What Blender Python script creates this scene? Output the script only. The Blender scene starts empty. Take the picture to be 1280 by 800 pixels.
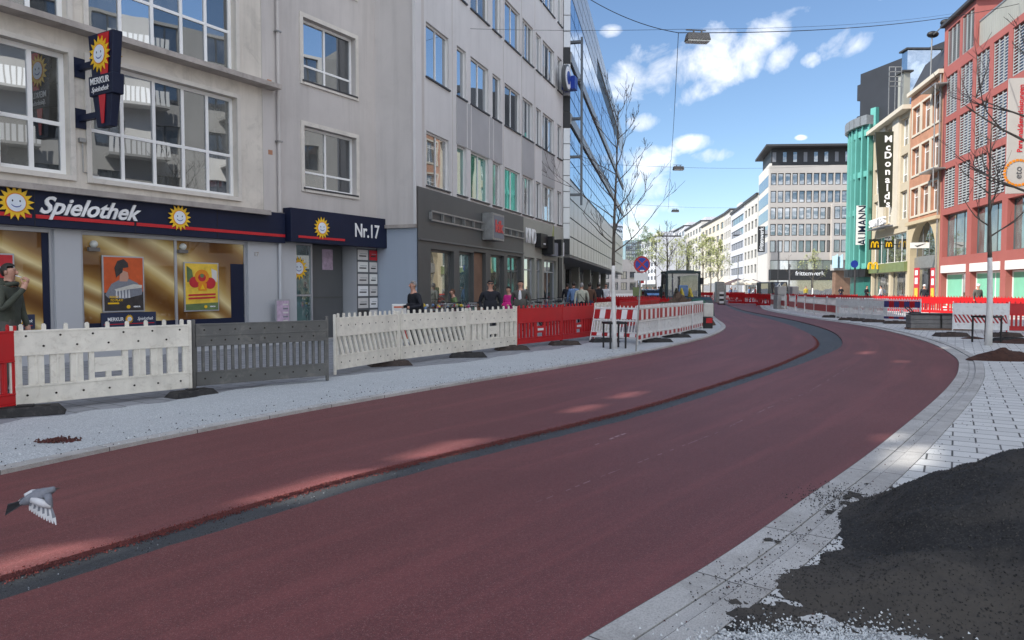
import bpy, bmesh, math, random
from mathutils import Vector, Matrix, noise
R = random.Random(7)
C = bpy.context.scene.collection
PI = math.pi
# ------------------------------------------------------------------ camera
CAMH, FOC, HOR = 1.60, 924.0, 360.0
TH = math.atan((400-HOR)/FOC)
def ray(px, py):
    x, y = (px-640)/FOC, (400-py)/FOC
    return Vector((x, math.cos(TH)+y*math.sin(TH), -math.sin(TH)+y*math.cos(TH)))
def at(px, py, Y):
    d = ray(px, py); return Vector((0,0,CAMH))+d*(Y/d.y)
def gp(px, py, z=0.035):
    d = ray(px, py); t = (z-CAMH)/d.z; return Vector((0,0,CAMH))+d*t
def xat(px, D): return (px-640)/FOC*D
cam = bpy.data.objects.new('camera', bpy.data.cameras.new('camera')); C.objects.link(cam)
cam.location = (0,0,CAMH); cam.rotation_euler = (PI/2-TH,0,0)
cam.data.lens = FOC/1280*36; cam.data.sensor_width = 36; cam.data.clip_end = 3000; cam.data.clip_start = .05
bpy.context.scene.camera = cam
# ------------------------------------------------------------------ tagging
def tag(o, label=None, cat=None, group=None, kind=None):
    if label: o['label'] = label
    if cat: o['category'] = cat
    if group: o['group'] = group
    if kind: o['kind'] = kind
    return o
def thing(name, label, cat, loc=(0,0,0), rz=0, group=None):
    o = bpy.data.objects.new(name, None); C.objects.link(o)
    o.empty_display_size = .2
    o.location = loc; o.rotation_euler = (0,0,rz)
    o['org'] = tuple(loc)
    return tag(o, label, cat, group)
def copy_tree(o, parent=None):
    c = o.copy(); C.objects.link(c); c.parent = parent
    for ch in list(o.children): copy_tree(ch, c)
    return c
# ------------------------------------------------------------------ mesh builder
class MB:
    def __init__(s): s.v=[]; s.f=[]; s.m=[]; s.mats=[]; s.uv=None
    def mi(s, mat):
        if mat not in s.mats: s.mats.append(mat)
        return s.mats.index(mat)
    def quad(s, pts, mat):
        k=len(s.v); s.v += [tuple(p) for p in pts]; s.f.append(tuple(range(k,k+len(pts)))); s.m.append(s.mi(mat))
    def hexa(s, p, mat):   # p: 8 points, bottom 4 then top 4
        k=len(s.v); s.v += [tuple(q) for q in p]; i=s.mi(mat)
        for f in ((3,2,1,0),(4,5,6,7),(0,1,5,4),(1,2,6,5),(2,3,7,6),(3,0,4,7)):
            s.f.append(tuple(k+a for a in f)); s.m.append(i)
        return s
    def box(s, x0,x1,y0,y1,z0,z1, mat):
        return s.hexa([(x0,y0,z0),(x1,y0,z0),(x1,y1,z0),(x0,y1,z0),(x0,y0,z1),(x1,y0,z1),(x1,y1,z1),(x0,y1,z1)], mat)
    def fbox(s, F, s0,s1,z0,z1,d0,d1, mat):
        P=[F.pt(a,zz,d) for zz in (z0,z1) for a,d in ((s0,d1),(s1,d1),(s1,d0),(s0,d0))]
        if F.flip: P=[P[1],P[0],P[3],P[2],P[5],P[4],P[7],P[6]]
        return s.hexa(P, mat)
    def fquad(s, F, s0,s1,z0,z1,d, mat):
        P=[F.pt(s0,z0,d),F.pt(s1,z0,d),F.pt(s1,z1,d),F.pt(s0,z1,d)]
        if F.flip: P=P[::-1]
        s.quad(P, mat)
    def tube(s, pts, rads, mat, n=6, cap=True):
        pts=[Vector(p) for p in pts]
        if not hasattr(rads,'__len__'): rads=[rads]*len(pts)
        rings=[]; prev=None
        for i,p in enumerate(pts):
            t=(pts[min(i+1,len(pts)-1)]-pts[max(i-1,0)])
            if t.length<1e-9: t=Vector((0,0,1))
            t.normalize()
            if prev is None:
                a=Vector((0,0,1)) if abs(t.z)<.9 else Vector((1,0,0)); prev=t.cross(a).normalized()
            a=(prev-t*prev.dot(t))
            a = a.normalized() if a.length>1e-6 else t.orthogonal().normalized()
            prev=a; b=t.cross(a); k=len(s.v)
            for j in range(n):
                q=p+(a*math.cos(2*PI*j/n)+b*math.sin(2*PI*j/n))*rads[i]; s.v.append(tuple(q))
            rings.append(k)
        i=s.mi(mat)
        for r0,r1 in zip(rings,rings[1:]):
            for j in range(n):
                s.f.append((r0+j,r0+(j+1)%n,r1+(j+1)%n,r1+j)); s.m.append(i)
        if cap:
            s.f.append(tuple(rings[0]+j for j in range(n))[::-1]); s.m.append(i)
            s.f.append(tuple(rings[-1]+j for j in range(n))); s.m.append(i)
        return s
    def ell(s, c, r, mat, nu=12, nv=8, M=None):
        k=len(s.v); i=s.mi(mat); c=Vector(c)
        for a in range(nv+1):
            th=PI*a/nv
            for b in range(nu):
                ph=2*PI*b/nu
                q=Vector((r[0]*math.sin(th)*math.cos(ph), r[1]*math.sin(th)*math.sin(ph), r[2]*math.cos(th)))
                if M: q=M@q
                s.v.append(tuple(c+q))
        for a in range(nv):
            for b in range(nu):
                s.f.append((k+a*nu+b,k+(a+1)*nu+b,k+(a+1)*nu+(b+1)%nu,k+a*nu+(b+1)%nu)); s.m.append(i)
        return s
    def poly(s, M, pts, t, mat, z0=0):  # 2-D polygon extruded along M's z from z0 to z0+t
        n=len(pts); k=len(s.v); i=s.mi(mat)
        for zz in (z0,z0+t):
            for p in pts: s.v.append(tuple(M@Vector((p[0],p[1],zz))))
        s.f.append(tuple(range(k+n,k+2*n))); s.m.append(i)
        s.f.append(tuple(range(k,k+n))[::-1]); s.m.append(i)
        for j in range(n):
            s.f.append((k+j,k+(j+1)%n,k+n+(j+1)%n,k+n+j)); s.m.append(i)
        return s
    def build(s, name, parent=None, smooth=False, local=False, bevel=0, loc=None):
        o0=Vector((0,0,0))
        if loc is not None: o0=Vector(loc)
        elif parent is not None and not local:
            r=parent
            while r.parent: r=r.parent
            o0=Vector(r['org']) if 'org' in r.keys() else Vector(r.location)
        me=bpy.data.meshes.new(name)
        me.from_pydata([tuple(Vector(v)-o0) for v in s.v],[],s.f)
        for m in s.mats: me.materials.append(MAT[m] if isinstance(m,str) else m)
        me.polygons.foreach_set('material_index', s.m)
        if s.uv:
            ul=me.uv_layers.new(name='UVMap')
            for l in me.loops: ul.data[l.index].uv=s.uv[l.vertex_index]
        if smooth: me.polygons.foreach_set('use_smooth',[True]*len(me.polygons))
        me.update()
        o=bpy.data.objects.new(name, me); C.objects.link(o); o.parent=parent
        if loc is not None: o.location=loc
        if bevel:
            b=o.modifiers.new('bevel','BEVEL'); b.width=bevel; b.segments=1; b.limit_method='ANGLE'
        return o
def split(o):
    """one object per loose piece"""
    me=o.data; par=list(range(len(me.vertices)))
    def f(a):
        while par[a]!=a: par[a]=par[par[a]]; a=par[a]
        return a
    for e in me.edges: par[f(e.vertices[0])]=f(e.vertices[1])
    groups={}
    for p in me.polygons: groups.setdefault(f(p.vertices[0]),[]).append(p)
    for k,ps in enumerate(groups.values()):
        ids={}; vs=[]; fs=[]; mi=[]
        for p in ps:
            q=[]
            for v in p.vertices:
                if v not in ids: ids[v]=len(vs); vs.append(tuple(me.vertices[v].co))
                q.append(ids[v])
            fs.append(q); mi.append(p.material_index)
        m2=bpy.data.meshes.new(o.name); m2.from_pydata(vs,[],fs)
        for m in me.materials: m2.materials.append(m)
        m2.polygons.foreach_set('material_index',mi); m2.update()
        if k==0: first=m2; continue
        c=bpy.data.objects.new(o.name.split('.')[0],m2); C.objects.link(c); c.parent=o.parent; c.location=o.location
    o.data=first
class Facade:
    def __init__(s, P0, ang=None, P1=None, right=False):
        s.P=Vector((P0[0],P0[1]))
        if P1: u=(Vector((P1[0],P1[1]))-s.P); s.L=u.length; s.u=u.normalized()
        else: s.u=Vector((math.sin(math.radians(ang)),math.cos(math.radians(ang))))
        s.flip=right                                  # right: building on the right of the street
        s.n=Vector((-s.u.y,s.u.x)) if right else Vector((s.u.y,-s.u.x))
    def s(s_, px, d=0):
        r=(px-640)/FOC; P=s_.P+s_.n*d
        # account for pitch: on a vertical plane x/Y only depends slightly on z; ignore
        return (r*P.y-P.x)/(s_.u.x-r*s_.u.y)
    def D(s_, px, d=0): return (s_.P+s_.n*d).y+s_.u.y*s_.s(px,d)
    def z(s_, px, py, d=0): return at(px,py,s_.D(px,d)).z
    def pt(s_, s, z, d=0):
        q=s_.P+s_.u*s+s_.n*d; return Vector((q.x,q.y,z))
    def M(s_, s, z, d):   # matrix whose x runs to the reader's right, y up, z out of the wall
        r=-s_.u if s_.flip else s_.u
        o=s_.pt(s,z,d)
        return Matrix(((r.x,0,s_.n.x,o.x),(r.y,0,s_.n.y,o.y),(0,1,0,o.z),(0,0,0,1)))
def frameM(o, right, up):
    r=Vector(right).normalized(); u=Vector(up).normalized(); n=r.cross(u)
    return Matrix(((r.x,u.x,n.x,o[0]),(r.y,u.y,n.y,o[1]),(r.z,u.z,n.z,o[2]),(0,0,0,1)))
def text(parent, s, M, size, mat, ext=.01, align='CENTER', shear=0, bold=.0, name='lettering', sx=1.0, space=1.0):
    cu=bpy.data.curves.new('t','FONT'); cu.body=s; cu.size=size; cu.extrude=ext; cu.align_x=align; cu.align_y='CENTER'
    cu.shear=shear; cu.offset=bold; cu.space_character=space; cu.resolution_u=3
    ob=bpy.data.objects.new('t',cu); C.objects.link(ob)
    dg=bpy.context.evaluated_depsgraph_get(); dg.update()
    me=bpy.data.meshes.new_from_object(ob.evaluated_get(dg)); bpy.data.objects.remove(ob)
    me.materials.clear(); me.materials.append(MAT[mat])
    r=parent
    while r.parent: r=r.parent
    o0=Vector(r['org']) if 'org' in r.keys() else Vector(r.location)
    me.transform(Matrix.Translation(-o0)@M@Matrix.Diagonal((sx,1,1,1)))
    o=bpy.data.objects.new(name,me); C.objects.link(o); o.parent=parent
    return o
# ------------------------------------------------------------------ materials
MAT={}
def newmat(name):
    m=bpy.data.materials.new(name); m.use_nodes=True; nt=m.node_tree; MAT[name]=m
    return m, nt, nt.nodes, nt.links, nt.nodes['Principled BSDF']
def coords(nt, kind='Object', scale=(1,1,1), rz=0):
    tc=nt.nodes.new('ShaderNodeTexCoord'); mp=nt.nodes.new('ShaderNodeMapping')
    mp.inputs['Scale'].default_value=scale; mp.inputs['Rotation'].default_value=(0,0,rz)
    nt.links.new(tc.outputs[kind],mp.inputs[0]); return mp.outputs[0]
def noi(nt, vec, scale, detail=4, rough=.55, dist=0):
    n=nt.nodes.new('ShaderNodeTexNoise'); n.inputs['Scale'].default_value=scale; n.inputs['Detail'].default_value=detail
    n.inputs['Roughness'].default_value=rough; n.inputs['Distortion'].default_value=dist
    nt.links.new(vec,n.inputs['Vector']); return n.outputs['Fac']
def ramp(nt, fac, stops):
    r=nt.nodes.new('ShaderNodeValToRGB'); e=r.color_ramp.elements
    while len(e)<len(stops): e.new(.5)
    for el,(p,c) in zip(e,stops):
        el.position=p; el.color=(c,c,c,1) if not hasattr(c,'__len__') else (*c,1)
    nt.links.new(fac,r.inputs[0]); return r.outputs[0]
def mix(nt, fac, a, b, mode='MIX'):
    m=nt.nodes.new('ShaderNodeMix'); m.data_type='RGBA'; m.blend_type=mode
    for sock,val in ((m.inputs[0],fac),(m.inputs[6],a),(m.inputs[7],b)):
        if hasattr(val,'is_output'): nt.links.new(val,sock)
        elif hasattr(val,'__len__'): sock.default_value=(*val,1)
        else: sock.default_value=val
    return m.outputs[2]
def bump(nt, h, strength, dist, bsdf, prev=None):
    b=nt.nodes.new('ShaderNodeBump'); b.inputs['Strength'].default_value=strength; b.inputs['Distance'].default_value=dist
    nt.links.new(h,b.inputs['Height'])
    if prev is not None: nt.links.new(prev,b.inputs['Normal'])
    if bsdf: nt.links.new(b.outputs[0],bsdf.inputs['Normal'])
    return b.outputs[0]
def pm(name, col, rough=.6, var=.12, sc=1.5, fine=0, dirt=0, dirtcol=None, metal=0, bmp=0, bsc=60, spec=None, streak=0):
    m,nt,N,L,b=newmat(name)
    v=coords(nt)
    c=mix(nt, ramp(nt,noi(nt,v,sc,5),[(.3,0),(.7,1)]), tuple(x*(1-var) for x in col), tuple(min(1,x*(1+var)) for x in col))
    if fine: c=mix(nt, fine, c, mix(nt,noi(nt,v,90,2),(0,0,0),(1,1,1)),'OVERLAY')
    if dirt:
        d=ramp(nt,noi(nt,v,sc*2.3,8,.7,.6),[(.52,0),(.75,dirt)])
        c=mix(nt,d,c,dirtcol or tuple(x*.35 for x in col))
    if streak:
        vs=coords(nt,'Object',(1.6,1.6,.12)); d=ramp(nt,noi(nt,vs,1.6,7,.65),[(.48,0),(.8,streak)])
        c=mix(nt,d,c,tuple(x*.45 for x in col))
    L.new(c,b.inputs['Base Color']); b.inputs['Roughness'].default_value=rough; b.inputs['Metallic'].default_value=metal
    if spec is not None: b.inputs['Specular IOR Level'].default_value=spec
    if bmp: bump(nt,noi(nt,v,bsc,4),bmp,.01,b)
    return m
def glassmat(name, inside, base=.3, var=0.5, wav=.012, tint=(.92,.96,1), sc=.9):
    """window glass seen from outside in daylight: mostly a mirror over a dim room"""
    m,nt,N,L,b=newmat(name)
    v=coords(nt)
    vb=coords(nt,'Object',(1,1,.6))
    cell=nt.nodes.new('ShaderNodeTexVoronoi'); cell.inputs['Scale'].default_value=.9*sc; L.new(vb,cell.inputs['Vector'])
    c=mix(nt, ramp(nt,noi(nt,vb,1.4*sc,3),[(.35,0),(.65,1)]), tuple(x*(1-var) for x in inside), tuple(min(1,x*(1+var)) for x in inside))
    L.new(c,b.inputs['Base Color']); b.inputs['Roughness'].default_value=.5
    b.inputs['Specular IOR Level'].default_value=0
    g=N.new('ShaderNodeBsdfGlossy'); g.inputs['Roughness'].default_value=.012; g.inputs['Color'].default_value=(*tint,1)
    nb=bump(nt,noi(nt,v,.55,2),.25,wav,None); L.new(nb,g.inputs['Normal'])
    fr=N.new('ShaderNodeFresnel'); fr.inputs[0].default_value=1.6
    ma=N.new('ShaderNodeMath'); ma.operation='MULTIPLY_ADD'; ma.inputs[1].default_value=1-base; ma.inputs[2].default_value=base; ma.use_clamp=True
    L.new(fr.outputs[0],ma.inputs[0])
    ms=N.new('ShaderNodeMixShader'); L.new(ma.outputs[0],ms.inputs[0]); L.new(b.outputs[0],ms.inputs[1]); L.new(g.outputs[0],ms.inputs[2])
    L.new(ms.outputs[0],N['Material Output'].inputs[0])
    return m
pm('render_grey',(.55,.515,.49),.85,.08,.5,dirt=.12,streak=.38,bmp=.15,bsc=90)
pm('render_beige',(.66,.61,.54),.85,.12,.8,dirt=.4,streak=.5,bmp=.15)
pm('render_light',(.65,.635,.625),.8,.06,.4,dirt=.10,streak=.22,bmp=.08)
pm('infill_grey',(.40,.395,.40),.6,.08,.6)
pm('blue_cladding',(.34,.39,.46),.55,.05,.5,streak=.1)
pm('ledge',(.40,.36,.33),.8,.2,2,dirt=.5,streak=.4)
pm('white_frame',(.86,.86,.85),.4,.04,1)
pm('white_surround',(.66,.62,.56),.7,.08,1.5,dirt=.3)
pm('dark_sill',(.04,.04,.045),.5)
pm('navy',(.010,.015,.040),.5,.15,1,spec=.25)
pm('navy_light',(.02,.03,.07),.35)
pm('sign_red',(.55,.01,.02),.35)
pm('sign_white',(.85,.85,.85),.4)
pm('sun_yellow',(.85,.52,.02),.4)
pm('sun_orange',(.75,.25,.01),.4)
pm('sun_face',(.72,.78,.85),.4)
pm('sign_blue',(.01,.04,.30),.35)
pm('sign_sky',(.02,.08,.5),.35)
pm('alu',(.42,.43,.46),.35,.05,1,metal=.4)
pm('pier_grey',(.47,.48,.50),.45,.04,.6,streak=.08)
pm('shop_dark',(.09,.093,.09),.5,.08,.6,streak=.1)
pm('shop_frame',(.10,.105,.11),.4,.08,1)
pm('shop_olive',(.33,.33,.29),.5,.06,.8,streak=.15)
pm('black',(.012,.012,.013),.5)
pm('rubber',(.022,.021,.021),.85,.3,6,dirt=.5,dirtcol=(.12,.11,.10),bmp=.3,bsc=50)
pm('rubber_brown',(.045,.033,.028),.9,.3,6,dirt=.6,dirtcol=(.16,.12,.10),bmp=.3,bsc=50)
pm('barrier_white',(.78,.74,.65),.5,.10,5,dirt=.45,dirtcol=(.36,.30,.23),bmp=.1,bsc=30,streak=.30)
pm('barrier_white_clean',(.76,.76,.74),.45,.06,3,dirt=.55,dirtcol=(.3,.27,.23))
pm('barrier_grey',(.115,.115,.11),.6,.15,2,dirt=.8,dirtcol=(.22,.21,.19),bmp=.1,bsc=30)
pm('barrier_red',(.50,.010,.014),.42,.10,2,dirt=.25,dirtcol=(.30,.03,.03))
pm('sheet_red',(.40,.015,.02),.35,.08,3)
pm('sheet_blue',(.05,.05,.16),.4)
pm('sheet_white',(.8,.8,.8),.3,.05,3)
pm('galv',(.34,.34,.33),.45,.15,5,metal=.6,dirt=.4,dirtcol=(.13,.09,.06))
pm('hole_dark',(.03,.025,.02),.9)
pm('concrete',(.40,.39,.37),.85,.12,2,dirt=.4,bmp=.3,bsc=40)
pm('kerb_block',(.20,.19,.18),.85,.15,4,dirt=.4,bmp=.3,bsc=40)
pm('bark',(.10,.085,.07),.9,.3,6,bmp=.8,bsc=25)
pm('twig',(.065,.05,.045),.85,.2,6)
pm('trunk_paint',(.72,.70,.67),.7,.07,4,dirt=.35,dirtcol=(.30,.28,.25),bmp=.3,bsc=25)
pm('skin',(.52,.28,.20),.5,.05,9)
pm('hair_dark',(.02,.014,.01),.6)
pm('hair_grey',(.28,.26,.25),.6)
pm('olive_jacket',(.055,.062,.045),.8,.25,8,bmp=.3,bsc=20)
pm('dark_cloth',(.012,.013,.02),.85,.25,8)
pm('grey_cloth',(.09,.085,.075),.85,.15,8)
pm('brown_cloth',(.10,.05,.03),.85,.15,8)
pm('blue_cloth',(.14,.22,.38),.85,.15,8)
pm('beige_cloth',(.42,.42,.34),.85,.15,8)
pm('white_cloth',(.7,.7,.72),.8,.1,8)
pm('red_cloth',(.4,.03,.04),.8,.1,8)
pm('pink_cloth',(.75,.03,.28),.8,.1,8)
pm('jeans',(.03,.045,.09),.85,.15,8)
pm('tyre',(.015,.015,.015),.8)
pm('chrome',(.5,.5,.5),.25,metal=1)
pm('bike_red',(.4,.02,.02),.3); pm('bike_blue',(.03,.12,.35),.3); pm('bike_green',(.03,.25,.15),.3); pm('bike_silver',(.4,.4,.42),.3)
pm('machine_green',(.02,.04,.045),.5,.2,3,dirt=.3,dirtcol=(.15,.12,.09))
pm('machine_yellow',(.5,.38,.04),.5,.15,4,dirt=.4)
pm('red_render',(.34,.10,.085),.75,.06,.6,streak=.12)
pm('shutter_slat',(.46,.47,.47),.45,.05,2,metal=.3)
pm('orange_brick',(.46,.23,.14),.85,.14,1.2,dirt=.2,streak=.15)
pm('cream',(.52,.45,.33),.8,.05,.6,streak=.1)
pm('cream_light',(.60,.55,.45),.8,.05,.6,streak=.1)
pm('arch_stone',(.52,.43,.28),.8,.07,.8,streak=.12)
pm('teal',(.12,.38,.33),.5,.06,.8)
pm('teal_dark',(.02,.12,.10),.4,.1,.8)
pm('black_cladding',(.022,.024,.03),.6,.15,.4)
pm('roof_dark',(.04,.04,.043),.6)
pm('office_stone',(.42,.39,.36),.8,.06,.3)
pm('white_render',(.56,.54,.50),.8,.05,.3,streak=.08)
pm('cool_render',(.55,.56,.60),.8,.05,.3,streak=.08)
pm('lilac_panel',(.30,.24,.36),.6)
pm('olive_fascia',(.16,.20,.08),.5)
pm('sign_black',(.02,.022,.012),.45)
pm('arch_yellow',(.85,.50,.01),.35)
pm('board_green',(.20,.52,.36),.6,.05,1.5)
pm('banner_white',(.75,.75,.72),.6,.04,1)
pm('banner_grey',(.44,.43,.40),.6,.04,1)
pm('brown_board',(.20,.12,.08),.7,.2,1.5)
pm('gold',(.6,.38,.08),.45)
pm('metal_panel',(.50,.50,.50),.32,.06,.4,metal=.55)
pm('metal_band',(.30,.30,.29),.4,.06,.4,metal=.4)
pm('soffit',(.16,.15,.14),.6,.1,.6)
pm('opposite_render',(.44,.43,.41),.8,.08,.4,streak=.2)
pm('mirror_frame',(.12,.13,.14),.35,metal=.5)
pm('earth',(.10,.065,.045),.95,.35,3,bmp=1,bsc=12)
pm('mulch',(.055,.022,.014),.95,.4,12,bmp=1,bsc=40)
pm('tarp_green',(.02,.09,.06),.6)
pm('bag_white',(.6,.58,.52),.8,.1,3,dirt=.4)
pm('pale_blue_board',(.42,.6,.68),.6)
pm('umbrella_cream',(.7,.62,.5),.7); pm('umbrella_dark',(.10,.07,.07),.7)
pm('leaf_spring',(.34,.36,.14),.7,.3,4); pm('leaf_dark',(.12,.18,.07),.7,.3,4)
pm('feather_grey',(.20,.21,.24),.7,.15,30); pm('feather_white',(.62,.62,.63),.7,.08,30); pm('feather_dark',(.03,.03,.035),.6)
pm('bird_beak',(.08,.06,.05),.5); pm('bird_eye',(.3,.05,.01),.2)
pm('paper_orange',(.55,.09,.02),.5,.15,5); pm('paper_yellow',(.75,.5,.05),.5,.2,5); pm('paper_white',(.62,.60,.58),.5,.05,4)
pm('paper_lilac',(.50,.38,.50),.5,.25,8,dirt=.3); pm('paper_red',(.5,.02,.03),.5,.1,5); pm('paper_dark',(.035,.03,.03),.5,.3,9)
pm('car_dark',(.015,.018,.025),.25); pm('car_light',(.45,.46,.47),.25)
pm('lamp_metal',(.14,.13,.12),.6,.2,6); pm('lamp_lens',(.55,.55,.50),.3)
pm('wire',(.02,.02,.022),.6)
pm('chalk',(.36,.24,.25),.9,.1,9)
glassmat('glass_blue',(.03,.035,.04),.52)
glassmat('glass_dark',(.025,.028,.03),.19)
glassmat('glass_room',(.09,.09,.08),.20)
glassmat('glass_curtain',(.30,.29,.26),.30)
glassmat('glass_green',(.04,.22,.15),.30)
glassmat('glass_far',(.05,.055,.065),.22)
glassmat('glass_shop',(.13,.12,.09),.30,.8,sc=2.5)
glassmat('glass_teal',(.10,.17,.17),.25)
glassmat('glass_mirror',(.05,.075,.10),.46,.3,.02,tint=(.78,.88,1))
def film_material():
    m,nt,N,L,b=newmat('gold_film')
    v=coords(nt,'Object',(.45,.45,1.0))
    w=N.new('ShaderNodeTexWave'); w.wave_type='BANDS'; w.bands_direction='DIAGONAL'; w.inputs['Scale'].default_value=.38
    w.inputs['Distortion'].default_value=7; w.inputs['Detail'].default_value=1.2; w.inputs['Detail Scale'].default_value=.8; w.inputs['Detail Roughness'].default_value=.35
    L.new(v,w.inputs['Vector'])
    c=ramp(nt,w.outputs['Fac'],[(0,(.14,.06,.018)),(.3,(.28,.15,.045)),(.55,(.50,.34,.12)),(.8,(.75,.62,.32)),(1,(.28,.15,.05))])
    L.new(c,b.inputs['Base Color']); b.inputs['Roughness'].default_value=.5; b.inputs['Specular IOR Level'].default_value=0
    g=N.new('ShaderNodeBsdfGlossy'); g.inputs['Roughness'].default_value=.015
    fr=N.new('ShaderNodeFresnel'); fr.inputs[0].default_value=1.55
    ma=N.new('ShaderNodeMath'); ma.operation='MULTIPLY_ADD'; ma.inputs[1].default_value=.40; ma.inputs[2].default_value=.03; L.new(fr.outputs[0],ma.inputs[0])
    ms=N.new('ShaderNodeMixShader'); L.new(ma.outputs[0],ms.inputs[0]); L.new(b.outputs[0],ms.inputs[1]); L.new(g.outputs[0],ms.inputs[2])
    L.new(ms.outputs[0],N['Material Output'].inputs[0])
film_material()
def road_material(name, c0, c1, fleck, flk=.62):
    m,nt,N,L,b=newmat(name)
    v=coords(nt)
    big=ramp(nt,noi(nt,v,.35,4,.6),[(.3,0),(.7,1)])
    c=mix(nt,big,c0,c1)
    # lanes of wear along the street
    g=noi(nt,v,170,2,.7); c=mix(nt,ramp(nt,g,[(.35,.75),(.6,0)]),c,tuple(x*.35 for x in c0))
    g2=noi(nt,v,240,1,.5); c=mix(nt,ramp(nt,g2,[(flk,0),(flk+.08,.85)]),c,fleck)
    g3=noi(nt,v,62,3,.75); c=mix(nt,ramp(nt,g3,[(.40,.55),(.56,0)]),c,tuple(x*.45 for x in c0)); c=mix(nt,ramp(nt,g3,[(.60,0),(.70,.35)]),c,tuple(min(1,x*2.0+.02) for x in c0))
    dk=ramp(nt,noi(nt,v,.16,3,.5),[(.40,0),(.62,.35)]); c=mix(nt,dk,c,tuple(x*.55 for x in c0))
    st=ramp(nt,noi(nt,v,1.1,8,.75,1.0),[(.60,0),(.80,.22)]); c=mix(nt,st,c,tuple(min(1,x*1.9+.02) for x in c0))
    vs=coords(nt,'Object',(.35,5,1),rz=math.radians(-52)); sc=ramp(nt,noi(nt,vs,1.5,6,.6),[(.58,0),(.78,.18)]); c=mix(nt,sc,c,tuple(min(1,x*1.7+.03) for x in c0))
    vu=coords(nt,'UV',(.16,26,1)); sk=noi(nt,vu,1.0,6,.62,.25)
    c=mix(nt,ramp(nt,sk,[(.50,0),(.72,.42)]),c,tuple(min(1,x*1.55+.012) for x in c0)); c=mix(nt,ramp(nt,sk,[(.28,.40),(.46,0)]),c,tuple(x*.6 for x in c0))
    L.new(c,b.inputs['Base Color']); b.inputs['Roughness'].default_value=.62; b.inputs['Specular IOR Level'].default_value=.55
    n1=bump(nt,g,.7,.006,None); bump(nt,noi(nt,v,6,3),.2,.01,b,n1)
road_material('road_red',(.180,.045,.044),(.240,.064,.062),(.44,.28,.28))
road_material('road_grey',(.30,.29,.29),(.36,.35,.35),(.5,.5,.5))
road_material('trench_dark',(.045,.050,.056),(.085,.092,.10),(.22,.24,.25),.60)
def paving(name, base, bw, rh, rz, mortar=(.05,.05,.05), ms=.009, var=.10):
    m,nt,N,L,b=newmat(name)
    v=coords(nt,'Object',(1,1,1),rz)
    br=N.new('ShaderNodeTexBrick'); L.new(v,br.inputs['Vector']); br.offset=.5
    br.inputs['Scale'].default_value=1; br.inputs['Brick Width'].default_value=bw; br.inputs['Row Height'].default_value=rh
    br.inputs['Mortar Size'].default_value=ms; br.inputs['Mortar Smooth'].default_value=.2; br.inputs['Bias'].default_value=0
    br.inputs['Color1'].default_value=(*[x*(1-var) for x in base],1); br.inputs['Color2'].default_value=(*[min(1,x*(1+var)) for x in base],1)
    br.inputs['Mortar'].default_value=(*mortar,1)
    v0=coords(nt)
    c=mix(nt,ramp(nt,noi(nt,v0,.8,6,.65),[(.45,0),(.75,.45)]),br.outputs['Color'],tuple(x*.72 for x in base))
    c=mix(nt,ramp(nt,noi(nt,v0,130,2,.6),[(.40,.35),(.55,0)]),c,tuple(x*.5 for x in base))
    c=mix(nt,ramp(nt,noi(nt,v0,3.2,7,.7,.8),[(.60,0),(.74,.45)]),c,(.13,.12,.11))
    L.new(c,b.inputs['Base Color']); b.inputs['Roughness'].default_value=.82
    n1=bump(nt,br.outputs['Fac'],-.6,.006,None) if False else None
    inv=N.new('ShaderNodeMath'); inv.operation='SUBTRACT'; inv.inputs[0].default_value=1; L.new(br.outputs['Fac'],inv.inputs[1])
    n1=bump(nt,inv.outputs[0],.7,.008,None); bump(nt,noi(nt,v0,80,3),.3,.004,b,n1)
paving('paving_slabs',(.68,.68,.66),.40,.27,math.radians(31))
paving('paving_left',(.30,.31,.33),.30,.30,math.radians(34),ms=.008)
def gravel_material(name, c0, c1, dark):
    m,nt,N,L,b=newmat(name); v=coords(nt)
    vo=N.new('ShaderNodeTexVoronoi'); vo.inputs['Scale'].default_value=75; L.new(v,vo.inputs['Vector'])
    sep=N.new('ShaderNodeSeparateColor'); L.new(vo.outputs['Color'],sep.inputs[0])
    c=mix(nt,sep.outputs[0],c0,c1)
    c=mix(nt,ramp(nt,vo.outputs['Distance'],[(.25,0),(.6,.6)]),c,dark)
    c=mix(nt,ramp(nt,noi(nt,v,1.3,6,.65,.5),[(.45,0),(.75,.4)]),c,tuple(x*.75 for x in c0))
    c=mix(nt,ramp(nt,noi(nt,v,14,4,.7),[(.64,0),(.72,.5)]),c,tuple(x*.3 for x in c0))
    L.new(c,b.inputs['Base Color']); b.inputs['Roughness'].default_value=.9
    n1=bump(nt,vo.outputs['Distance'],-1,.008,None); bump(nt,noi(nt,v,9,4),.5,.03,b,n1)
gravel_material('gravel_light',(.50,.53,.54),(.74,.76,.76),(.25,.27,.28))
gravel_material('asphalt_pile',(.018,.017,.017),(.045,.042,.040),(.007,.007,.007))
_m=MAT['asphalt_pile'].node_tree; _b=_m.nodes['Principled BSDF']; _src=_b.inputs['Base Color'].links[0].from_socket
_v=coords(_m); _m.links.new(mix(_m,ramp(_m,noi(_m,_v,.9,5,.6,.5),[(.46,0),(.62,.85)]),_src,(.070,.060,.049)),_b.inputs['Base Color'])
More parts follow.
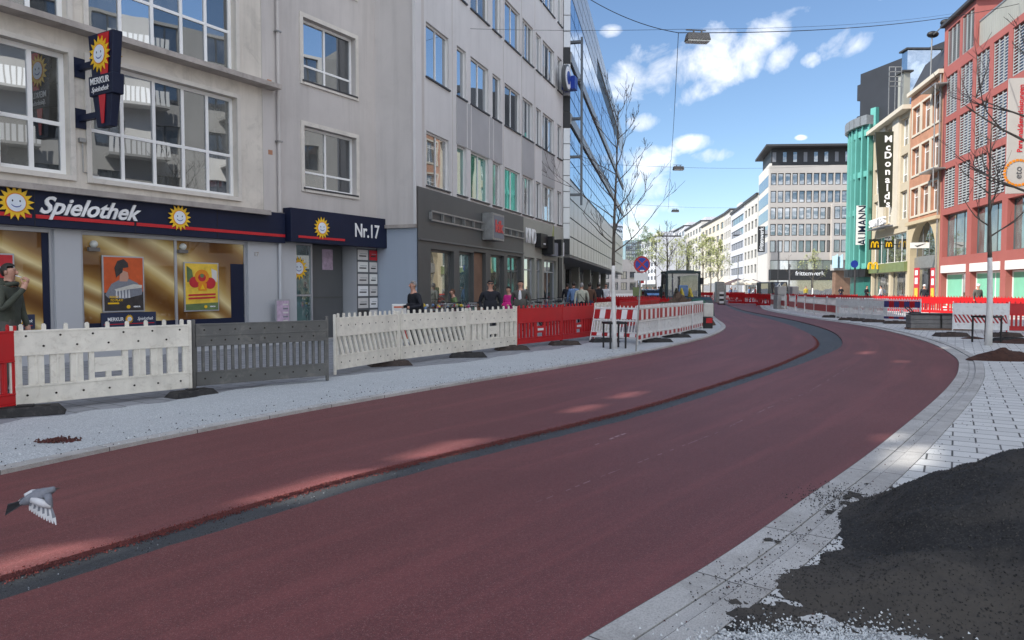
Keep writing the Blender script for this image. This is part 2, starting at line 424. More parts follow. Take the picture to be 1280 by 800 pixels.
def kerb_material():
    m,nt,N,L,b=newmat('kerb_stone'); 
    uv=coords(nt,'UV')
    br=N.new('ShaderNodeTexBrick'); L.new(uv,br.inputs['Vector']); br.offset=0
    br.inputs['Scale'].default_value=1; br.inputs['Brick Width'].default_value=1.0; br.inputs['Row Height'].default_value=10
    br.inputs['Mortar Size'].default_value=.006; br.inputs['Color1'].default_value=(.50,.49,.47,1); br.inputs['Color2'].default_value=(.58,.57,.55,1); br.inputs['Mortar'].default_value=(.07,.07,.07,1)
    v=coords(nt)
    c=mix(nt,ramp(nt,noi(nt,v,2.2,7,.7,.6),[(.42,0),(.72,.6)]),br.outputs['Color'],(.24,.22,.20))
    c=mix(nt,ramp(nt,noi(nt,v,120,2),[(.38,.4),(.55,0)]),c,(.18,.17,.16))
    L.new(c,b.inputs['Base Color']); b.inputs['Roughness'].default_value=.85; bump(nt,noi(nt,v,70,3),.4,.004,b)
kerb_material()
# ------------------------------------------------------------------ ground, road, kerbs
def smooth_curve(pts, n=8):
    out=[]
    for i in range(len(pts)-1):
        p0=pts[max(i-1,0)]; p1=pts[i]; p2=pts[i+1]; p3=pts[min(i+2,len(pts)-1)]
        for k in range(n):
            t=k/n
            out.append(.5*((2*p1)+(p2-p0)*t+(2*p0-5*p1+4*p2-p3)*t*t+(3*p1-p0-3*p2+p3)*t*t*t))
    out.append(pts[-1]); return out
def pv(l, z=.035):
    r=[]
    for a,b in l:
        g=gp(a,b,z); r.append(Vector((g.x,g.y)))
    return r
def ext(l):
    d=(l[0]-l[1]).normalized(); return [l[0]+d*22,l[0]+d*14,l[0]+d*8,l[0]+d*4]+l
EL=ext(pv([(0,594),(200,551),(400,512),(600,477),(760,450),(850,431),(893,419),(907,409),(897,400),(886,392)]))+[Vector((17,70)),Vector((20,92))]
EC=ext(pv([(0,735),(200,674),(500,588),(800,514),(930,474),(1004,448),(1037,429),(1018,412),(975,399),(925,388)]))+[Vector((20.5,72)),Vector((23,92))]
ER=ext(pv([(735,800),(900,700),(1000,630),(1100,558),(1180,490),(1198,462),(1190,444),(1150,425),(1080,408),(1000,396),(955,387)]))+[Vector((24.5,74)),Vector((28,92))]
def resample(c, n):
    L=[0]
    for a,b in zip(c,c[1:]): L.append(L[-1]+(b-a).length)
    out=[]; j=0
    for i in range(n):
        t=L[-1]*i/(n-1)
        while j<len(c)-2 and L[j+1]<t: j+=1
        k=(t-L[j])/max(1e-9,L[j+1]-L[j]); out.append(c[j].lerp(c[j+1],k))
    return out
cl,cc,cr=[smooth_curve(c,10) for c in (EL,EC,ER)]
# resample densely so that edges can be ragged
cl,cc,cr=[resample(c,900) for c in (cl,cc,cr)]
def normal(c,i):
    t=(c[min(i+1,len(c)-1)]-c[max(i-1,0)]).normalized(); return Vector((-t.y,t.x))    # to the left
def offset(c,d,jit=0,f=3.0,seed=0):
    return [p+normal(c,i)*(d+(jit*(noise.noise(Vector((p.x*f,p.y*f,seed)))+.6*noise.noise(Vector((p.x*f*5,p.y*f*5,seed+3)))) if jit else 0)) for i,p in enumerate(c)]
def strip(name, a, b, z, mat, kind='structure', thick=0, rows=1, bumpy=0, cam_uv=False):
    """a = left line, b = right line, same length"""
    m=MB(); n=len(a); i=m.mi(mat); uv=[]
    Ls=[0]
    for p,q in zip(b,b[1:]): Ls.append(Ls[-1]+(q-p).length)
    for r in range(rows+1):
        t=r/rows
        for j in range(n):
            p=a[j].lerp(b[j],t); m.v.append((p.x,p.y,z)); uv.append((Ls[j], t*.3))
    for r in range(rows):
        for j in range(n-1):
            m.f.append((r*n+j,(r+1)*n+j,(r+1)*n+j+1,r*n+j+1)); m.m.append(i)
    if thick:
        for off,line,fl in ((0,a,False),(rows*n,b,True)):
            k=len(m.v)
            for j in range(n): m.v.append((line[j].x,line[j].y,z-thick)); uv.append((Ls[j],.3))
            for j in range(n-1):
                q=(off+j,off+j+1,k+j+1,k+j)
                m.f.append(q[::-1] if fl else q); m.m.append(i)
    m.uv=uv
    o=m.build(name); tag(o,kind=kind); return o
g=MB(); g.box(-600,900,-300,1500,-.5,0,'road_grey'); tag(g.build('ground'),kind='structure')
# the dark bed below the red layer, seen in the open joint
strip('road_bed', offset(cl,-.02), offset(cr,.02), .004, 'trench_dark')
def crossing(line, c): return line
# joint width shrinks with the photo's: about 0.33 m near, 0.7 m at the bend
wl=[.17+.33*max(0,min(1,(p.y-14)/14))*max(0,min(1,(60-p.y)/25)) for p in cc]
jl=[p+normal(cc,i)*(w+.012*noise.noise(Vector((p.x*9,p.y*9,1)))+.02*noise.noise(Vector((p.x*2,p.y*2,1)))) for i,(p,w) in enumerate(zip(cc,wl))]
jr=[p-normal(cc,i)*(w+.012*noise.noise(Vector((p.x*9,p.y*9,5)))+.02*noise.noise(Vector((p.x*2,p.y*2,5)))) for i,(p,w) in enumerate(zip(cc,wl))]
def pair(a, b):   # re-time line b so that points face each other: nearest point projection, monotone
    out=[]; j=0
    for p in a:
        best=j; bd=1e9
        for k in range(j,min(j+30,len(b))):
            d=(b[k]-p).length
            if d<bd: bd=d; best=k
        j=best; out.append(b[best])
    return out
strip('road_left_lane', cl, pair(cl,jl) if False else jl, .036, 'road_red', thick=.030)
strip('road_right_lane', jr, cr, .036, 'road_red', thick=.030)
# gutter + kerb lines: left and right
kz=.075
def ribbon(c, d0, d1, z, name, mat, thick=.07): return strip(name, offset(c,max(d0,d1)), offset(c,min(d0,d1)), z, mat, thick=thick)
ribbon(cl,.0,.17,kz,'kerb_left','kerb_stone')
ribbon(cr,-.0,-.17,.055,'kerb_right','kerb_stone')
ribbon(cr,-.174,-.27,.050,'gutter_right','kerb_stone')
ribbon(cr,-.274,-.42,.066,'kerb_right_inner','kerb_stone')
# pavements
def limit(c, d, ang_to): return offset(c,d)
strip('gravel_bed_left', offset(cl,2.2,.25,.6,2), offset(cl,.175), .070,'gravel_light',thick=.07,rows=6)
Lw=[p+Vector((-34,14)) for p in cl]
strip('pavement_left', Lw, offset(cl,.176), .064,'paving_left',thick=.06)
Rw=[p+Vector((46,-14)) for p in cr]
strip('pavement_right', offset(cr,-.425), Rw, .062,'paving_slabs',thick=.06)
# chalk / paint remnants on the red surface
def chalk(pts, w=.018, name='road_marking'):
    m=MB(); P=[gp(a,b,.0365) for a,b in pts]
    for p,q in zip(P,P[1:]):
        L=(q-p).length; n=max(1,int(L/.12)); t=(q-p).normalized(); nn=Vector((-t.y,t.x,0))
        for k in range(n):
            if R.random()<.30: continue
            a=p+t*(L*k/n); b=p+t*(L*(k+R.uniform(.5,1))/n); j=nn*R.uniform(-.004,.004); ww=w*R.uniform(.3,1)
            for s0 in (0,):
                m.quad([a+j-nn*ww/2,b+j-nn*ww/2,b+j+nn*ww/2,a+j+nn*ww/2],'chalk')
    if m.f: tag(m.build(name),kind='structure')
chalk([(670,628),(760,592),(830,566),(893,542),(912,533)],.010)
chalk([(912,533),(960,510),(1010,490),(1040,472),(1062,458)],.016)
chalk([(735,559),(752,553)],.03); chalk([(762,549),(783,541)],.04); chalk([(733,475),(765,470)],.05)
# loose grains: red along the open joint, pale gravel and black crumbs
def grains(name, gen, n, size, mats, seed):
    rr=random.Random(seed); m=MB(); idx=[m.mi(x) for x in mats]
    for _ in range(n):
        p=gen(rr)
        if p is None: continue
        s=size*rr.uniform(.4,1.3); k=len(m.v); a=rr.uniform(0,PI)
        pts=[]
        for j in range(3):
            an=a+j*2*PI/3+rr.uniform(-.4,.4); pts.append((p[0]+s*math.cos(an),p[1]+s*math.sin(an),p[2]-s*.3))
        pts.append((p[0]+s*rr.uniform(-.4,.4),p[1]+s*rr.uniform(-.4,.4),p[2]+s*rr.uniform(.6,1)))
        pts.append((p[0]+s*rr.uniform(.2,.8)*math.cos(a+1),p[1]+s*rr.uniform(.2,.8)*math.sin(a+1),p[2]+s*.6))
        m.v+=pts; mi=rr.choice(idx)
        for f in ((0,1,4),(1,2,3),(2,0,3),(0,4,3),(4,1,3)): m.f.append(tuple(k+q for q in f)); m.m.append(mi)
    return m.build(name)
pm('grain_red',(.21,.045,.036),.8,.3,40); pm('grain_red_dark',(.09,.022,.02),.8,.3,40); pm('grain_white',(.66,.68,.68),.8,.15,40); pm('grain_grey',(.30,.32,.33),.8,.2,40); pm('grain_heap',(.06,.055,.05),.8,.3,40); pm('grain_black',(.02,.019,.018),.75,.3,40)
near=[i for i,p in enumerate(cc) if 1.5<p.y<24]
def g_joint(rr):
    i=rr.choice(near); p=cc[i].lerp(cc[i+1],rr.random())+normal(cc,i)*(wl[i]+min(.10,abs(rr.gauss(0,.022)))*rr.choice((1,-1,-1)) - .015); 
    inside=(p-cc[i]).length<wl[i]
    p=p+Vector((rr.uniform(-.02,.02),rr.uniform(-.02,.02)))
    return (p.x,p.y,.010 if inside else .037)
tag(grains('loose_red_grit',g_joint,13000,.006,['grain_red','grain_red_dark'],3),'loose red grit crumbling along the edge of the open joint','grit',kind='stuff')
def g_bed(rr):
    i=rr.choice(near); p=cc[i].lerp(cc[i+1],rr.random())+normal(cc,i)*rr.uniform(-wl[i],wl[i]); return (p.x,p.y,.005)
tag(grains('joint_stones',g_bed,1800,.006,['grain_grey','grain_black','grain_black','grain_heap','grain_heap'],4),'small dark and grey stones in the open joint of the road','stones',kind='stuff')
# asphalt heap
HP=[gp(a,b,.07) for a,b in ((1022,622),(1049,611),(1108,613),(1153,614),(1290,606),(1500,600),(2600,640),(2600,900),(1500,1100),(1198,803),(1108,789),(1017,790),(926,777),(915,750),(945,719),(972,710),(1026,706),(1035,682),(1004,675),(1035,660),(1050,644))]
HP=[(p.x,p.y) for p in HP]
def sdist(x,y):
    d=1e9; ins=False
    for (x0,y0),(x1,y1) in zip(HP,HP[1:]+HP[:1]):
        dx,dy=x1-x0,y1-y0; t=max(0,min(1,((x-x0)*dx+(y-y0)*dy)/(dx*dx+dy*dy))); d=min(d,math.hypot(x-x0-dx*t,y-y0-dy*t))
        if (y0>y)!=(y1>y) and x<x0+(y-y0)/(y1-y0)*dx: ins=not ins
    return d if ins else -d
def heap_h(x,y):
    # main mound, apex outside the frame to the right
    dx,dy=x-4.15,y-4.35
    c=math.cos(.35); s=math.sin(.35); a=(dx*c+dy*s)/2.35; b=(-dx*s+dy*c)/1.75
    r=math.hypot(a,b); h=.95*max(0,1-r)**.95
    h=h*(1-.25*math.exp(-((r-.0)/.25)**2))
    # second low ridge to the lower left
    a=(x-2.35)/1.1; b=(y-3.75)/.75; h=max(h,.20*max(0,1-math.hypot(a,b)))
    a=(x-2.9)/.95; b=(y-3.0)/1.0; h=max(h,.22*max(0,1-math.hypot(a,b)))
    h+=.11*noise.noise(Vector((x*1.3,y*1.3,3)))*min(1,h*8+.1)+.035*noise.noise(Vector((x*4,y*4,6)))*min(1,h*8)+.014*noise.noise(Vector((x*7,y*7,1)))
    sdv=sdist(x,y)
    sp=sdv*1.1-.12
    e=.5*noise.noise(Vector((x*1.9,y*1.9,8)))+.30*noise.noise(Vector((x*6,y*6,9)))+.16*noise.noise(Vector((x*17,y*17,2)))
    sp=min(.035,.05*(sp+e*.95))
    pass
    h=(h-.018+.02*e)*max(0,min(1,(sdv+.05)*2.2))-.02*max(0,min(1,-sdv*5))
    return max(h,sp)
m=MB(); nx,ny=330,300; X0,X1,Y0,Y1=.6,6.8,1.4,7.0; ids={}; mi=m.mi('asphalt_pile')
H={}
for i in range(nx+1):
    for j in range(ny+1):
        x=X0+(X1-X0)*i/nx; y=Y0+(Y1-Y0)*j/ny; H[i,j]=(x,y,heap_h(x,y))
def vid(i,j):
    if (i,j) not in ids:
        x,y,h=H[i,j]; ids[i,j]=len(m.v); m.v.append((x,y,.063+max(-.004,h)+ (.004*noise.noise(Vector((x*45,y*45,0))) if h>0 else 0)))
    return ids[i,j]
for i in range(nx):
    for j in range(ny):
        if max(H[i,j][2],H[i+1,j][2],H[i+1,j+1][2],H[i,j+1][2])>0.001:
            m.f.append((vid(i,j),vid(i+1,j),vid(i+1,j+1),vid(i,j+1))); m.m.append(mi)
tag(m.build('asphalt_heap',smooth=True),'large heap of black asphalt crumbs spilled over the pale paving','heap')
def g_heap(rr):
    x=rr.uniform(.9,4.6); y=rr.uniform(2.2,6.2); h=heap_h(x,y)
    if sdist(x,y)<-.30*rr.random()**2.4: return None
    return (x,y,.064+max(0,h))
tag(grains('asphalt_crumbs',g_heap,32000,.0065,['grain_black','grain_heap'],5),'black asphalt crumbs scattered on and around the heap','crumbs',kind='stuff')
def g_white(rr):
    g=gp(rr.gauss(1010,60),rr.gauss(806,13),.07)
    if heap_h(g.x,g.y)>.03 and rr.random()<.9: return None
    return (g.x,g.y,.068+max(0,heap_h(g.x,g.y)))
tag(grains('white_gravel',g_white,5200,.0068,['grain_white','grain_white','grain_grey'],6),'loose white gravel along the near edge of the black heap','gravel',kind='stuff')
def g_left(rr):
    i=rr.choice([k for k in near if cl[k].y<18]); p=cl[i].lerp(cl[i+1],rr.random())+normal(cl,i)*abs(rr.gauss(.1,.5)); return (p.x,p.y,.077)
tag(grains('kerb_crumbs',g_left,1100,.009,['grain_grey','grain_black','grain_white'],7),'crumbs and grit strewn along the left kerb','grit',kind='stuff')
def g_right(rr):
    i=rr.choice([k for k in range(len(cr)) if 2.5<cr[k].y<14]); p=cr[i].lerp(cr[i+1],rr.random())-normal(cr,i)*rr.uniform(.02,.8); return (p.x,p.y,.066)
tag(grains('gutter_crumbs',g_right,420,.006,['grain_black','grain_grey','grain_red_dark'],8),'dark crumbs lying on the right kerb and gutter','grit',kind='stuff')
def mound(name,label,cx,cy,rx,ry,h,mat,seed,z0=.07,rz=0,n=26,cat='mound'):
    m=MB(); i=m.mi(mat); k=[]
    for a in range(n+1):
        for b in range(n*2):
            r=a/n; ph=2*PI*b/(n*2)
            rr=r*(1+.25*noise.noise(Vector((math.cos(ph)*1.3,math.sin(ph)*1.3,seed))))
            x=rx*rr*math.cos(ph); y=ry*rr*math.sin(ph)
            z=h*max(0,(1-r))**.8*(1+.5*noise.noise(Vector((x*3,y*3,seed))))+.12*h*noise.noise(Vector((x*11,y*11,seed)))*(1-r)
            if r==1: z=-.01
            c_,s_=math.cos(rz),math.sin(rz)
            m.v.append((cx+x*c_-y*s_,cy+x*s_+y*c_,z0+z))
    w=n*2
    for a in range(n):
        for b in range(w): m.f.append((a*w+b,(a+1)*w+b,(a+1)*w+(b+1)%w,a*w+(b+1)%w)); m.m.append(i)
    o=m.build(name,loc=(cx,cy,z0)); return tag(o,label,cat)
q=gp(1258,449,.07); mound('mulch_mound','low mound of dark brown mulch on the right paving beside the painted tree stem',q.x,q.y,.85,.45,.24,'mulch',1)
q=gp(1275,428,.07); mound('mulch_mound','flat dark mulch patch behind the larger mulch mound at the right edge',q.x,q.y,.8,.5,.10,'mulch',2)
q=gp(1216,423,.07); mound('mulch_mound','small scatter of dark mulch just in front of the black tree guard on the right',q.x,q.y,.35,.22,.06,'mulch',3)
q=gp(72,551,.075)
def g_clump(rr):
    a=rr.gauss(0,.085); b=rr.gauss(0,.05); return (q.x+a,q.y+b,.076+.03*max(0,1-abs(a)/.12)*rr.random())
pm('grain_clump',(.075,.028,.020),.9,.3,30)
tag(grains('mulch_clump',g_clump,420,.014,['grain_clump','grain_red_dark'],15),'small scattered clump of dark red brown crumbs on the left gravel','clump')
# ------------------------------------------------------------------ barriers
W=2.02
def frame_parts(root, body, foot_posts=True):
    for sx in (-1,1):
        m=MB(); m.box(sx*(W/2)-.022,sx*(W/2)+.022,-.022,.022,.0 if foot_posts else .10,1.06,body)
        m.build('post',root,local=True,bevel=.006)
def pegs(m, mat, n=9, z=1.0, h=.065, w=.042):
    for k in range(n):
        x=-W/2+.10+(W-.2)*k/(n-1); m.box(x-w/2,x+w/2,-.017,.017,z,z+h,mat); m.box(x-w*.28,x+w*.28,-.019,.019,z+h,z+h+.012,mat)
def dimples(m, z, n=9, stag=0):
    for k in range(n):
        x=-W/2+.14+(W-.28)*(k+stag)/(n-1+ (1 if stag else 0)); 
        pts=[(math.cos(a*PI/4)*.014,math.sin(a*PI/4)*.014) for a in range(8)]
        M=Matrix(((1,0,0,x),(0,0,-1,-.031),(0,1,0,z),(0,0,0,1))); m.poly(M,pts,.004,'hole_dark')
        M=Matrix(((-1,0,0,x),(0,0,1,.031),(0,1,0,z),(0,0,0,1))); m.poly(M,pts,.004,'hole_dark')
def xb(m,x0,x1,z0,z1,mat,t=.03): m.box(x0,x1,-t,t,z0,z1,mat)
def rim(m,mat,zs,t=.036):
    for z in zs: m.box(-W/2+.023,W/2-.023,-t,t,z-.012,z+.012,mat)
def b_white_slots(name='construction_barrier'):
    r=thing(name,'x','barrier')
    frame_parts(r,'barrier_white'); m=MB(); a,b=-W/2+.023,W/2-.023; mat='barrier_white'
    xb(m,a,b,.712,1.0,mat); xb(m,a,b,.112,.298,mat); rim(m,mat,(.70,.31,.10,1.0-.013)); pegs(m,mat)
    # uprights between the openings, with a name plate in the middle
    xs=[-.88,-.66,-.45,-.25,.26,.47,.68,.88]
    ed=[a]+[v for x in xs for v in (x-.032,x+.032)]+[b]
    for k in range(0,len(ed)-1,2):
        if k==8: continue
        xb(m,ed[k],ed[k+1],.322,.688,mat,.022)
        cx=(ed[k]+ed[k+1])/2; m.box(cx-.012,cx+.012,-.031,.031,.322,.688,mat)
    L,Rr=-.218,.228
    xb(m,L,-.16,.322,.688,mat,.022); xb(m,.16,Rr,.322,.688,mat,.022); xb(m,-.159,.159,.42,.61,mat,.024); xb(m,-.159,.159,.322,.345,mat,.02)
    xb(m,-.03,.03,.346,.419,mat,.02)
    dimples(m,.93,6); dimples(m,.80,5,.5); dimples(m,.20,7)
    m.build('panel',r,local=True,bevel=.005); return r
def b_slanted(name='construction_barrier'):
    r=thing(name,'x','barrier'); frame_parts(r,'barrier_white'); m=MB(); a,b=-W/2+.023,W/2-.023; mat='barrier_white'
    xb(m,a,b,.692,1.0,mat); xb(m,a,b,.112,.318,mat); rim(m,mat,(.68,.33,.10,.987)); pegs(m,mat,12)
    n=13; wd=.078; sl=.13; p=(b-a-.02)/n
    for k in range(-1,n+1):
        x=a+.03+p*k; zz0,zz1=.342,.668
        X=[x+sl,x+sl+wd,x+wd,x]   # bottom right ... top left
        t=.022
        lo=max(a,min(b,x+sl)); lo2=max(a,min(b,x+sl+wd)); hi=max(a,min(b,x)); hi2=max(a,min(b,x+wd))
        if lo2-lo<.005 and hi2-hi<.005: continue
        m.hexa([(lo,-t,zz0),(lo2,-t,zz0),(lo2,t,zz0),(lo,t,zz0),(hi,-t,zz1),(hi2,-t,zz1),(hi2,t,zz1),(hi,t,zz1)],mat)
    dimples(m,.86,9); dimples(m,.21,8)
    m.build('panel',r,local=True,bevel=.005); return r
def b_grey(name='construction_barrier'):
    r=thing(name,'x','barrier'); frame_parts(r,'barrier_grey'); m=MB(); a,b=-W/2+.023,W/2-.023; mat='barrier_grey'
    xb(m,a,b,.835,.975,mat); xb(m,a,b,.685,.815,mat); xb(m,a,b,.112,.27,mat); rim(m,mat,(.985,.825,.675,.28,.10))
    n=19
    for k in range(n+1):
        x=a+(b-a)*k/n; xb(m,max(a,x-.019),min(b,x+.019),.292,.663,mat,.02)
    dimples(m,.905,9); dimples(m,.75,9,.5); dimples(m,.19,9)
    m.build('panel',r,local=True,bevel=.004); return r
def b_red(name='construction_barrier'):
    r=thing(name,'x','barrier'); frame_parts(r,'barrier_red'); m=MB(); a,b=-W/2+.023,W/2-.023; mat='barrier_red'
    xb(m,a,b,.642,1.0,mat); xb(m,a,b,.112,.218,mat); rim(m,mat,(.63,.23,.10,.987)); pegs(m,mat,11)
    n=13
    for k in range(n+1):
        x=a+(b-a)*k/n
        if abs(x)<.20: continue
        xb(m,max(a,x-.040),min(b,x+.040),.242,.618,mat,.02); m.box(max(a,x-.012),min(b,x+.012),-.030,.030,.242,.618,mat)
    xb(m,-.20,.20,.34,.52,mat,.026); xb(m,-.20,-.13,.242,.339,mat,.02); xb(m,.13,.20,.242,.339,mat,.02); xb(m,-.2,-.15,.521,.618,mat,.02); xb(m,.15,.2,.521,.618,mat,.02)
    m.build('panel',r,local=True,bevel=.005)
    p=MB(); p.box(-.13,.13,-.031,-.0265,.40,.46,'sheet_white'); p.build('name_plate',r,local=True); return r
def b_striped(name='construction_barrier', mat='barrier_white_clean', cols=('sheet_red','sheet_white'), nb=9):
    r=thing(name,'x','barrier'); frame_parts(r,mat); m=MB(); a,b=-W/2+.023,W/2-.023
    xb(m,a,b,.952,1.0,mat,.024); xb(m,a,b,.600,.635,mat,.024); xb(m,a,b,.255,.285,mat,.024); xb(m,a,b,.105,.135,mat,.024); pegs(m,mat,13,h=.05,w=.03)
    n=17
    for k in range(n):
        x=a+.05+(b-a-.1)*k/(n-1); xb(m,x-.020,x+.020,.137,.950,mat,.016)
    xb(m,-.05,.05,.42,.55,mat,.021)
    m.build('panel',r,local=True,bevel=.004)
    for z0,z1 in ((.66,.935),(.145,.245)):
        s=MB()
        for k in range(nb):
            x0=a+(b-a)*k/nb; x1=a+(b-a)*(k+1)/nb; s.box(x0,x1,-.0265,.0265,z0,z1,cols[k%2])
        s.build('reflective_sheet',r,local=True)
    return r
def b_band(name='construction_barrier'):
    """far right-hand type: grey lattice above, solid red band, pale bottom rail"""
    r=thing(name,'x','barrier'); mat='barrier_white_clean'; frame_parts(r,mat); m=MB(); a,b=-W/2+.023,W/2-.023
    xb(m,a,b,.952,1.0,mat,.024); xb(m,a,b,.62,.65,mat,.024); xb(m,a,b,.105,.135,mat,.024)
    for k in range(15):
        x=a+.05+(b-a-.1)*k/14; xb(m,x-.018,x+.018,.137,.950,mat,.014)
    m.build('panel',r,local=True)
    s=MB(); xb(s,a,b,.25,.60,'barrier_red',.026); s.build('red_band',r,local=True); return r
def b_diag(name='construction_barrier'):
    r=thing(name,'x','barrier'); mat='barrier_white_clean'; frame_parts(r,mat); m=MB(); a,b=-W/2+.023,W/2-.023
    xb(m,a,b,.10,1.0,mat,.022); rim(m,mat,(.985,.63,.30,.11),.030); pegs(m,'barrier_red',13,h=.05)
    m.build('panel',r,local=True,bevel=.004)
    s=MB(); n=13; p=(b-a)/n
    for d in (-1,1):
        for k in range(-1,n):
            x=a+p*k; sl=.22; w=p*.5
            P=[(x+sl,.325),(x+sl+w,.325),(x+w,.605),(x,.605)]
            P=[(max(a,min(b,q[0])),q[1]) for q in P]
            if max(q[0] for q in P)-min(q[0] for q in P)<.01: continue
            y0,y1=sorted((d*.0225,d*.0265))
            s.hexa([(P[0][0],y0,P[0][1]),(P[1][0],y0,P[1][1]),(P[1][0],y1,P[1][1]),(P[0][0],y1,P[0][1]),(P[3][0],y0,P[3][1]),(P[2][0],y0,P[2][1]),(P[2][0],y1,P[2][1]),(P[3][0],y1,P[3][1])],'sheet_red')
    s.build('reflective_sheet',r,local=True); return r
def b_foot(mat):
    o=MB(); L,w,h=.42,.19,.10
    o.hexa([(-L,-w,0),(L,-w,0),(L,w,0),(-L,w,0),(-L*.80,-w*.72,h),(L*.80,-w*.72,h),(L*.80,w*.72,h),(-L*.80,w*.72,h)],mat)
    o.box(-L*.62,-L*.40,-w*.40,w*.40,h+.001,h+.006,'hole_dark'); o.box(L*.40,L*.62,-w*.40,w*.40,h+.001,h+.006,'hole_dark')
    o.box(-.09,.09,-w*.35,w*.35,h,h+.02,mat)
    return o.build('barrier_base',bevel=.008)
PROTO={}
MAKE=dict(slots=b_white_slots,slant=b_slanted,grey=b_grey,red=b_red,striped=b_striped,band=b_band,diag=b_diag,
          blue=lambda: b_striped(cols=('sheet_blue','sheet_red'),nb=7))
def barrier(kind, pa, Da, pb, Db, label, group, lift=.07, lean=0, z0=.07, fixlen=False, flipx=False):
    A=Vector((xat(pa,Da),Da)); B=Vector((xat(pb,Db),Db)); d=B-A
    if kind not in PROTO: o=PROTO[kind]=MAKE[kind]()
    else: o=copy_tree(PROTO[kind])
    mid=(A+B)/2
    o.location=(mid.x,mid.y,z0+(0 if lean else .0)+.01); o.rotation_euler=(lean,0,math.atan2(d.y,d.x))
    s=d.length/W
    o.scale=(max(.8,min(1.25,s)),1,1)
    o['org']=(0,0,0)
    tag(o,label,'barrier',group); return A,B
FP={}
NF=[0]
def foot(px, D, label, mat='rubber', rz=0, z0=.07, group='rubber bases of the barriers', s=1):
    if mat not in FP: o=FP[mat]=b_foot(mat)
    else: o=copy_tree(FP[mat])
    o.location=(xat(px,D),D,z0-.002); o.rotation_euler=(0,0,rz); o.scale=(s,s,s); tag(o,label,'barrier base',group)
GL='barriers along the left kerb'
barrier('red',-175,7.6,7,8.9,'red plastic barrier cut off by the left edge beside the smoking man',GL)
barrier('slots',12,8.95,236,10.6,'dirty white barrier with upright slots in front of the poster windows',GL)
barrier('grey',241,10.75,408,12.1,'dark grey barrier with many narrow bars, second panel from the left',GL)
barrier('slant',418,12.9,496,14.75,'dirty white barrier with slanted slots standing open next to the grey barrier',GL)
barrier('slant',498,14.8,582,16.7,'dirty white barrier with slanted slots in the middle, in front of the older man',GL)
barrier('slots',584,16.75,645,18.6,'dirty white barrier with upright slots directly left of the red barriers',GL)
barrier('red',646,18.65,701,20.4,'nearer of the two glossy red barriers left of the white painted tree',GL)
barrier('red',702,20.45,742,22.2,'red barrier adjoining the leaning white ones left of the painted tree',GL)
barrier('slant',743,22.2,768,24.3,'pale white barrier end behind the leaning striped barrier at the painted tree',GL)
barrier('striped',746,21.3,793,20.6,'red and white striped barrier leaning askew behind the painted tree trunk',GL,lean=-.30)
barrier('striped',797,19.7,823,21.5,'red and white striped barrier right beside the no stopping sign post',GL)
barrier('striped',824,21.5,849,23.3,'second striped barrier from the sign post, with a small green sticker','barriers along the left kerb')
barrier('striped',850,23.3,864,25.0,'third striped barrier from the sign post, in front of the earth heap',GL)
barrier('striped',866,25.2,878,27.0,'striped barrier at the far end of the row, turned edge-on beside the earth box',GL)
foot(28,8.9,'flat dark rubber base on the gravel at the left edge of the picture','rubber',.5)
foot(238,10.5,'rubber base with dusty top between the white and the grey barrier','rubber',1.0,s=.8)
foot(487,14.6,'brown rubber base under the joint of the two slanted slot barriers','rubber_brown',.4)
foot(585,16.4,'black rubber base between the slanted and the upright slot barrier','rubber',.1)
foot(640,18.3,'brownish rubber base where the white barriers meet the red ones','rubber_brown',.3)
foot(706,19.9,'brown rubber base in front of the joint of the red barriers','rubber_brown',.3)
foot(756,20.9,'black rubber base in front of the leaning striped barrier','rubber',.2)
foot(778,22.5,'second black rubber base behind the tree guard on the left','rubber',.2)
foot(822,20.9,'black rubber base under the nearest striped barriers by the sign post','rubber',.2)
foot(846,22.9,'black rubber base between the second and third striped barrier','rubber',.2)
foot(868,24.9,'black rubber base near the far end of the striped barriers','rubber',.2)
# red barriers fencing the work area behind
GB='red barriers around the work area behind the left kerb'
L_='red barrier inside the work area behind the painted tree'
for pa,Da,pb,Db in ((775,27,797,28.8),(797,28.8,812,30.8),(812,30.8,824,33)): barrier('red',pa,Da,pb,Db,'red barrier in the slanting row just behind the no stopping sign',GB)
for k in range(5): barrier('red',752+k*14.5,44-k*.2,752+(k+1)*14.5-.5,43.8-k*.2,'dark red barrier in the row crossing behind the painted tree',GB) if k else barrier('red',741,36,766,34.5,'red barrier standing alone beside the walkers on the left pavement',GB)
for k in range(3): barrier('red',776+k*24,36.5-k*.6,776+(k+1)*24-1,35.9-k*.6,'red barrier between the tree trunk and the loader',GB)
for k in range(3): barrier('red',872+k*20,92-k*1,872+(k+1)*20-1,91-k*1,'small bright red barrier in the sun behind the loader','sunlit barriers beyond the loader')
# right-hand side
GR='barriers along the right kerb'
barrier('diag',1195,25.6,1258,24.9,'white barrier with a diagonal red stripe band behind the right tree guard',GR)
barrier('red',1259,24.9,1334,24.2,'dark red barrier running out of the right edge of the picture',GR)
barrier('red',1335,24.2,1410,23.5,'dark red barrier beyond the right edge of the picture',GR)
barrier('blue',1105,33.4,1151,31.9,'white barrier with dark blue and red reflective squares next to the black tamper',GR)
PW=[(1052,36.4),(1067,35.6),(1086,34.6),(1104,33.6)]
PL=['left one of the three plain white slatted barriers on the right kerb','middle one of the three plain white slatted barriers on the right kerb','right one of the three plain white slatted barriers, beside the blue patched one']
MAKE['plain']=lambda: b_striped(cols=('barrier_white_clean','barrier_white_clean'))
for (a,b),l in zip(zip(PW,PW[1:]),PL): barrier('plain',a[0],a[1],b[0]-.6,b[1],l,GR)
PR=[(962,60),(971,56),(985,51.5),(996,48),(1007,45),(1018,42.6),(1034,40),(1051,37.6)]
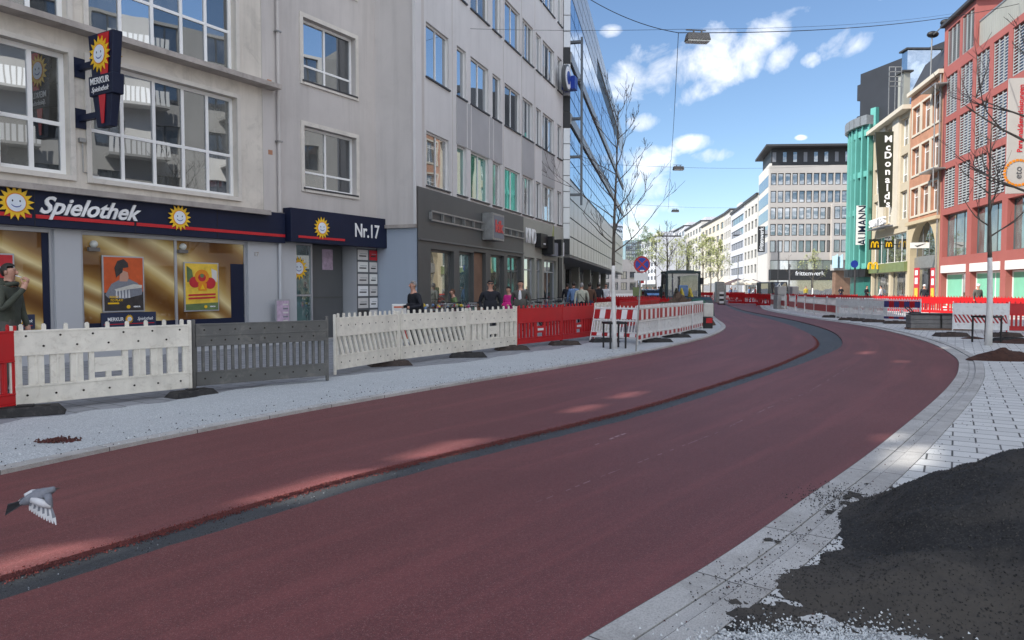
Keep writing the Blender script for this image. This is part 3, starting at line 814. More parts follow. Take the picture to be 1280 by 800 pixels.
PRL=['farthest lattice and red band barrier, left of the grey concrete blocks','lattice and red band barrier in front of the grey concrete blocks','lattice and red band barrier just right of the grey concrete blocks','fourth red band barrier from the far end of the right row','fifth red band barrier from the far end of the right row','sixth red band barrier, below the small budding tree','nearest and largest lattice and red band barrier of the right row']
for (a,b),l in zip(zip(PR,PR[1:]),PRL): barrier('band',a[0],a[1],b[0]-.5,b[1],l,GR)
GS='sunlit red barriers in front of the right-hand shops'
n=12; pts=[]
for k in range(n+1):
    t=k/n; pts.append((22.6+(28.0-22.6)*t*1.0, 48-(48-33)*t))
for k in range(n):
    a,b=pts[k],pts[k+1]; dd=Vector((b[0]-a[0],b[1]-a[1]))
for k in range(9):
    A=Vector((22.4,49))+Vector((.33,-.944))*(2.05*k); B=A+Vector((.33,-.944))*2.02
    barrier('red',640+A.x/A.y*FOC,A.y,640+B.x/B.y*FOC,B.y,['bright red sunlit barrier at the far left of the shopside row','sunlit red barrier in front of the fast food shop, second of the row','sunlit red barrier below the arched doorway','sunlit red barrier left of the ladder window','sunlit red barrier below the ladder window','sunlit red barrier below the first green boarded window','sunlit red barrier behind the painted right tree stem','sunlit red barrier below the last green boarded window','sunlit red barrier at the right edge of the picture'][k],GS)
for k in range(5):
    A=Vector((20.5,62))+Vector((.28,-.6))*k*3; barrier('red',640+A.x/A.y*FOC,A.y,640+(A.x+.9)/(A.y-1.8)*FOC,A.y-1.8,'small bright red barrier in the sun before the green boutique','sunlit barriers before the green boutique')
barrier('red',912,70,929,69,'left one of two dark red barriers closing the far end of the red road','barriers at the far end of the road')
barrier('red',929,69,946,68,'right one of two dark red barriers closing the far end of the red road','barriers at the far end of the road')
FPX=[(1040,38.4,'small'),(1062,35.2,''),(1078,34.2,''),(1093,33.2,''),(1120,31.8,'')]
for k,(px,D,_) in enumerate(FPX): foot(px,D,['dark rubber base under the nearest red band barrier','dark rubber base under the left plain white barrier','dark rubber base under the middle plain white barrier','dark rubber base under the right plain white barrier','dark rubber base in front of the blue patched barrier'][k],'rubber_brown',-.3,s=1.15)
foot(1190,23.4,'brown rubber base in front of the diagonal striped barrier','rubber_brown',0,s=1.2)
foot(1256,23.3,'black rubber base at the corner of the diagonal striped and the red barrier','rubber_brown',0,s=1.2)
foot(1262,21.2,'black rubber base lying loose on the right paving near the mulch','rubber',.3,s=1.1)
# ------------------------------------------------------------------ facade kit
def wall(F, s0,s1,z0,z1, ops, mat, parent, depth=.16, name='wall', back=None, revmat=None, d=0, inset=0):
    m=MB(); rm=revmat or mat
    ss=sorted({s0,s1}|{max(s0,min(s1,v)) for o in ops for v in o[:2]}); zz=sorted({z0,z1}|{max(z0,min(z1,v)) for o in ops for v in o[2:4]})
    for a,b in zip(ss,ss[1:]):
        if b-a<1e-5: continue
        for c,e in zip(zz,zz[1:]):
            if e-c<1e-5: continue
            cs,cz=(a+b)/2,(c+e)/2
            if any(o[0]<cs<o[1] and o[2]<cz<o[3] for o in ops): continue
            m.fquad(F,a,b,c,e,d,mat)
    for o in ops:
        a,b,c,e=o[:4]
        for P in ([(a,c,d),(a,c,d-depth),(a,e,d-depth),(a,e,d)],[(b,c,d-depth),(b,c,d),(b,e,d),(b,e,d-depth)],
                  [(a,c,d-depth),(a,c,d),(b,c,d),(b,c,d-depth)],[(a,e,d),(a,e,d-depth),(b,e,d-depth),(b,e,d)]):
            m.quad([F.pt(*p) for p in P],rm)
    if back:   # closed body behind the wall face
        m.fbox(F,s0+inset,s1,z0-.05,z1,d-back,d-depth-.07,mat)
        for a in ((s0,s1) if not inset else (s1,)): m.quad([F.pt(a,z0,d),F.pt(a,z0,d-depth-.08),F.pt(a,z1,d-depth-.08),F.pt(a,z1,d)],mat)
        m.quad([F.pt(s0,z1,d),F.pt(s1,z1,d),F.pt(s1,z1,d-depth-.08),F.pt(s0,z1,d-depth-.08)],mat)
    return m.build(name,parent)
def window(F, o, parent, frame='white_frame', glass='glass_dark', mull=(.5,), trans=(), fw=.06, depth=.16, d=0, sill=None, panes=None, name='window', flush=False):
    a,b,c,e=o[:4]; base=d-depth; m=MB(); t=.055
    m.fbox(F,a+.002,a+fw,c+.002,e-.002,base,base+t,frame); m.fbox(F,b-fw,b-.002,c+.002,e-.002,base,base+t,frame)
    m.fbox(F,a+fw,b-fw,c+.002,c+fw,base,base+t-.003,frame); m.fbox(F,a+fw,b-fw,e-fw,e-.002,base,base+t-.003,frame)
    xs=[a+fw/2]+[a+(b-a)*k for k in mull]+[b-fw/2]; zs=[c+fw/2]+[c+(e-c)*k for k in trans]+[e-fw/2]
    for x in xs[1:-1]: m.fbox(F,x-fw*.45,x+fw*.45,c+fw,e-fw,base,base+t-.006,frame)
    for z in zs[1:-1]: m.fbox(F,a+fw,b-fw,z-fw*.4,z+fw*.4,base,base+t-.010,frame)
    w=m.build(name,parent)
    p=MB(); gl=glass if isinstance(glass,(list,tuple)) else [glass]
    k=0
    for x0,x1 in zip(xs,xs[1:]):
        for z0,z1 in zip(zs,zs[1:]):
            p.fquad(F,x0,x1,z0,z1,base+.018,gl[k%len(gl)]); k+=1
    p.build('pane',w)
    if sill:
        q=MB(); q.fbox(F,a-.05,b+.05,c-.05,c-.001,base,d+.06,sill); q.build('sill',w)
    return w
def surround(F,o,parent,mat,w=.12,d=0,t=.03,name='window_surround'):
    a,b,c,e=o[:4]; m=MB()
    m.fbox(F,a-w,a,c-w,e+w,d,d+t,mat); m.fbox(F,b,b+w,c-w,e+w,d,d+t,mat); m.fbox(F,a,b,e,e+w,d,d+t-.002,mat); m.fbox(F,a,b,c-w,c,d,d+t+.02,mat)
    return m.build(name,parent)
def face_art(m, M, r, smile=True):
    N=16; pts=[]
    for k in range(N*2):
        a=PI*k/N+.1; q=r if k%2==0 else r*.66; pts.append((q*math.cos(a),q*math.sin(a)))
    m.poly(M,pts,.012,'sun_yellow')
    circ=lambda R_,n=24,cx=0,cy=0:[(cx+R_*math.cos(2*PI*k/n),cy+R_*math.sin(2*PI*k/n)) for k in range(n)]
    m.poly(M,circ(r*.56),.006,'sun_orange',.012); m.poly(M,circ(r*.50),.005,'sun_face',.018)
    for sx in (-1,1): m.poly(M,[(sx*r*.2+r*.038*math.cos(a*PI/5),r*.10+r*.065*math.sin(a*PI/5)) for a in range(10)],.003,'navy',.023)
    arc=[(r*.28*math.cos(PI+PI*k/10),-.05*r+r*.22*math.sin(PI+PI*k/10)) for k in range(1,10)]
    inn=[(x*.93,y*.80) for x,y in arc][::-1]
    m.poly(M,arc+inn,.003,'sign_blue',.023)
def bigroot(name,label,cat,F,s=0,group=None):
    p=F.pt(s,0); return thing(name,label,cat,(p.x,p.y,0),0,group)
# ------------------------------------------------------------------ B1: grey building with the amusement arcade
F1=Facade((xat(471,23.5),23.5),ang=30.3)
B1=bigroot('arcade_building','grey rendered building with a dark blue arcade fascia and white bay windows','building',F1)
s=F1.s; z=F1.z
sA=s(331)
zled0=z(200,242); zsign1=z(200,250); zsign0=z(200,294); zled0=zsign1+.02
zf1b=z(296,246); zf1t=z(296,122); zl2=z(300,101); zf2b=z(296,93)
ST=zl2-zled0-.12
ops=[]; bays=[]
for fl in range(6):
    zb=zf1b+fl*3.35; zt=zb+(zf1t-zf1b) if fl else zf1t
    if fl: zb=zf2b+(fl-1)*3.35; zt=zb+2.55
    for k,(x0,x1,kind) in enumerate(((s(118),s(299),'bay'),(s(4),s(92),'pair'),(s(-190),s(-30),'bay'),(s(118)-13.5,s(118)-11,'pair'),(s(118)-18.5,s(118)-14.5,'bay'),(s(118)-24,s(118)-20,'bay'),(s(118)-30,s(118)-26,'bay'))):
        ops.append((x0,x1,zb,zt)); bays.append((x0,x1,zb,zt,kind,fl))
TOP=28; BS0=-15.4
ops=[o for o in ops if o[0]>BS0+.3]
wall(F1,BS0,sA,zled0,TOP,ops,'render_beige',B1,depth=.20,back=12)
rr=random.Random(4)
for x0,x1,zb,zt,kind,fl in [b for b in bays if b[0]>BS0+.3]:
    surround(F1,(x0,x1,zb,zt),B1,'white_surround',.10,0,.05)
    gls=['glass_dark','glass_room','glass_blue','glass_dark','glass_room'] 
    rr.shuffle(gls)
    if kind=='bay': window(F1,(x0,x1,zb,zt),B1,mull=(.215,.42,.62,.80),trans=(.42,),glass=gls,fw=.085,depth=.20)
    else: window(F1,(x0,x1,zb,zt),B1,mull=(.5,),trans=(.42,),glass=gls,fw=.10,depth=.20)
m=MB()
for zc in (zled0-.12,zl2,zl2+3.35,zl2+6.7,zl2+10): m.fbox(F1,BS0,sA+ (.35 if zc>zled0 else 0),zc,zc+.12,-.01,.38 if zc>zled0 else .30,'ledge')
m.build('cornice',B1)
# right half, cool grey
w0,w1=s(377),s(450); wop=[]
zz0=z(450,250); zz1=z(450,170)
for fl in range(7): wop.append((w0+.14,w1-.14,zz0+.12+fl*2.98,zz1-.10+fl*2.98))
wall(F1,sA,0,zled0+.002,TOP,wop,'render_grey',B1,depth=.22,back=12,name='stair_wing_wall',d=.02)
for i,o in enumerate(wop):
    surround(F1,o,B1,'white_surround',.12,.02,.03); window(F1,o,B1,mull=(.47,),trans=(.27,),glass=['glass_room','glass_blue','glass_dark','glass_dark'] if i else ['glass_room','glass_room','glass_dark','glass_dark'],fw=.07,depth=.22,d=.02,sill='dark_sill')
m=MB(); m.fbox(F1,sA,.1,zled0-.14,zled0,-.02,.10,'ledge'); m.build('lower_ledge',B1)
# return wall facing the camera
P0=F1.pt(0,0); FR=Facade((P0.x,P0.y),P1=(xat(520.5,23.0),23.0)); LR=FR.L
m=MB(); m.fbox(FR,-.02,LR,zled0-.05,TOP,-.6,.015,'render_grey'); m.build('return_wall',B1)
m=MB(); m.fbox(FR,.0,LR+.02,zled0-.16,zled0-.052,-.4,.06,'ledge'); m.fbox(FR,LR-.06,LR+.03,zled0-.05,TOP,.016,.05,'render_light'); m.build('return_trim',B1)
m=MB(); m.fbox(FR,.0,LR,0,zled0-.162,-.5,-.05,'blue_cladding'); m.build('blue_panel_wall',B1)
# ground floor
gop=[(-15,s(70),.35,zsign0-.02),(s(103),s(311),.35,zsign0-.02)]
eA,eB=s(371),s(446)
door=(eA,eB,.10,z(400,304))
for k in range(1): gop.append((s(-150)-1.0-4.2*(k+1),s(-150)-1.0-4.2*k-.6,.35,zsign0-.02))
gop=[o for o in gop if o[0]>BS0+.1]
wall(F1,BS0,0,0,zled0-.12,gop+[door],'pier_grey',B1,depth=.14,name='shop_wall',back=None)
m=MB(); m.fbox(F1,BS0,eA,0,zled0-.12,-6,-.15,'pier_grey'); m.build('shop_body',B1)
fr=rr
def shopwin(o,mull):
    w=window(F1,o,B1,frame='alu',glass='gold_film',mull=mull,fw=.07,depth=.12,name='shop_window'); return w
shopwin(gop[0],(.55,)); shopwin(gop[1],(.525,))
for o in gop[2:]: shopwin(o,(.5,))
m=MB(); m.fbox(F1,s(57),s(69),.42,zsign0-.1,-.098,-.092,'navy'); m.fbox(F1,s(292),s(308),.42,z(300,330),-.098,-.092,'navy'); m.fbox(F1,s(106),s(309),.42,z(200,401),-.096,-.091,'navy'); m.build('window_film_edge',B1)
# recessed entrance
m=MB(); RZ=door[3]
m.fbox(F1,eA+.01,eB-.005,0,.098,-1.6,-.0,'concrete')
m.fbox(F1,eA-.2,s(402)-.0,0,RZ+.3,-1.9,-1.6,'shop_frame'); m.fbox(F1,s(402),0,0,RZ+.3,-1.9,-1.6,'shop_frame')
m.fbox(F1,eA,0,RZ+.002,RZ+.3,-1.6,-.15,'shop_dark'); m.fbox(F1,eA-.2,eA-.005,0,RZ+.3,-1.6,-.15,'shop_dark'); m.fbox(F1,eB+.001,0,0,zled0-.12,-2.5,-.145,'pier_grey')
m.build('entrance_recess',B1)
dw=window(F1,(s(371)+.02,s(400.5),.12,RZ-.01),B1,frame='alu',glass='glass_teal',mull=(),trans=(.46,),fw=.06,depth=.35,name='side_light')
dm=MB(); dm.fbox(F1,s(402.5),eB-.03,.10,RZ-.02,-.60,-.55,'shop_frame'); dm.fbox(F1,s(402.5)+.03,eB-.06,1.30,1.34,-.548,-.535,'shop_dark'); do=dm.build('door',B1)
m=MB(); m.fbox(F1,s(420),s(433),z(425,337),z(425,311),-.545,-.535,'paper_lilac'); o=m.build('door_notice',do)
m=MB(); face_art(m,F1.M(s(383),z(383,335),-.30),.34); m.build('sun_sticker',dw)
# name plates beside the entrance
ip=[(447,459.5),(461.5,471)]; k=0
m=MB(); m.fbox(F1,s(446)+.01,-.03,.1,z(460,311),.0,.02,'shop_frame'); IB=m.build('directory_board',B1)
m=MB()
for c,(x0,x1) in enumerate(ip):
    for r in range(6):
        zt=z(455,312.5+r*15); zb=z(455,325+r*15)
        m.fbox(F1,s(x0),s(x1),zb,zt,.021,.03,['paper_white','banner_white','paper_white','sheet_white','paper_white','paper_dark'][(r+c*5)%6] if not (c==1 and r==0) else 'paper_red')
        if r<5: m.fbox(F1,s(x0)+.06,s(x1)-.08,zb+.10,zb+.14,.0305,.033,'paper_dark'); m.fbox(F1,s(x0)+.10,s(x1)-.05,zb+.18,zb+.20,.0305,.033,'grain_grey')
m.build('name_plate',IB)
# down pipe, alarm
m=MB(); X=s(348.5); m.tube([F1.pt(X,.3,.07),F1.pt(X,zled0-.3,.07)],.045,'pier_grey',8); m.tube([F1.pt(X,zled0,.1),F1.pt(X,TOP,.1)],.05,'render_grey',8)
for zz in (5.5,8.4,11.3): m.fbox(F1,X-.08,X+.08,zz,zz+.04,0,.16,'galv')
m.build('drain_pipe',B1)
m=MB(); q=s(106); m.fbox(F1,q-.06,q+.06,z(106,178),z(106,173),.001,.08,'galv'); m.build('junction_box',B1)
m=MB(); m.tube([F1.pt(q+.02,z(106,178),.03),F1.pt(q+.02,z(106,215),.03),F1.pt(q+.35,z(106,217),.03)],.012,'galv',6); m.build('cable_pipe',B1)
m=MB()
for px,py in ((338,104),(338,192)): m.fbox(F1,s(px)-.02,s(px)+.12,z(px,py)-.02,z(px,py)+.10,.021,.03,'orange_brick')
split(m.build('wall_patch',B1))
# arcade fascia sign
def fascia(name,label,s0,s1,z0,z1,d0,d1):
    p=F1.pt(s0,z0,d1); r=thing(name,label,'sign',p); m=MB(); m.fbox(F1,s0,s1,z0,z1,d0,d1,'navy'); m.build('fascia_panel',r,bevel=.01); return r
FS=fascia('fascia_sign','long dark blue arcade fascia with white slanted lettering and two smiling suns',BS0,s(353),zsign0,zsign1,.0,.16)
FS['org']=tuple(F1.pt(BS0,zsign0,.16)); FS.location=FS['org']
hS=zsign1-zsign0
m=MB(); zr=zsign0+hS*.20
m.fbox(F1,s(42),s(164),zr,zr+hS*.09,.161,.175,'sign_red'); m.fbox(F1,s(167),s(352),zr,zr+hS*.09,.161,.175,'sign_red'); m.fbox(F1,BS0+.1,s(37),zr,zr+hS*.09,.161,.175,'sign_red'); m.build('red_line',FS)
m=MB()
for q in (41,165.5,268): m.fbox(F1,s(q)-.006,s(q)+.006,zsign0,zsign1,.161,.166,'black')
m.build('panel_joint',FS)
def slopec(px): return zsign0+hS*.5
text(FS,'Spielothek',F1.M((s(46)+s(166))/2,zsign0+hS*.52,.175),hS*.60,'sign_white',ext=.02,shear=.45,bold=.010,sx=1.0,name='lettering')
lt=[c for c in FS.children if c.name.startswith('lettering')][0]
for px,name in ((17,'sun_emblem'),(220,'sun_emblem')):
    m=MB(); face_art(m,F1.M(s(px),zsign0+hS*.53,.185),hS*(.42 if px<50 else .38)); m.build(name,FS)
FN=fascia('fascia_sign','dark blue entrance fascia reading Nr.17 with one small smiling sun',s(354),s(476),z(420,307),z(420,268),.03,.34)
a0,a1=z(420,307),z(420,268); hN=a1-a0
m=MB(); m.fbox(F1,s(363),s(421),a0+hN*.13,a0+hN*.20,.341,.35,'sign_red'); m.build('red_line',FN)
m=MB(); face_art(m,F1.M(s(392),a0+hN*.48,.352),hN*.34); m.build('sun_emblem',FN)
text(FN,'Nr.17',F1.M(s(449),a0+hN*.50,.342),hN*.62,'sign_white',ext=.012,bold=.008,sx=.82)
# projecting sign
c0=s(106); pr=F1.pt(c0,4,0); PS=thing('projecting_sign','dark blue and red illuminated box sign with a smiling sun on two brackets','sign',F1.pt(c0,4,0))
FP_=Facade((F1.pt(c0,0,0).x,F1.pt(c0,0,0).y),P1=(F1.pt(c0,0,1).x,F1.pt(c0,0,1).y))
# FP_ runs out from the wall; its normal must face the camera (-u)
def psz(py): return at(136,py,FP_.pt(.8,0).y).z
zA,zB,zC,zD=psz(44),psz(96),psz(121),psz(160)
SW0,SW1=.52,1.38; cx=(SW0+SW1)/2; hw=(SW1-SW0)/2; T=.10
def taper(m,z0,w0,z1,w1,t0,t1,mat,d=0):
    P=[]
    for zz,w,t in ((z0,w0,t0),(z1,w1,t1)):
        for a,b in ((-1,1),(1,1),(1,-1),(-1,-1)): P.append(FP_.pt(cx+a*w,zz,b*t+d))
    m.hexa(P,mat)
m=MB(); taper(m,zB,hw*.80,zA,hw,T*.9,T,'navy'); m.build('upper_box',PS,bevel=.01)
m=MB(); taper(m,zC,hw*.92,zB,hw*.97,T*1.2,T*1.2,'navy'); m.build('name_box',PS,bevel=.01)
m=MB(); taper(m,zD,hw*.52,zC,hw*.78,T*.75,T*.9,'navy'); m.build('lower_box',PS,bevel=.01)
for sg in (1,-1):
    M=FP_.M(cx,0,sg*.0)
    def MM(zz,d):
        o=FP_.pt(cx,zz,d*sg); r=FP_.u*sg; n=FP_.n*sg
        return Matrix(((r.x,0,n.x,o.x),(r.y,0,n.y,o.y),(0,1,0,o.z),(0,0,0,1)))
    m=MB(); H1=zA-zB; m.poly(MM(zB,T+.004),[(hw*.0,0),(hw*.55,0),(hw*.70,H1-.03),(-hw*.15,H1-.03)],.012,'sign_red')
    H2=zC-zD; m.poly(MM(zD,T*.92+.003),[(-hw*.05,.06),(hw*.12,.06),(hw*.30,H2),(-hw*.22,H2)],.012,'sign_red'); split(m.build('red_wedge',PS))
    m=MB(); face_art(m,MM(zA-H1*.52,T+.02),.36); m.build('sun_emblem',PS)
    hh=(zB-zC); text(PS,'MERKUR',MM(zC+hh*.68,T*1.2+.02),hh*.46,'sign_white',ext=.004,bold=.001,sx=.92); text(PS,'Spielothek',MM(zC+hh*.27,T*1.2+.02),hh*.36,'sign_white',ext=.004,shear=.4,bold=.0,sx=.95)
m=MB()
for py in (78,143):
    zz=psz(py); m.fbox(FP_,.03,SW0+.15,zz-.06,zz+.06,-.05,.05,'navy'); m.fbox(FP_,.0,.04,zz-.20,zz+.20,-.13,.13,'navy')
m.build('bracket',PS)
# posters and panel behind glass
def poster(px0,px1,py0,py1,label,build):
    z1=z((px0+px1)/2,py0); z0=z((px0+px1)/2,py1); s0,s1=s(px0),s(px1); d=-.05
    r=thing('poster',label,'poster',F1.pt((s0+s1)/2,z0,d)); m=MB(); m.fbox(F1,s0,s1,z0,z1,d-.03,d,'alu'); m.build('poster_frame',r)
    w,h=s1-s0-.06,z1-z0-.06; M=F1.M(s0+.03,z0+.03,d+.001); m=MB(); build(m,M,w,h,r); m.build('print',r); return r,M,w,h
def art1(m,M,w,h,r):
    P=lambda pts,mat,zz: m.poly(M,[(x*w,y*h) for x,y in pts],.002,mat,zz)
    P([(0,0),(1,0),(1,1),(0,1)],'paper_orange',0)
    P([(0,0),(1,0),(1,.36),(.6,.30),(0,.34)],'paper_dark',.002)
    P([(.02,.30),(.18,.50),(.38,.58),(.62,.60),(.85,.52),(.98,.40),(.96,.30),(.5,.22),(.1,.24)],'feather_grey',.004)
    P([(.38,.55),(.40,.70),(.46,.76),(.60,.72),(.62,.62),(.58,.55)],'skin',.006)
    P([(.30,.62),(.26,.80),(.34,.93),(.50,.97),(.60,.90),(.62,.82),(.48,.80),(.46,.72),(.36,.66)],'paper_dark',.008)
    P([(.25,.40),(.75,.50),(.97,.48),(.96,.43),(.6,.40),(.3,.36)],'bag_white',.008)
    for k in range(5): P([(.28+k*.08,.24),(.33+k*.08,.24),(.31+k*.08,.40),(.29+k*.08,.38)],'feather_white',.009)
    P([(.08,.125),(.36,.125),(.36,.155),(.08,.155)],'arch_yellow',.010)
    P([(.60+.05*math.cos(a*PI/6),.07+.035*math.sin(a*PI/6)) for a in range(12)],'sun_yellow',.010)
def art2(m,M,w,h,r):
    P=lambda pts,mat,zz: m.poly(M,[(x*w,y*h) for x,y in pts],.002,mat,zz)
    P([(0,0),(1,0),(1,1),(0,1)],'paper_yellow',0)
    P([(0,0),(1,0),(1,.16),(0,.13)],'leaf_dark',.002)
    P([(.04,.95),(.2,.86),(.25,.62),(.05,.60)],'leaf_dark',.003); P([(.8,.9),(.97,.85),(.97,.6),(.82,.66)],'paper_white',.003)
    C_=lambda x,y,q,mat,zz: P([(x+q*math.cos(a*PI/8),y+q*.7*math.sin(a*PI/8)) for a in range(16)],mat,zz)
    C_(.28,.60,.17,'paper_red',.004); C_(.75,.58,.18,'paper_red',.004); C_(.5,.72,.22,'sun_orange',.006); C_(.5,.70,.12,'paper_red',.008); C_(.5,.74,.06,'leaf_dark',.010)
    P([(.38,.42),(.64,.42),(.64,.58),(.38,.58)],'sun_orange',.009); P([(.44,.45),(.58,.45),(.51,.56)],'arch_yellow',.012)
    for y in (.30,.23): P([(.08,y),(.92,y+.02),(.92,y+.06),(.08,y+.04)],'paper_red',.006)
    P([(.60+.05*math.cos(a*PI/6),.07+.035*math.sin(a*PI/6)) for a in range(12)],'sun_yellow',.010)
r1,M1_,w1_,h1_=poster(130.5,182.5,320,390,'orange poster of an armoured warrior in the left half of the arcade window',art1)
text(r1,'READY',M1_@Matrix.Translation((w1_*.23,h1_*.255,.015)),h1_*.058,'arch_yellow',ext=.001,bold=.0015,shear=.2); text(r1,'TO PLAY!',M1_@Matrix.Translation((w1_*.29,h1_*.195,.015)),h1_*.058,'arch_yellow',ext=.001,bold=.0015,shear=.2)
text(r1,'MERKUR',M1_@Matrix.Translation((w1_*.82,h1_*.07,.012)),h1_*.035,'sign_white',ext=.001,bold=.002)
r2,M2_,w2_,h2_=poster(232.5,275.5,328,389,'yellow and red fruit game poster in the right half of the arcade window',art2)
text(r2,'MERKUR',M2_@Matrix.Translation((w2_*.82,h2_*.07,.012)),h2_*.035,'sign_white',ext=.001,bold=.002)
def art3(m,M,w,h,r):
    P=lambda pts,mat,zz: m.poly(M,[(x*w,y*h) for x,y in pts],.002,mat,zz)
    P([(0,0),(1,0),(1,1),(0,1)],'paper_red',0); P([(0,.1),(.9,.0),(1,.5),(.7,.45),(.5,.75),(.2,.5)],'paper_yellow',.003); P([(0,.8),(1,.6),(1,.7),(0,.95)],'paper_lilac',.003)
poster(-32,21,316,388,'red and yellow poster in the window behind the smoking man',art3)
# small blue name sheets low in the window
def sheet(px0,px1,py0,py1,label,t1,t2,cxs):
    z1=z((px0+px1)/2,py0); z0=z((px0+px1)/2,py1); s0,s1=s(px0),s(px1); d=-.055
    r=thing('window_sign',label,'sign',F1.pt((s0+s1)/2,z0,d)); m=MB(); m.fbox(F1,s0,s1,z0,z1,d-.02,d,'navy_light'); m.build('sheet',r)
    h=z1-z0; zc=(z0+z1)/2+h*.05
    if t1: text(r,t1,F1.M(s0+(s1-s0)*.25,zc,d+.001),h*.34,'sign_white',ext=.002,bold=.001,sx=.85)
    if t2: text(r,t2,F1.M(s0+(s1-s0)*.79,zc,d+.001),h*.32,'sign_white',ext=.002,shear=.4,sx=.85)
    m=MB(); face_art(m,F1.M(s0+(s1-s0)*.49,zc,d+.002),h*.30); m.build('sun_emblem',r)
    m=MB(); m.fbox(F1,s0+.05,s1-.05,zc-h*.34,zc-h*.29,d,d+.002,'sign_red'); m.build('red_line',r)
sheet(128,196.5,390.5,409,'narrow dark blue strip reading MERKUR below the warrior poster','MERKUR','Spielothek',0)
sheet(5,45,393.5,412,'dark blue window strip half hidden behind the smoking man','','thek',0)
# A-board with pink print at the pier
r=thing('notice_board','pale lilac poster board leaning on the grey pier right of the arcade windows','board',F1.pt(s(346),.1,.25))
m=MB(); X0,X1=s(337),s(355); zt,zb=z(346,374),z(346,406)
m.fbox(F1,X0,X1,zb,zt,.20,.23,'alu'); m.build('board_frame',r); m=MB(); m.fbox(F1,X0+.04,X1-.04,zb+.04,zt-.04,.231,.236,'paper_lilac')
for k in range(6): m.fbox(F1,X0+.25,X1-.08,zt-.16-k*.11,zt-.12-k*.11,.2365,.239,'feather_grey' if k%2 else 'paper_white')
m.build('print',r)
# house number 17 on the pier (small metal digits)
text(B1,'17',F1.M(s(321),z(321,318),.002),.16,'chrome',ext=.01,name='house_number')
# window lamp fixtures inside the upper band of the shop window
for px in (120,231):
    r=thing('window_spotlight','small spotlight clamped at the top of the %s arcade window pane'%('left' if px==120 else 'right'),'spotlight',F1.pt(s(px),2.5,-.03)); m=MB(); zz=z(px,308 if px==120 else 311)
    m.fbox(F1,s(px)-.12,s(px)+.12,zz-.10,zz-.02,-.07,.0,'lamp_metal'); m.build('housing',r); m=MB(); m.ell(F1.pt(s(px),zz+.05,-.03),(.09,.05,.08),'lamp_lens'); m.build('reflector',r,smooth=True)
# added unseen wall outside the frame, left of the arcade building;
# its openings are cut so the sun throws patches onto the road
_el=math.radians(41); _h=Vector((-.93,-.37)).normalized()
def sun_slot(px,py,w,h,zg=.036):
    g=gp(px,py,zg); D2=Vector((F1.u.x,F1.u.y)); P=F1.P
    # g + t*_h = P + s*u
    det=_h.x*(-D2.y)+D2.x*_h.y; rx,ry=P.x-g.x,P.y-g.y
    t=(rx*(-D2.y)+D2.x*ry)/det; sv=((g.x+t*_h.x)-P.x)/D2.x; zz=zg+t*math.tan(_el)
    return (sv-w/2,sv+w/2,zz-h/2,zz+h/2)
SH=[]
for px,py,w,h in ((28,706,.75,.42),(112,681,.85,.45),(226,657,1.1,.50),(405,607,1.0,.45),(452,595,.0,.0),(560,561,.95,.42),(668,536,.8,.40),(735,511,.7,.36),(790,494,.75,.34),(1085,441,.9,.34),(1150,574,.9,.40),(1120,548,.5,.28),(1180,436,.5,.26),(1130,452,.6,.30)):
    if w==0: continue
    o=sun_slot(px,py,w*1.2,h*1.35)
    if o[0]<BS0-.3 and all(o[1]<q[0]-.05 or o[0]>q[1]+.05 or o[3]<q[2]-.05 or o[2]>q[3]+.05 for q in SH): SH.append(o)
SF=bigroot('sun_patch_screen','added unseen wall with openings that throw sun patches on the road','building',F1,-30)
wall(F1,-50,BS0-.01,0,29,SH,'render_grey',SF,depth=.12)
# ------------------------------------------------------------------ B2: long pale grey office block above dark shops
F2=Facade((xat(521,23.0),23.0),ang=19.1)
B2=bigroot('office_block','pale grey plastered block with rows of white windows above dark grey shopfronts','building',F2)
s=F2.s; z=F2.z; S2=s(703)
zc=z(523,233)
rowz=[(z(540,236)+.08,z(540,174)),]; zb0=rowz[0][0]; ht=1.72
colsA=[((s(534),s(562)),(.5,)),((s(572),s(583.5)),()),((s(589),s(611)),(.5,)),((s(616),s(626)),()),((s(631),s(650)),(.5,)),((s(653),s(666)),(.33,.66)),((s(669.5),s(676)),(.5,)),((s(678),s(692)),(.3,.65)),((s(696),s(701.5)),(.5,))]
ops=[];info=[]
TOP2=19.6
for fl in range(4):
    zb=zb0+fl*3.42
    for i,((a,b),mu) in enumerate(colsA):
        o=(a,b,zb,zb+ht); ops.append(o); info.append((o,mu,fl,i))
wall(F2,0,S2,zc,TOP2,ops,'render_light',B2,depth=.14,back=12,inset=.6)
rr=random.Random(11)
for o,mu,fl,i in info:
    if fl==0: g=['glass_room','glass_green','glass_green','glass_curtain','glass_green','glass_blue','glass_room','glass_curtain','glass_room'][i]; gl=[g,'glass_curtain'] if i in(0,5,7) else [g]
    elif fl==1: gl=['glass_blue'] if i in (0,1,2,5,7) else ['glass_dark']
    else: gl=[rr.choice(['glass_blue','glass_blue','glass_dark','glass_room'])]
    window(F2,o,B2,frame='white_frame',glass=gl,mull=mu,fw=.055,depth=.14,sill='dark_sill')
m=MB()
for fl in range(4):
    za=zb0+fl*3.42+ht+.02; zb=zb0+(fl+1)*3.42-.06
    if fl in (0,): 
        for a,b in ((s(571),s(627.5)),(s(652.5),s(667)),(s(677.5),s(692.5))):
            m=MB(); m.fbox(F2,a,b,za,zb,.001,.02,'infill_grey')
            for q in (583.5,588.5,611,616):
                if a<s(q)<b: m.fbox(F2,s(q),s(q)+.05,za,zb,.02,.035,'render_light')
            m.build('infill_panel',B2)
m=MB()
for q in (566,629,651.5,668): m.fbox(F2,s(q),s(q)+.025,zc,TOP2,.001,.012,'render_grey')
m.build('wall_joint',B2)
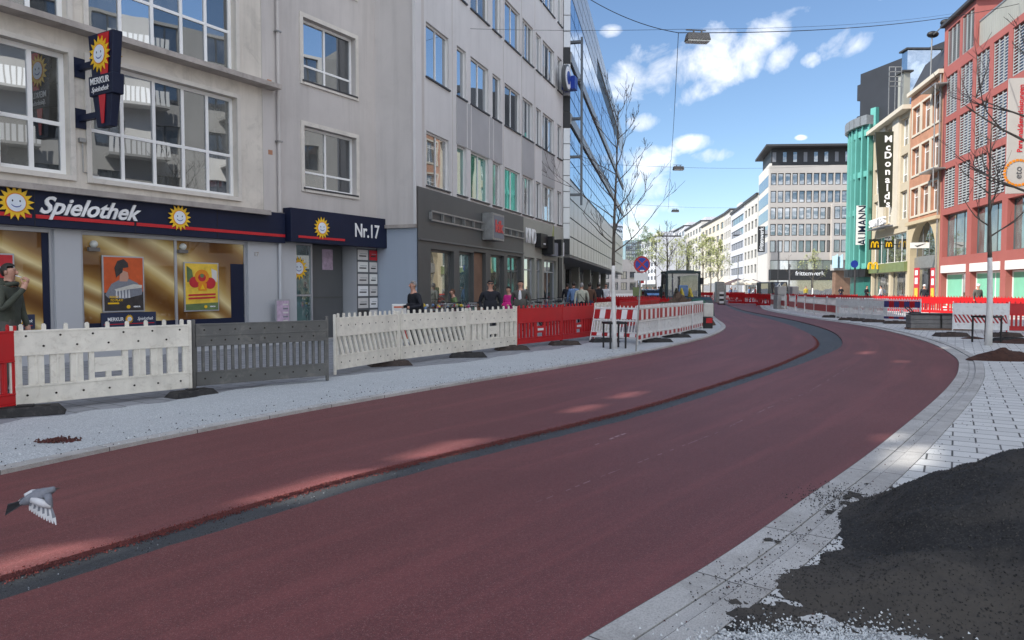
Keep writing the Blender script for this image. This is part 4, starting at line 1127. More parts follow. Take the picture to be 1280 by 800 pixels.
# attic eaves
m=MB(); m.fbox(F2,-.1,S2,TOP2,TOP2+.25,-12,.25,'render_grey'); m.build('eaves',B2)
# shopfronts
sd=s(653)
gA=[(s(537),s(566),.35,z(537,311)),(s(573),s(590.5),.1,z(573,314)),(s(591),s(606),.1,z(591,314.5)),(s(612),s(629),.35,z(612,318)),(s(633),s(650.5),.1,z(633,319))]
gB=[(s(654),s(667),.2,z(654,321)),(s(669.5),s(676.5),.2,z(670,323)),(s(679),s(694.5),.1,z(680,325))]
wall(F2,0,sd,0,zc-.002,gA,'shop_dark',B2,depth=.20,back=8,name='dark_shopfront',d=.05,inset=.6)
wall(F2,sd,S2,0,zc-.002,gB,'shop_olive',B2,depth=.20,back=8,name='olive_shopfront',d=.045)
window(F2,gA[0],B2,frame='shop_frame',glass='glass_shop',mull=(),fw=.08,depth=.20,d=.05,name='shop_window')
window(F2,gA[1],B2,frame='shop_frame',glass='glass_teal',mull=(),fw=.08,depth=.20,d=.05,name='shop_window')
window(F2,gA[3],B2,frame='shop_frame',glass='glass_shop',mull=(),fw=.08,depth=.20,d=.05,name='shop_window')
window(F2,gA[4],B2,frame='shop_frame',glass='glass_shop',mull=(.5,),trans=(.78,),fw=.08,depth=.20,d=.05,name='shop_door')
m=MB(); a,b,c,e=gA[2]; m.fbox(F2,a+.02,b-.02,c,e-.02,-.145,-.10,'brown_board'); m.build('open_doorway',B2)
for o in gB: window(F2,o,B2,frame='alu',glass='glass_shop' if o is not gB[2] else 'glass_dark',mull=(.5,) if o is gB[2] else (),trans=(.8,),fw=.07,depth=.2,d=.045,name='shop_window')
m=MB(); m.fbox(F2,s(696),s(700.5),0,z(698,322),.046,.10,'black'); m.build('black_column',B2)
m=MB(); m.fbox(F2,0,s(652),3.10,3.16,.051,.12,'shop_frame'); m.build('shutter_rail',B2)
# decorative rail + square sign + shop lettering
RG=thing('sign_rail','horizontal metal ladder rail carrying shop signs on the dark shopfront','rail',F2.pt(s(540),3.9,.1))
m=MB(); r0,r1=z(540,277),z(540,266)
for a,b in ((s(535),s(600)),(s(617),s(651))):
    m.fbox(F2,a,b,r1,r1+.05,.13,.17,'galv'); m.fbox(F2,a,b,r0,r0+.05,.13,.17,'galv')
    n=int((b-a)/.8)
    for k in range(n+1): m.fbox(F2,a+(b-a)*k/n-.02,a+(b-a)*k/n+.02,r0+.05,r1,.06,.16,'galv')
m.build('rail_frame',RG)
KS=thing('box_sign','grey square box sign with red letters on the dark shopfront','sign',F2.pt(s(608),3.5,.1))
q0,q1=s(601),s(615.5); z0,z1=z(608,301),z(608,268); m=MB(); m.fbox(F2,q0,q1,z0,z1,.06,.50,'galv'); m.build('sign_box',KS,bevel=.01); m=MB(); m.fbox(F2,q0+.08,q1-.08,z0+.08,z1-.08,.501,.51,'feather_grey'); m.build('sign_face',KS)
text(KS,'kik',F2.M((q0+q1)/2,(z0+z1)/2,.511),(z1-z0)*.62,'sign_red',ext=.02,bold=.02,sx=1.1)
def letters(label,txt,px0,px1,zc_,h,mat,blk=None):
    r=thing('shop_lettering',label,'sign',F2.pt(s(px0),zc_,.1)); L=s(px1)-s(px0)
    if blk: m=MB(); m.fbox(F2,s(px0)-.1,s(px1)+.1,zc_-h*.55,zc_+h*.55,.06,.35,blk); m.build('sign_box',r)
    o=text(r,txt,F2.M((s(px0)+s(px1))/2,zc_,.36 if blk else .16),h,mat,ext=.02 if not blk else .01,bold=.006,space=1.12,sx=L/(len(txt)*h*.66)); return r
zk=z(659,296)
letters('large white shop letters KIND on the pale olive fascia','KIND',653,666,zk,.95,'sign_white')
letters('short dark sign block right of the white shop letters','...',668,675,zk-.1,.6,'sign_white','black')
rg=thing('shop_sign','black twin box shop sign with a green sprout emblem on the olive fascia','sign',F2.pt(s(680),3.6,.1))
m=MB(); m.fbox(F2,s(676),s(678),zk-.7,zk+.15,.05,.6,'black'); m.fbox(F2,s(687),s(689),zk-.7,zk+.1,.05,.6,'black'); split(m.build('side_box',rg))
m=MB(); m.fbox(F2,s(678)+.05,s(687)-.05,zk-.75,zk-.1,.05,.45,'feather_grey'); m.fbox(F2,s(689)+.05,s(694.5),zk-.7,zk+.0,.05,.45,'feather_white'); m.build('sign_face',rg)
m=MB(); m.poly(F2.M(s(682),zk,.3),[(0,-.1),(.35,.25),(.3,.75),(.1,.35)],.03,'leaf_spring'); m.build('sprout',rg)
rg=thing('round_sign','round white and blue brand sign high on the pale block beside the metal facade','sign',F2.pt(s(698),14,.1))
M=F2.M(s(696.5),z(698,100),.6); m=MB(); pts=[(.62*math.cos(2*PI*k/28),.66*math.sin(2*PI*k/28)) for k in range(28)]; m.poly(M,pts,.20,'shop_frame',-.25); m.poly(M,[(x*.86,y*.86) for x,y in pts],.02,'sign_white',-.049); m.poly(M,[(x*.5,y*.5) for x,y in pts],.02,'sign_blue',-.028); m.build('disc',rg)
m=MB(); m.fbox(F2,s(699.0),s(702.6),z(700,113),z(700,97),.1,.8,'sign_blue'); m.build('blue_box',rg)
# ------------------------------------------------------------------ B3: metal and glass department store
PX=xat(712,39.3); F3=Facade((PX,39.3),ang=11.6)
B3=bigroot('department_store','glass and metal department store cantilevered over the pavement','building',F3); s=F3.s; z=F3.z; L3=52; T3=20.0
m=MB(); m.fbox(F3,0,L3,3.3,T3,-14,-.12,'mirror_frame'); m.build('body',B3)
zones=[(3.35,7.35,'metal_panel'),(7.4,10.15,'glass_mirror'),(10.2,10.8,'metal_band'),(10.85,13.35,'glass_mirror'),(13.4,14.0,'metal_band'),(14.05,17.0,'glass_mirror'),(17.05,19.95,'metal_panel')]
for a,b,mat in zones:
    m=MB(); slot = (17.05,19.95)==(a,b)
    nv={ 'metal_panel':4,'glass_mirror':3,'metal_band':1}[mat]; nh=26 if mat!='metal_band' else 13
    for i in range(nh):
        for j in range(nv):
            x0=L3*i/nh+.05; x1=L3*(i+1)/nh-.05; y0=a+(b-a)*j/nv+.035; y1=a+(b-a)*(j+1)/nv-.035
            if slot and 15<x0<44 and j<2: continue
            m.fbox(F3,x0,x1,y0,y1,-.10 if not mat=='metal_band' else -.05,-.03 if mat!='metal_band' else .06,mat)
    m.build({'metal_panel':'metal_cladding','glass_mirror':'glazing_band','metal_band':'metal_band'}[mat],B3)
m=MB(); m.fbox(F3,16,45,17.1,18.4,-3,-.11,'black'); m.build('roof_slot',B3)
FRt=Facade((xat(703.5,39.3),39.3),P1=(PX+.001,39.3)); 
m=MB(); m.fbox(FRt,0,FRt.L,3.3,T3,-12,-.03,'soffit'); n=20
for k in range(n):
    a=3.35+(T3-3.35)*k/n; b=3.35+(T3-3.35)*(k+1)/n
    m.fbox(FRt,.01,FRt.L-.01,a+.03,b-.01,-.029,.012,'black' if k in (0,5,8,9,12) and k!=8 and k!=5 or k in (8,12) else 'metal_panel')
m.build('corner_panels',B3)
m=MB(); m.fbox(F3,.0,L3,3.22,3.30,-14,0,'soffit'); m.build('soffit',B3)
m=MB(); m.fbox(F3,3,L3,0,3.22,-7,-3.4,'glass_shop'); 
m.build('shop_glazing',B3)
m=MB()
for k in range(20): m.fbox(F3,3+k*2.5,3.1+k*2.5,0,3.22,-3.39,-3.25,'feather_white' if k%3 else 'black')
split(m.build('shop_mullion',B3))
for k in range(6): m=MB(); m.fbox(F3,.5+k*9,1.1+k*9,0,3.22,-2.2,-1.6,'shop_olive'); m.build('column',B3)
m=MB(); m.fbox(F3,.3,.45,6,14.8,.5,.62,'mirror_frame')
for k in range(5): m.fbox(F3,.25,.5,6.5+k*2,6.62+k*2,-.03,.5,'mirror_frame')
m.build('flag_mast',B3)
# low part that closes the street beyond
# ------------------------------------------------------------------ right-hand row
FRr=Facade((31.7,55.0),ang=11.6,right=True); s=FRr.s; z=FRr.z
# R0: pale apartment block outside the frame, seen mirrored in the windows
R0=bigroot('apartment_block','white apartment block with brown balconies, mirrored in the windows opposite','building',FRr,-24)
ops=[]; 
for fl in range(5):
    for k in range(18):
        a=-82+k*3.2; ops.append((a+.7,a+2.3,3.9+fl*3.1,5.6+fl*3.1))
wall(FRr,-84,-23.5,0,18.2,ops+[(-82+k*6.4,-77+k*6.4,.4,3.0) for k in range(9)],'opposite_render',R0,depth=.2,back=10)
m=MB(); pn=MB()
for o in ops: m.fbox(FRr,o[0],o[1],o[2],o[2]+.06,-.18,-.12,'mirror_frame'); m.fbox(FRr,(o[0]+o[1])/2-.04,(o[0]+o[1])/2+.04,o[2]+.06,o[3],-.18,-.12,'mirror_frame'); pn.fquad(FRr,o[0],o[1],o[2],o[3],-.19,'glass_far')
m.mats; wf=m.build('window_frames',R0); wf['kind']='stuff'; 
p=pn.build('panes',R0); p['kind']='stuff'
m=MB()
for fl in (1,2,3,4):
    for k in range(8): 
        a=-80+k*6.8
        m.fbox(FRr,a,a+3.4,3.3+fl*3.1,3.45+fl*3.1,0,1.2,'opposite_render')
        for q in range(12): m.fbox(FRr,a+q*.29,a+q*.29+.2,3.46+fl*3.1,4.4+fl*3.1,1.1,1.16,'white_frame')
b=m.build('balconies',R0); b['kind']='stuff'
m=MB()
for k in range(9): m.fbox(FRr,-82+k*6.4,-77+k*6.4,.4,3.0,-.19,-.15,'glass_shop')
m.build('shop_windows',R0)
# R1 red building
R1=bigroot('red_building','brick red rendered building with grey louvre shutters and a roof terrace','building',FRr)
ZB=[z(1173,332),z(1173,322),z(1173,270)]; zw0,zw1=ZB[1],ZB[2]; zband0,zband1=z(1173,341.5),z(1173,332.5)
beams=[zw1+.45+3.32*k for k in range(4)]   # bottom of shutter rows
bay=2.62; ops=[]; sh=[]; big=[]; gr=[]
for k in range(8):
    x1=-.55-k*bay; x0=x1-bay+.55
    for j in range(3):
        o=(x0,x1,beams[j],beams[j]+2.86); ops.append(o); sh.append(o)
for k in range(4):
    x1=-.5-k*bay*2; x0=x1-bay*2+.75
    big.append((x0,x1,zw0,zw1)); gr.append((x0,x1,.15,zband0-.05))
zt1=beams[2]+2.86+.45
wall(FRr,-21.5,0,0,zt1,ops+big+gr,'red_render',R1,depth=.42,back=14,revmat='red_render')
def shutter(F,o,parent):
    a,b,c,e=o; m=MB(); d=-.10
    n=3; w=(b-a)/n
    m.fquad(F,a,b,c,e,d-.12,'glass_far')
    for i in range(n):
        x0=a+i*w+.02; x1=a+(i+1)*w-.02
        m.fbox(F,x0,x0+.03,c+.02,e-.02,d,d+.05,'shutter_slat'); m.fbox(F,x1-.03,x1,c+.02,e-.02,d,d+.05,'shutter_slat')
        ns=15
        for j in range(ns):
            zz=c+.06+(e-c-.12)*j/ns; h=(e-c-.12)/ns
            P=[F.pt(x0+.03,zz,d+.05),F.pt(x1-.03,zz,d+.05),F.pt(x1-.03,zz+h*.5,d-.0),F.pt(x0+.03,zz+h*.5,d-.0)]
            m.quad(P,'shutter_slat')
    return m.build('shutter',parent)
for o in sh: shutter(FRr,o,R1)
for o in big: window(FRr,o,R1,frame='shop_frame',glass=['glass_teal','glass_room'],mull=(.33,.66),fw=.07,depth=.42)
m=MB()
for o in gr: m.fbox(FRr,o[0],o[1],zband0,zband1,.001,.06,'banner_white')
m.build('white_band',R1)
for i,o in enumerate(gr):
    w=window(FRr,o,R1,frame='banner_white',glass=['board_green','board_green'] if i!=0 else ['glass_shop','board_green'],mull=(.35,),fw=.10,depth=.42,name='shop_window')
# extra storey block + terrace railing
ops=[(-2.9,-.6,zt1+.3,zt1+2.9),(-5.3,-3.3,zt1+.3,zt1+2.9)]
wall(FRr,-5.6,0,zt1+.001,zt1+3.3,ops,'red_render',R1,depth=.4,back=12,name='roof_storey')
for o in ops: shutter(FRr,o,R1)
m=MB(); m.fbox(FRr,-5.9,.1,zt1+3.3,zt1+3.5,-12,.3,'roof_dark'); m.build('roof',R1)
m=MB()
for k in range(60): m.fbox(FRr,-21.5+k*.265,-21.5+k*.265+.235,zt1+.05,zt1+1.75,-.25,-.22,'shop_olive')
m.fbox(FRr,-21.5,-5.62,zt1+1.75,zt1+1.85,-.3,-.18,'galv'); m.build('terrace_screen',R1)
m=MB(); m.fbox(FRr,-21.5,-9,zt1,zt1+3.2,-10,-3.5,'banner_grey'); m.build('set_back_storey',R1)
# vertical grey banner sign, projecting
D0=Facade((31.7,55),ang=11.6,right=True)
def proj_sign(name,label,F,sv,e0,e1,z0,z1,mat,th=.15,top=None):
    """flat box standing out from the facade, its face towards the camera"""
    r=thing(name,label,'sign',F.pt(sv,z0,e0)); m=MB()
    P=[F.pt(sv,z0,e1),F.pt(sv,z0,e0),F.pt(sv+th,z0,e0),F.pt(sv+th,z0,e1)]
    t1=e1 if top is None else top
    P+= [F.pt(sv,z1,t1),F.pt(sv,z1,e0),F.pt(sv+th,z1,e0),F.pt(sv+th,z1,t1)]
    m.hexa(P,mat); m.build('sign_board',r)
    # matrix: reader faces the +u side, so right = -n ... text reads from street side (left) to wall (right)
    def M(e,zz,rot=False):
        o=F.pt(sv-.012,zz,e); rt=-F.n; 
        R_=Vector((rt.x,rt.y,0)); U=Vector((0,0,1)); N_=Vector((-F.u.x,-F.u.y,0))
        if rot: R_,U=Vector((0,0,1)),Vector((-rt.x,-rt.y,0))
        return Matrix(((R_.x,U.x,N_.x,o.x),(R_.y,U.y,N_.y,o.y),(R_.z,U.z,N_.z,o.z),(0,0,0,1)))
    return r,M
def e_of(F,sv,px):  # outward distance at which the sign plane meets pixel column px
    P=F.P+F.u*sv; r=(px-640)/FOC; return (r*P.y-P.x)/(F.n.x-r*F.n.y)
sv=-14.6; e1=e_of(FRr,sv,1254); e0=max(.1,e_of(FRr,sv,1286)); Dz=FRr.pt(sv,0,e1).y
zA=at(1254,242,Dz).z; zB=at(1254,98,Dz).z
BS,M=proj_sign('banner_sign','tall pale grey vertical sign with red lettering and an orange ring on the red building',FRr,sv,e0,e1,zA,zB,'banner_grey')
eM=e_of(FRr,sv,1269)
text(BS,'Personaldienstleistungen',M(eM,zA+(zB-zA)*.65,True),.37,'sign_red',ext=.01,sx=1.0,bold=.004)
m=MB(); Mr=M(e_of(FRr,sv,1268),zA+(zB-zA)*.18); ring=[(.62*math.cos(2*PI*k/24),.62*math.sin(2*PI*k/24)) for k in range(24)]
for k in range(22): 
    a=2*PI*k/24; b=2*PI*(k+.8)/24; m.poly(Mr,[(.62*math.cos(a),.62*math.sin(a)),(.75*math.cos(a),.75*math.sin(a)),(.75*math.cos(b),.75*math.sin(b)),(.62*math.cos(b),.62*math.sin(b))],.012,'sun_orange',0)
m.build('ring_emblem',BS); text(BS,'eto',M(e_of(FRr,sv,1268),zA+(zB-zA)*.18,True),.5,'shop_frame',ext=.01)
# wooden ladder rack / pipes down the joint of the red and orange house
m=MB(); m.tube([FRr.pt(.12,1,.15),FRr.pt(.12,zt1,.15)],.06,'galv',8); m.tube([FRr.pt(-.8,9,.8),FRr.pt(-.8,16.5,.8)],.05,'galv',6)
for zz in (10.3,16.4): m.fbox(FRr,-.9,2.2,zz,zz+.08,.0,.85,'galv')
m.build('down_pipe',R1)
# R2 orange brick house
R2=bigroot('orange_brick_house','orange brick house with cream window surrounds above a cream stone arch','building',FRr,3)
O1=7.3; ops=[]
cols=[(s(x1),s(x0)) for x0,x1 in ((1136,1145),(1147.5,1157.5),(1160,1170))]
for zb,zt in ((z(1165,252),z(1165,227)),(z(1165,200),z(1165,176)),(z(1165,148),z(1165,118)),(z(1165,252)+10.9,z(1165,227)+10.7)):
    pass
rows=[(7.5+3.3*k,9.7+3.3*k) for k in range(3)]
for a,b in ((min(c),max(c)) for c in cols):
    for c,e in rows: ops.append((a,b,c,e))
ZA=6.9; ZT=17.4
wall(FRr,.02,O1,ZA,ZT,ops,'orange_brick',R2,depth=.35,back=12)
for o in ops: surround(FRr,o,R2,'cream_light',.16,0,.05); window(FRr,o,R2,frame='white_frame',glass=['glass_room','glass_curtain'],mull=(.5,),trans=(.7,),fw=.07,depth=.3)
m=MB(); m.fbox(FRr,.02,O1,ZA-.15,ZA+.12,0,.28,'arch_stone'); m.fbox(FRr,.02,O1,ZT,ZT+.3,-.2,.35,'cream_light'); split(m.build('cornice',R2))
m=MB(); P=[FRr.pt(.02,ZT+.3,.1),FRr.pt(O1,ZT+.3,.1),FRr.pt(O1,ZT+.3,-9),FRr.pt(.02,ZT+.3,-9),FRr.pt(.02,ZT+2.6,-1.0),FRr.pt(O1,ZT+2.6,-1.0),FRr.pt(O1,ZT+2.6,-8),FRr.pt(.02,ZT+2.6,-8)]
m.hexa([P[1],P[0],P[3],P[2],P[5],P[4],P[7],P[6]],'roof_dark'); m.build('roof',R2)
m=MB(); m.fbox(FRr,.4,6,ZT+2.6,ZT+5.0,-7,-2.5,'orange_brick'); m.fbox(FRr,1.0,2.0,ZT+3.0,ZT+4.6,-2.49,-2.45,'glass_far'); m.build('roof_house',R2)
# arch
ac=(cols[0][0]*0+ (s(1136)+s(1167.5))/2); ar=abs(s(1136)-s(1167.5))/2; zsp=z(1151,318)
arch=[]; n=16; m=MB(); i=m.mi('arch_stone')
def arcpt(k): a=PI*k/n; return (ac+ar*math.cos(a), zsp+ar*.92*math.sin(a))
lo,hi=.02,O1
for k in range(n):
    p,q=arcpt(k),arcpt(k+1); P=[FRr.pt(p[0],p[1],0),FRr.pt(q[0],q[1],0),FRr.pt(q[0],ZA-.151,0),FRr.pt(p[0],ZA-.151,0)]; m.quad(P,'arch_stone')
    m.quad([FRr.pt(p[0],p[1],0),FRr.pt(q[0],q[1],0),FRr.pt(q[0],q[1],-.6),FRr.pt(p[0],p[1],-.6)],'arch_stone')
m.fquad(FRr,lo,ac-ar,0,ZA-.151,0,'arch_stone'); m.fquad(FRr,ac+ar,hi,0,ZA-.151,0,'arch_stone')
for x in (ac-ar,ac+ar): m.quad([FRr.pt(x,0,0),FRr.pt(x,zsp,0),FRr.pt(x,zsp,-.6),FRr.pt(x,0,-.6)],'arch_stone')
m.fbox(FRr,lo,hi,0,ZA-.151,-12,-.62,'arch_stone'); m.fbox(FRr,ac-.18,ac+.18,zsp+ar*.92-.05,ZA-.16,.001,.10,'cream_light')
m.build('arch_wall',R2)
window(FRr,(ac-ar,ac+ar,.1,3.2),R2,frame='galv',glass=['glass_shop','glass_dark'],mull=(.3,.7),fw=.1,depth=.50,name='shop_door')
m=MB(); m.fbox(FRr,ac-ar,ac+ar,3.2,4.1,-.5,-.35,'galv'); m.build('door_panel',R2); window(FRr,(ac-ar,ac+ar,4.1,zsp+ar*.92),R2,frame='galv',glass='glass_dark',mull=(.25,.5,.75),fw=.08,depth=.55,name='arch_window')
for k,(a,b) in enumerate(((1143,1149),(1163.5,1169.5))):
    r=thing('banner','tall red sale banner %s the arched doorway'%('left of' if k==0 else 'right of'),'banner',FRr.pt(s(a),.5,.2)); x0,x1=sorted((s(a),s(b))); m=MB(); zt,zb=z(a,335),.3
    m.fbox(FRr,x0,x1,zb,zt,.02,.08,'paper_red'); m.build('cloth',r); m=MB(); m.fbox(FRr,x0+.2,x1-.2,zb+.2,zb+1.3,.081,.09,'paper_yellow'); m.fbox(FRr,x0+.25,x1-.25,zt-1.3,zt-.8,.081,.09,'sign_white'); m.fbox(FRr,x0+.25,x1-.25,zt-.6,zt-.2,.081,.09,'sign_white'); m.build('print',r)
r,M=proj_sign('swoosh_sign','small pale square sign with a black tick mark beside the arch',FRr,1.2,.3,1.6,z(1165,310),z(1165,303),'banner_white'); 
m=MB(); m.poly(M(.95,(z(1165,310)+z(1165,303))/2),[(-.4,.0),(-.2,-.12),(.4,.15),(-.2,-.02)],.01,'black'); m.build('tick_mark',r)
# R3 cream fast food house
R3=bigroot('cream_house','cream stone house with tall paired windows above a fast food restaurant','building',FRr,9)
C0,C1=O1+.02,18.4; ops=[]; zc1=16.5
xs=[C0+.5,C0+2.4,C0+4.6,C0+6.5,C0+8.7,C1-.5]
for k in (0,2,4):
    a,b=xs[k],xs[k+1]
    for j in range(4): ops.append((a,b,7.5+3.1*j-.9*0,9.9+3.1*j) )
ops=[o for o in ops if o[3]<zc1]
gf=[(C0+.4,C1-.4,3.85,6.4),(C0+.4,C0+4.6,.1,3.0),(C0+5.2,C1-.4,.1,3.0)]
wall(FRr,C0,C1,0,zc1,ops+gf,'cream',R3,depth=.35,back=12)
for o in ops: window(FRr,o,R3,frame='white_frame',glass=['glass_room','glass_curtain'],mull=(.5,),trans=(.3,),fw=.09,depth=.3)
window(FRr,gf[0],R3,frame='white_frame',glass=['glass_dark','glass_room'],mull=(.2,.4,.6,.8),fw=.08,depth=.3,name='restaurant_window')
for o in gf[1:]: window(FRr,o,R3,frame='shop_frame',glass='glass_shop',mull=(.33,.66),fw=.08,depth=.3,name='restaurant_window')
m=MB(); m.fbox(FRr,C0,C1,3.02,3.84,.001,.25,'olive_fascia'); m.build('fascia',R3)
m=MB(); m.fbox(FRr,C0-.1,C1,zc1,zc1+.35,-.3,.7,'cream_light'); m.fbox(FRr,C0,C1,zc1+.35,zc1+1.6,-2,-1.9,'galv'); m.build('cornice',R3)
m=MB()
for k in (1,3): m.fbox(FRr,xs[k]+.2,xs[k+1]-.2,7.0,zc1,.001,.18,'cream_light')
m.build('pilaster',R3)
# golden arches
def arches(m,M,w,h,mat,t=.06):
    th=w*.13
    for cx in (-w/4,w/4):
        o=[];i_=[]
        for k in range(13):
            a=PI*k/12; o.append((cx+w/4*math.cos(a)*1.0,-h/2+h*math.sin(a)**.62)); i_.append((cx+(w/4-th)*math.cos(a),-h/2+(h-th*1.2)*math.sin(a)**.62))
        for k in range(12): m.poly(M,[o[k],o[k+1],i_[k+1],i_[k]],t,mat)
sv=11.3; e1=e_of(FRr,sv,1089.5); e0=max(.15,e_of(FRr,sv,1115.5)); Dz=FRr.pt(sv,0,e1).y; zA,zB=at(1102,259,Dz).z,at(1102,165,Dz).z
lowe=e_of(FRr,sv,1097)
MS,M=proj_sign('restaurant_sign','tall tapering black vertical sign with white letters on the cream house','x' and FRr,sv,e0,lowe,zA,zB,'sign_black',top=e1)
eM=e_of(FRr,sv,1106)
t_='McDonald\'s'
letters_=["M","c","D","o","n","a","l","d","'s"]
text(MS,t_,M(eM,(zA+zB)/2,True),1.55,'sign_white',ext=.02,bold=.03,sx=.60*1.30) if False else None
hh=(zB-zA)/9.3
for k,ch in enumerate(letters_):
    text(MS,ch,M(eM,zB-.45-hh*(k+.32)),hh*(1.12 if ch in 'MD' else 1.2),'sign_white',ext=.015,bold=.022,sx=1.05,name='letter')
for k,(px,py,wd,lab) in enumerate(((1105,305.5,13,'black square sign with golden arches on the upper restaurant window'),(1123.5,305.5,10,'second black square sign with golden arches, nearer to the stone arch'))):
    svv=s(px); r=thing('arches_sign',lab,'sign',FRr.pt(svv,5,.3)); Dd=FRr.pt(svv,0,.8).y; w=wd/FOC*Dd; zc_=at(px,py,Dd).z
    r2,M=None,None
    m=MB(); P0=FRr.pt(svv,zc_,.9); Mx=frameM(P0,(1,-.15,0),(0,0,1)); m.poly(Mx,[(-w/2,-w/2),(w/2,-w/2),(w/2,w/2),(-w/2,w/2)],.15,'sign_black',-.15); m.build('sign_box',r); m=MB(); arches(m,Mx,w*.72,w*.6,'arch_yellow',.04); m.build('arches',r)
    m=MB(); m.tube([FRr.pt(svv,zc_,0),FRr.pt(svv,zc_,.85)],.04,'black',6); m.build('bracket',r)
r=thing('arches_sign','large golden arches standing over the restaurant door on the green fascia','sign',FRr.pt(s(1101),3.5,.6)); Dd=FRr.pt(s(1101),0,.8).y; w=12/FOC*Dd; m=MB(); Mx=frameM(FRr.pt(s(1101),at(1101,332,Dd).z,.8),(1,-.15,0),(0,0,1)); arches(m,Mx,w,w*.75,'arch_yellow',.2); m.build('arches',r)
r=thing('shop_lettering','white relief letters above the restaurant windows on the cream house','sign',FRr.pt(s(1104),6.9,.3)); m=MB(); a,b=sorted((s(1093),s(1117))); m.fbox(FRr,a,b,z(1104,285.5),z(1104,284.5),.1,.8,'feather_grey'); m.build('shelf',r)
text(r,'SUITES',FRr.M((a+b)/2,z(1104,278.5),.7),.95,'sign_white',ext=.12,bold=.02,sx=(b-a)/(6*.95*.62))
# R4 teal curved boutique
R4=bigroot('teal_boutique','turquoise building with a curved front of tall vertical fins','building',FRr,22)
arc=[FRr.pt(18.42,0,0)]; 
cpts=[]
for a,d in ((18.42,.05),(19.2,.42),(20.1,.72),(21,.9),(22,.95),(23,.85),(24,.5),(25,-.1),(26,-1.0),(27,-2.2),(27.8,-3.6)): cpts.append(FRr.pt(a,0,d))
zt4=17.6
m=MB()
for p,q in zip(cpts,cpts[1:]):
    m.quad([(p.x,p.y,0),(q.x,q.y,0),(q.x,q.y,zt4),(p.x,p.y,zt4)][::-1],'teal_dark')
m.fbox(FRr,18.42,27.4,0,zt4,-13,-3.3,'teal'); 
p=cpts[0]; m.quad([FRr.pt(18.42,0,0),FRr.pt(18.42,zt4,0),FRr.pt(18.42,zt4,-4),FRr.pt(18.42,0,-4)],'teal')
m.build('curved_wall',R4)
m=MB()
for k,(p,q) in enumerate(zip(cpts,cpts[1:])):
    dd=(q-p).normalized(); nn=Vector((-dd.y,dd.x,0))
    for (a,b) in ((3.6,17.6),):
        for f in (0,):
            o=p; P=[o+nn*.02,o+nn*.5,o+nn*.5+dd*.22,o+nn*.02+dd*.22]
            m.hexa([(v.x,v.y,a) for v in P][::-1]+[(v.x,v.y,b) for v in P][::-1],'teal')
    for zz in (3.5,8.9,12.6,16.6):
        P=[p+nn*.01,p+nn*.35,q+nn*.35,q+nn*.01]; m.hexa([(v.x,v.y,zz) for v in P][::-1]+[(v.x,v.y,zz+(1.0 if zz>16 else .55)) for v in P][::-1],'teal')
m.build('fin',R4)
m=MB(); aw=MB()
for p,q in zip(cpts,cpts[1:]):
    dd=(q-p).normalized(); nn=Vector((-dd.y,dd.x,0)); P=[p,p+nn*.8,q+nn*.8,q]; m.hexa([(v.x,v.y,zt4) for v in P][::-1]+[(v.x,v.y,zt4+.9) for v in P][::-1],'galv')
    P=[p+nn*.01,p+nn*.6,q+nn*.6,q+nn*.01]; aw.hexa([(v.x,v.y,2.7) for v in P][::-1]+[(v.x,v.y,3.45) for v in P][::-1],'black')
m.build('glass_parapet',R4); aw.build('awning',R4)
sv=18.75; e1=e_of(FRr,sv,1068.5); e0=max(.1,e_of(FRr,sv,1082)); Dz=FRr.pt(sv,0,e1).y; zA,zB=at(1075,306,Dz).z,at(1075,257,Dz).z
AS,M=proj_sign('boutique_sign','tall pale vertical sign with dark serif letters on the turquoise front',FRr,sv,e0,e1,zA,zB,'banner_white'); text(AS,'AUMANN',M((e0+e1)/2-.1,(zA+zB)/2,True),1.12,'navy',ext=.01,sx=.80,bold=.01)
# R5 black block behind
FB=Facade((xat(1070,96),96),P1=(xat(1166,84),84)); 
BB=bigroot('black_tower_block','matt black clad block rising behind the turquoise and cream houses','building',FB)
m=MB(); zt=at(1075,90,95).z; m.fbox(FB,0,16,10,zt,-3,0,'black_cladding'); m.build('wall',BB)
m=MB(); FBl=Facade((FB.P.x,FB.P.y),ang=11.6,right=True)
for k in range(5): m.fbox(FB,-.8,.0,zt-3.2-k*4,zt-1.2-k*4,-2.2,-.2,'black_cladding')
split(m.build('balcony',BB))
m=MB(); m.fbox(FB,2.5,3.4,16,24,.01,.5,'teal'); m.build('green_shaft',BB)
for px0,px1,D,y0,y1,lab,mat in ((1134,1176,70,62,90,'pale grey glazed roof pavilion above the orange house','glass_mirror'),(1130,1138,66,90,104,'concrete stair tower on the roof of the cream house','shop_olive')):
    r=thing('roof_pavilion',lab,'pavilion',(xat(px0,D),D,15)); a=at(px0,y1,D); b=at(px1,y0,D); m=MB(); m.box(a.x,b.x,D,D+1,17.0,b.z,mat); m.build('wall',r); m=MB(); m.box(a.x-.2,b.x+.2,D-.2,D+1.2,b.z,b.z+.15,'roof_dark'); m.build('roof',r)
r=thing('roof_ladder','steel ladder cage standing on the roof of the cream house','ladder',(xat(1125,66),66,17)); m=MB(); a=at(1111,108,66); b=at(1127,84,66)
for k in range(5): m.box(a.x,b.x,66,66.05,a.z+(b.z-a.z)*k/4,a.z+(b.z-a.z)*k/4+.06,'galv')
for x in (a.x,(a.x+b.x)/2,b.x): m.box(x,x+.06,66,66.06,16.9,b.z,'galv')
m.build('frame',r)
